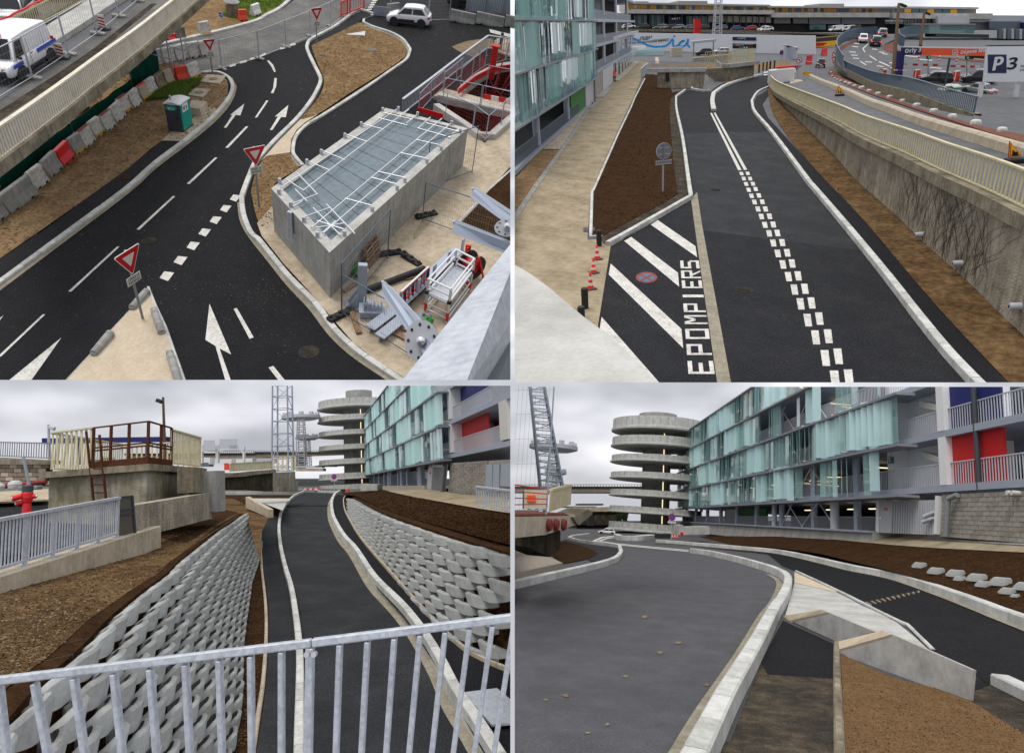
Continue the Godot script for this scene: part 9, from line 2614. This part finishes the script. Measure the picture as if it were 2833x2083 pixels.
	lay(s,"asphalt_pad","small dark pad behind the end of the second fin",sheet(s,g,qs(["D4",1800,950,1950,1022,1785,1082]),.02),"asphalt_fresh")
	lay(s,"asphalt_pad","dusty pad at the right edge beside the earth bank",sheet(s,g,qs(["D4",1785,1085,1955,1024,2500,1300,2500,1600,2000,1300,1785,1165]),.018),"asphalt_dusty")
	kerb(s,"kerb","white kerb end at the right edge",s.on_all(sq(["D4",1955,1026,2247,1172,2500,1300]),g),.3,.2,1.2,"kerb")
	for e in [["grey concrete fin at the head of the asphalt pad",[200,458,530,383,935,553,620,645],[135,415,470,360],150,445,600,660],["larger grey concrete fin above the earth bank",[630,708,1090,577,1807,892,1780,1168,1480,1052,1200,992,720,795,640,752],[620,640,1000,543],640,755,1780,1170]]:
		var p :=s.on(q("D4",e[3],e[4]),g);var r :=s.on(q("D4",e[5],e[6]),g);var o :=thing(s,"concrete_fin",e[0],"wall",p,0,"concrete fins of the paved slope");var px :=PackedVector2Array()
		for i in range(0,e[1].size(),2):px.append(q("D4",e[1][i],e[1][i+1]))
		slab4(s,o,p,p,r,px,.05,"fin_face","concrete_fin");var a :=s.wall(px[0],p,r)-p;var b :=s.wall(px[1],p,r)-p;var t :=mesh_();t.fan(L3([a,b,s.wall(px[1],p,r)-p+(s.on(q("D4",e[2][2],e[2][3]),g,b.y)-s.on(px[1],g,b.y)),a+(s.on(q("D4",e[2][0],e[2][1]),g,a.y)-s.on(px[0],g,a.y))]),UP,.05);part(o,"top_face",t,"resin")
	# stains and litter on the road
	for i in 9:
		var c :=q("D3",[1435,1275,970,640,815,1690,1145,450,270][i],[650,735,945,1440,1365,1020,422,1115,1150][i]);var r :=rr(5,11);var v :=PackedVector2Array()
		for k in 8:v.append(c+V2(cos(TAU*k/8)*r*rr(.6,1.3),sin(TAU*k/8)*r*.4*rr(.6,1.3)))
		lay(s,"road_stain","pale mortar splash on the grey road, %s of the scattered spots" % NTH[i],sheet(s,g,v,.012),"dust")
	flakes(s,g,"pale mortar dust on the asphalt beside the gutter and on the lanes",[["D3",2050,550,40,900],["D3",1850,800,60,500],["D3",2180,230,22,500],["D4",1600,700,90,900],["D4",200,1300,90,900],["D3",900,900,190,500],["D4",2050,1250,40,500]],.02)
	marks(s,g,"lane_lines","double white line curving out of the distance",[qs(["D1",680,1372,760,1338,890,1325,890,1332,780,1345,715,1372,860,1398,1530,1462,1525,1468,850,1404]),qs(["D1",730,1372,800,1348,880,1338,880,1343,815,1354,760,1372,900,1394,1532,1452,1528,1457,890,1399])],"paint","marking_line",.02)
	# left: kerb, earth pocket, gravel, broken abutment
	kerb(s,"kerb","white kerb with an S bend on the left",s.on_all(sq(["D3",-500,290,0,182,400,85,740,0,"D1",900,1560,955,1500,935,1440,870,1425,600,1392,488,1362,530,1345,660,1328]),g),.28,.3,1.4,"kerb",.03)
	lay(s,"earth_pocket","brown earth pocket inside the S bend",sheet(s,g,sq(["D1",330,1500,400,1380,430,1375,640,1430,735,1485,640,1530,430,1570],true,2,30),.05),"soil_dark")
	lay(s,"verge","grey margin between earth pocket and S bend",sheet(s,g,sq(["D1",420,1368,480,1358,590,1392,860,1428,930,1440,945,1500,720,1555,640,1535,735,1487,640,1432,440,1378],true,2,30),.04),"asphalt_mid")
	var gv :=qs(["D1",-500,1250,0,1360,110,1420,420,1565,300,1590,0,1655,-500,1800])
	lay(s,"gravel_heap","heap of pale gravel at the left edge",sheet(s,g,gv,.3,.3),"gravel")
	scatter(s,"gravel","pale gravel stones of the heap at the left edge",pebble("gravel",45),in_poly(s,g,gv,7000,.3,.008,.03,.8,false))
	var wa :=s.at(q("D1",-20,1420),19)
	var wb :=s.at(q("D1",400,1440),24)
	var o :=thing(s,"broken_abutment","broken concrete bridge end with torn pipes at the left edge","wall",wa)
	slab4(s,o,wa,wa,wb,qs(["D1",-200,1330,-200,1150,370,1145,395,1220,280,1250,95,1305]),1.5,"broken_deck","concrete_tan",.6)
	slab4(s,o,wa,wa,wb,qs(["D1",95,1420,95,1295,402,1235,402,1440,310,1515]),.8,"dark_wall","concrete_dark")
	slab4(s,o,wa,wa,wb,qs(["D1",395,1350,395,1195,505,1130,520,1335]),.5,"pale_wall","concrete_stained",-1.5)
	slab4(s,o,wa,wa,wb,qs(["D1",335,1150,485,1085,528,1105,520,1130,390,1222,365,1200]),.8,"edge_beam","concrete_old",.7)
	slab4(s,o,wa,wa,wb,qs(["D1",510,1335,510,1210,585,1205,590,1330]),.8,"end_pillar","concrete",-2)
	for e in [118,185,258]:
		var m :=mesh_();var p :=s.wall(q("D1",e,1218),wa,wb)+(UP.cross(wb-wa).normalized()*-.62);m.cone(p-wa,p-wa-UP.cross(wb-wa).normalized()*.1,.2,.17,10);part(o,"torn_pipe",m,"brick_red")
	slab4(s,o,wa,wa,wb,qs(["D1",-200,1150,-200,1130,300,1118,370,1145]),1.2,"deck_surface","brick_paver",.5)
	var ra :=s.wall(q("D1",305,1142),wa,wb)
	rs_(s,"cream_railing","cream slatted railing end on the broken bridge end",L3([ra,s.wall(q("D1",485,1078),wa,wb)]),s.hgt(ra,q("D1",292,922)),.2,.2,"cream","cream")
	fence(s,"site_fence","leaning wire site fence with red tape at the left edge","fence",L3([s.at(q("D1",-300,1150),18),s.at(q("D1",290,1140),18)]),4.0,4.5,.12,"steel_grey","mid_grey","")
	for i in 4:
		var m :=mesh_();m.bar(s.at(q("D1",-100,870+i*62),18),s.at(q("D1",285,915+i*45),18),.02,.03);lay(s,"warning_tape","red and white warning tape on the leaning fence, %s strand from the top" % NTH[i],m,"red_mesh","thing","tape")
	var tl :=s.at(q("D1",180,1110),40)
	var to :=thing(s,"site_trailer","beige site trailer with an orange panel behind the fence","trailer",tl)
	slab4(s,to,tl,tl,tl+V3(9,0,0),rect("D1",82,1090,290,925),3,"body","beige")
	slab4(s,to,tl,tl,tl+V3(9,0,0),rect("D1",108,1030,182,970),.1,"orange_panel","orange",.1)
	for x in [130,195,265]:slab4(s,to,tl,tl,tl+V3(9,0,0),rect("D1",x-14,1118,x+14,1090),.6,"wheel","charcoal")
	# masts and viaducts
	var mp :=s.at(q("D1",330,960),60)
	lattice(s,"lattice_mast","leaning looking lattice mast at the left, cut by the top edge",mp,s.at(q("D1",185,-60),60)-mp,2.0,18,"steel_grey")
	for e in [["mast light with a ring of lamps behind the lattice mast",318,940,555,95,3.4],["small mast light low behind the lattice mast",350,940,772,150,2.4]]:
		var p :=s.at(q("D1",e[1],e[2]),e[4]);lattice(s,"mast_light",e[0],p,V3(0,s.hgt(p,q("D1",e[1],e[3])),0),1.6,14,"light_grey",e[5])
	var ba :=s.at(q("D1",-100,940),170)
	var bb :=s.at(q("D1",1150,930),150)
	var br :=thing(s,"viaduct","long viaduct passing behind the spiral ramp","bridge",ba)
	slab4(s,br,ba,ba,bb,rect("D1",-100,945,1300,908),5,"deck","concrete_tan")
	slab4(s,br,ba,ba,bb,rect("D1",-100,912,1300,895),.5,"parapet","concrete_dark",.4)
	for i in 56:slab4(s,br,ba,ba,bb,rect("D1",-90+i*25,896,-87+i*25,878),.1,"rail_post","mid_grey",.5)
	slab4(s,br,ba,ba,bb,rect("D1",-100,881,1300,877),.1,"rail","mid_grey",.6)
	var ua :=s.at(q("D1",500,1320),118)
	var ub :=ua+V3(10,0,0)
	var un :=thing(s,"underbridge","low road bridge with round columns beyond the junction","bridge",ua)
	for e in [[505,1115,1000,1075,6,"parapet","concrete_tan",.5],[505,1145,1000,1113,8,"deck","concrete_dark",0],[500,1290,1000,1140,1,"back_wall","concrete_dark",-10],[680,1245,730,1140,3,"column","concrete",-4],[590,1320,900,1240,1,"lower_wall","charcoal",-8],[555,1060,780,1045,4,"shelter_roof","dark_grey",0],[495,1075,920,1058,1,"far_line","window_blue",-30]]:slab4(s,un,ua,ua,ub,rect("D1",e[0],e[1],e[2],e[3]),e[4],e[5],e[6],e[7])
	var leafy :=mesh_()
	for i in 260:
		var c :=s.at(q("D1",rr(890,980),rr(1150,1200)),112);leafy.tri(c,c+V3(rr(-.4,.4),.3,.1),c+V3(.3,rr(-.3,.3),-.2))
	lay(s,"shrub","green shrub under the low bridge beside the spiral ramp",leafy,"leaf","thing","shrub")
	car(s,"parked_car","white car passing the foot of the spiral ramp",TF(Basis(UP,PI-.15).scaled(Vector3.ONE*.56),s.at(q("D1",808,1318),92)),4.2,1.8,1.55,"hatch","car_white").set_meta("group","cars and vans")
	for e in [["row of orange and white works barriers under the low bridge",600,1312,720,1290]]:
		var p :=s.at(q("D1",e[1],e[2]),100);var wo :=thing(s,"works_barrier",e[0],"barrier",p)
		for k in 8:slab4(s,wo,p,p,p+V3(10,0,0),rect("D1",595+k*17,1308,612+k*17,1296),.2,"plank","red" if k % 2 else "white")
	spiral(s,"pale concrete spiral car ramp left of the glass front, seen from the junction",q("D1",1240,900),100,124,[[1162,1198],[1215,1242],[1266,1286],[1314,1332],[1362,1380],[1407,1425],[1450,1474]],.31,"kerb2",[1141,1162,.42])
	var fs :=mesh_()
	fs.lathe([[3.0,-.5],[6.2,-.5],[6.2,.3],[3.0,.3]],T3(s.at(q("D1",1240,1345),100)),40)
	lay(s,"ramp_base","pale concrete base ring under the spiral ramp",fs,"concrete_pale")
	kerb(s,"kerb","white kerb round the foot of the spiral ramp",s.on_all(sq(["D1",870,1348,920,1368,1100,1372,1240,1362]),g),.6,.5,2.0,"kerb")
	round_sign(s,"round_sign","round no stopping sign before the spiral ramp",s.at(q("D1",1376,1355),60),q("D1",1365,1163),10.2,"nostop")
	for i in 6:
		var p :=s.at(q("D1",1250+i*22,1350),62);bollard(s,"leaning dark bollard, %s in the row of six before the trough" % NTH[i],p,s.hgt(p,q("D1",1250+i*22,1308)),.22,"charcoal")
	for i in 3:
		var p :=s.at(q("D1",1388+i*20,1347),64);cone_(s,"orange and white cone, %s of three beside the dark bollards" % NTH[i],p,s.hgt(p,q("D1",1388+i*20,1306)))
	var tp :=s.at(q("D1",1460,1325),66)
	var tr :=thing(s,"concrete_trough","pale concrete trough and stub wall at the foot of the glass front","trough",tp)
	slab4(s,tr,tp,tp,tp+V3(10,0,0),qs(["D1",1440,1320,1438,1235,1480,1232,1480,1250,1715,1245,1712,1318]),2,"side","concrete_pale")
	slab4(s,tr,tp,tp,tp+V3(10,0,0),rect("D1",1456,1330,1474,1296),.4,"red_box","red",.3)
	front_d(s,gs)

func front_d(s:Site,gs:Plane_):
	var b :=s.at(V2(2833,1470),27)
	var a :=s.at(V2(1890,1442),103)
	a.y=b.y
	var o :=thing(s,"car_park","glass fronted car park rising on the right of the junction","building",a)
	var H :=func(x:float,y:float)->float:return s.wall(q("D2",x,y),a,b).y-a.y
	var d :=(b-a).normalized()
	var n :=UP.cross(d)
	if n.dot(-b)<0:n=-n
	var U :=func(x:float,y:float)->float:return (s.wall(q("D2",x,y),a,b)-a).dot(d)/a.distance_to(b)
	var ys :=[H.call(1000,975),H.call(1000,575),H.call(1000,165),H.call(1000,-250),H.call(1000,-660)]
	garage(s,o,a,b,b,U,ys,{"u0":-.01,"u1":1.12,"ug":U.call(1340,700),"ug0":0.0,"pitch":.8,"n":n,"glass":["glass_white","glass_clear","glass_pale"],"hide":.55})
	var us:float=U.call(1030,700)
	var ur:float=U.call(1590,700)
	# white stair hall, painted rooms
	for r in 3:
		fs_(s,o,a,a,b,us,ur,ys[r]+.3,ys[r+1],-1.3,-1.1,"stair_wall","white_panel");fs_(s,o,a,a,b,us,us+.006,ys[r]+.3,ys[r+1],-3,-.15,"pier","white");fs_(s,o,a,a,b,ur-.008,ur,ys[r]+.3,ys[r+1],-3,.12,"pier","white");pr_S(o,"stair_flight","off_white",a.lerp(b,lerpf(us,ur,.45))-a+V3(0,ys[r+1]-.5,0)-n*.8,a.lerp(b,lerpf(us,ur,1.0))-a+V3(0,ys[r]+1.2,0)-n*.8,.5,.3)
	for e in [[0,"wall_red"],[1,"wall_navy"],[2,"wall_navy"]]:
		fs_(s,o,a,a,b,ur,ur+.05,ys[e[0]]+.3,ys[e[0]+1],-.3,-.2,"painted_wall",e[1]);fs_(s,o,a,a,b,ur,1.1,ys[e[0]]+.3,ys[e[0]+1],-5.2,-5,"painted_back",e[1]);var pm :=mesh_();var p :=a.lerp(b,ur+.03)-a;pm.cone(p+V3(0,ys[e[0]],0),p+V3(0,ys[e[0]+1],0),.12,.12,8);part(o,"downpipe",pm,"dark_grey",s)
	write(s,o,a,a,b,"Terminal","light_grey",q("D2",1730,215),115,30,-4.9)
	for e in [["2",1055,280,1102,218],["1",1040,692,1086,632],["2","D1",0],["0","D1",1]]:
		if e[1] is String:
			var px :=rect("D1",1608,780,1632,742) if e[2]==0 else rect("D1",1630,1118,1654,1093);slab4(s,o,a,a,b,px,.05,"number_plate","navy",.05);write(s,o,a,a,b,e[0],"white",px[3]+V2(2,-3),4,7,.1)
		else:
			slab4(s,o,a,a,b,rect("D2",e[1],e[2],e[3],e[4]),.05,"number_plate","slate_rail",-.1);write(s,o,a,a,b,e[0],"white",q("D2",e[1]+14,e[2]-10),6,13,-.04)
	# ground storey
	var yp:float=H.call(860,1300)
	fs_(s,o,a,a,b,0,U.call(985,1290),yp-1.2,yp,-.8,.4,"plinth","concrete_pale")
	fs_(s,o,a,a,b,0,U.call(985,1290),yp,yp+.12,-.8,.6,"ledge","steel_grey")
	fr_(s,o,a,a,b,0,U.call(970,1280),yp+.12,H.call(970,1165)-yp-.12,.1,.14,"mid_grey")
	fs_(s,o,a,a,b,U.call(-395,1100),U.call(-180,1100),yp,ys[0]-.3,-2,-1.8,"green_wall","wall_green")
	fs_(s,o,a,a,b,U.call(-510,1100),U.call(-400,1100),yp,ys[0]-.3,-2,-1.8,"white_wall","off_white")
	fs_(s,o,a,a,b,U.call(0,1100),U.call(960,1100),yp+1.2,ys[0]-.9,-15.9,-15.8,"painted_daylight","asphalt_worn")  # paler panel, daylight beyond the storey put into its colour
	for i in 6:
		pr_S(o,"strip_lamp","lamp_warm",a.lerp(b,U.call(20+i*160,1050))-a+V3(0,ys[0]-.45,0)-n*3,a.lerp(b,U.call(90+i*160,1050))-a+V3(0,ys[0]-.45,0)-n*3,.15,.06)
	for e in [[85,1235,.2],[625,1262,.28]]:
		var p :=s.wall(q("D2",e[0],e[1]),a,b)+n*.25-a;pc_S(o,"column","light_grey",V3(p.x,yp,p.z),V3(p.x,ys[0],p.z),e[2],e[2],14)
	for r in 4:
		for e in [[300,480],[620,450],[130,240],[330,180]]:
			var m :=mesh_();var x0:float=e[0]-60.0*(r % 2);var y0:float=yp if r==0 else ys[r-1];var y1:float=ys[r];m.cone(a.lerp(b,U.call(x0,700))-a+V3(0,y0,0)+n*.15,a.lerp(b,U.call(e[1]-60.0*(r % 2),700))-a+V3(0,y1,0)+n*.15,.05,.05,6);part(o,"brace",m,"aluminium",s)
	slab4(s,o,a,a,b,qs(["D2",970,1300,978,1000,1530,975,1520,1315]),.15,"gate_back","white_panel",-1.8)
	slab4(s,o,a,a,b,qs(["D2",970,1300,976,1000,1000,1000,998,1302]),.4,"white_surround","white",.15)
	slab4(s,o,a,a,b,qs(["D2",1485,1312,1500,978,1530,978,1512,1316]),.4,"white_surround","white",.15)
	var dr :=slab4(s,o,a,a,b,qs(["D2",1000,1300,1002,1020,1116,1020,1103,1306]),.1,"door","light_grey",.1)
	slab4(s,o,a,a,b,rect("D2",1005,1182,1020,1162),.05,"handle","chrome",.15,dr)
	slab4(s,o,a,a,b,rect("D2",1041,1105,1069,1083),.02,"red_notice","red",.12,dr)
	for i in 17:slab4(s,o,a,a,b,qs(["D2",1118+i*21.5,1306+i*.8,1126+i*21.5,1022-i*.5,1136+i*21.5,1022-i*.5,1128+i*21.5,1307+i*.8]),.1,"gate_bar","light_grey",.1)
	block_wall(s,o,a,a,b,qs(["D2",1515,1335,1535,965,2600,915,2600,1420]),16,10)
	var dp :=mesh_()
	dp.cone(s.wall(q("D2",1625,1335),a,b)+n*.3-a,s.wall(q("D2",1645,1010),a,b)+n*.3-a,.12,.12,10)
	dp.cone(s.wall(q("D2",1645,1010),a,b)+n*.3-a,s.wall(q("D2",1705,972),a,b)+n*.2-a,.12,.12,10)
	part(o,"downpipe",dp,"mid_grey",s)
	for e in [[1440,1165,1490,1120],[1430,1210,1488,1172]]:
		pc_S(o,"hose_coupling","galvanised",s.wall(q("D2",e[0],e[1]),a,b)+n*.35-a,s.wall(q("D2",e[2],e[3]),a,b)+n*.1-a,.11,.08,10)
	for x in [2180,2222]:
		pc_S(o,"camera_dome","off_white",s.wall(q("D2",x,955),a,b)-a,s.wall(q("D2",x,955),a,b)+n*.35-a,.1,.1,10)
	lay(s,"ledge_slab","grey concrete footing under the block wall at the right",sheet(s,gs,qs(["D2",1365,1335,1520,1320,2600,1405,2600,1425,2000,1392,1500,1350]),.1,.1),"concrete")

func pb_(o:Node,n:String,m:String,c:Vector3,v:Vector3,ch:=0.0,yaw:=0.0)->MeshInstance3D:
	var b:=mesh_()
	b.block(c,v,ch,yaw)
	return part(o,n,b,m)

func pb_S(o:Node,n:String,m:String,c:Vector3,v:Vector3,ch:=0.0,yaw:=0.0)->MeshInstance3D:
	var b:=mesh_()
	b.block(c,v,ch,yaw)
	return part(o,n,b,m,_site_of(o))

func pr_(o:Node,n:String,m:String,a:Vector3,c:Vector3,w:float,h:float,up:=UP,ch:=0.0)->MeshInstance3D:
	var b:=mesh_()
	b.bar(a,c,w,h,up,ch)
	return part(o,n,b,m)

func pr_S(o:Node,n:String,m:String,a:Vector3,c:Vector3,w:float,h:float,up:=UP,ch:=0.0)->MeshInstance3D:
	var b:=mesh_()
	b.bar(a,c,w,h,up,ch)
	return part(o,n,b,m,_site_of(o))

func pc_(o:Node,n:String,m:String,a:Vector3,c:Vector3,r0:float,r1:float,g:=10,cp:=true)->MeshInstance3D:
	var b:=mesh_()
	b.cone(a,c,r0,r1,g,cp)
	return part(o,n,b,m)

func pc_S(o:Node,n:String,m:String,a:Vector3,c:Vector3,r0:float,r1:float,g:=10,cp:=true)->MeshInstance3D:
	var b:=mesh_()
	b.cone(a,c,r0,r1,g,cp)
	return part(o,n,b,m,_site_of(o))

func pl_(o:Node,n:String,m:String,f:Array,t:Transform3D,g:=16)->MeshInstance3D:
	var b:=mesh_()
	b.lathe(f,t,g)
	return part(o,n,b,m)

func pl_S(o:Node,n:String,m:String,f:Array,t:Transform3D,g:=16)->MeshInstance3D:
	var b:=mesh_()
	b.lathe(f,t,g)
	return part(o,n,b,m,_site_of(o))

func _site_of(o:Node)->Site:
	while o.get_parent()!=self:o=o.get_parent()
	return owner_site[o]

func TF(b:Basis,v:Vector3)->Transform3D:
	return Transform3D(b,v)
var QT:=Basis(Vector3.RIGHT,PI/2)
func rr(a:float,b:float)->float:
	return rng.randf_range(a,b)
const UP:=Vector3.UP
func sq(a:Array,closed:=false,n:=5,corner:=42.0)->PackedVector2Array:
	return smooth(qs(a),closed,n,corner)

func V3(x:=0.0,y:=0.0,z:=0.0)->Vector3:
	return Vector3(x,y,z)
func V2(x:=0.0,y:=0.0)->Vector2:
	return Vector2(x,y)
func L2(a:Array)->PackedVector2Array:
	return PackedVector2Array(a)
func L3(a:Array)->PackedVector3Array:
	return PackedVector3Array(a)
func mesh_()->MB:
	return MB.new()
func T3(v:Vector3)->Transform3D:
	return Transform3D(Basis(),v)
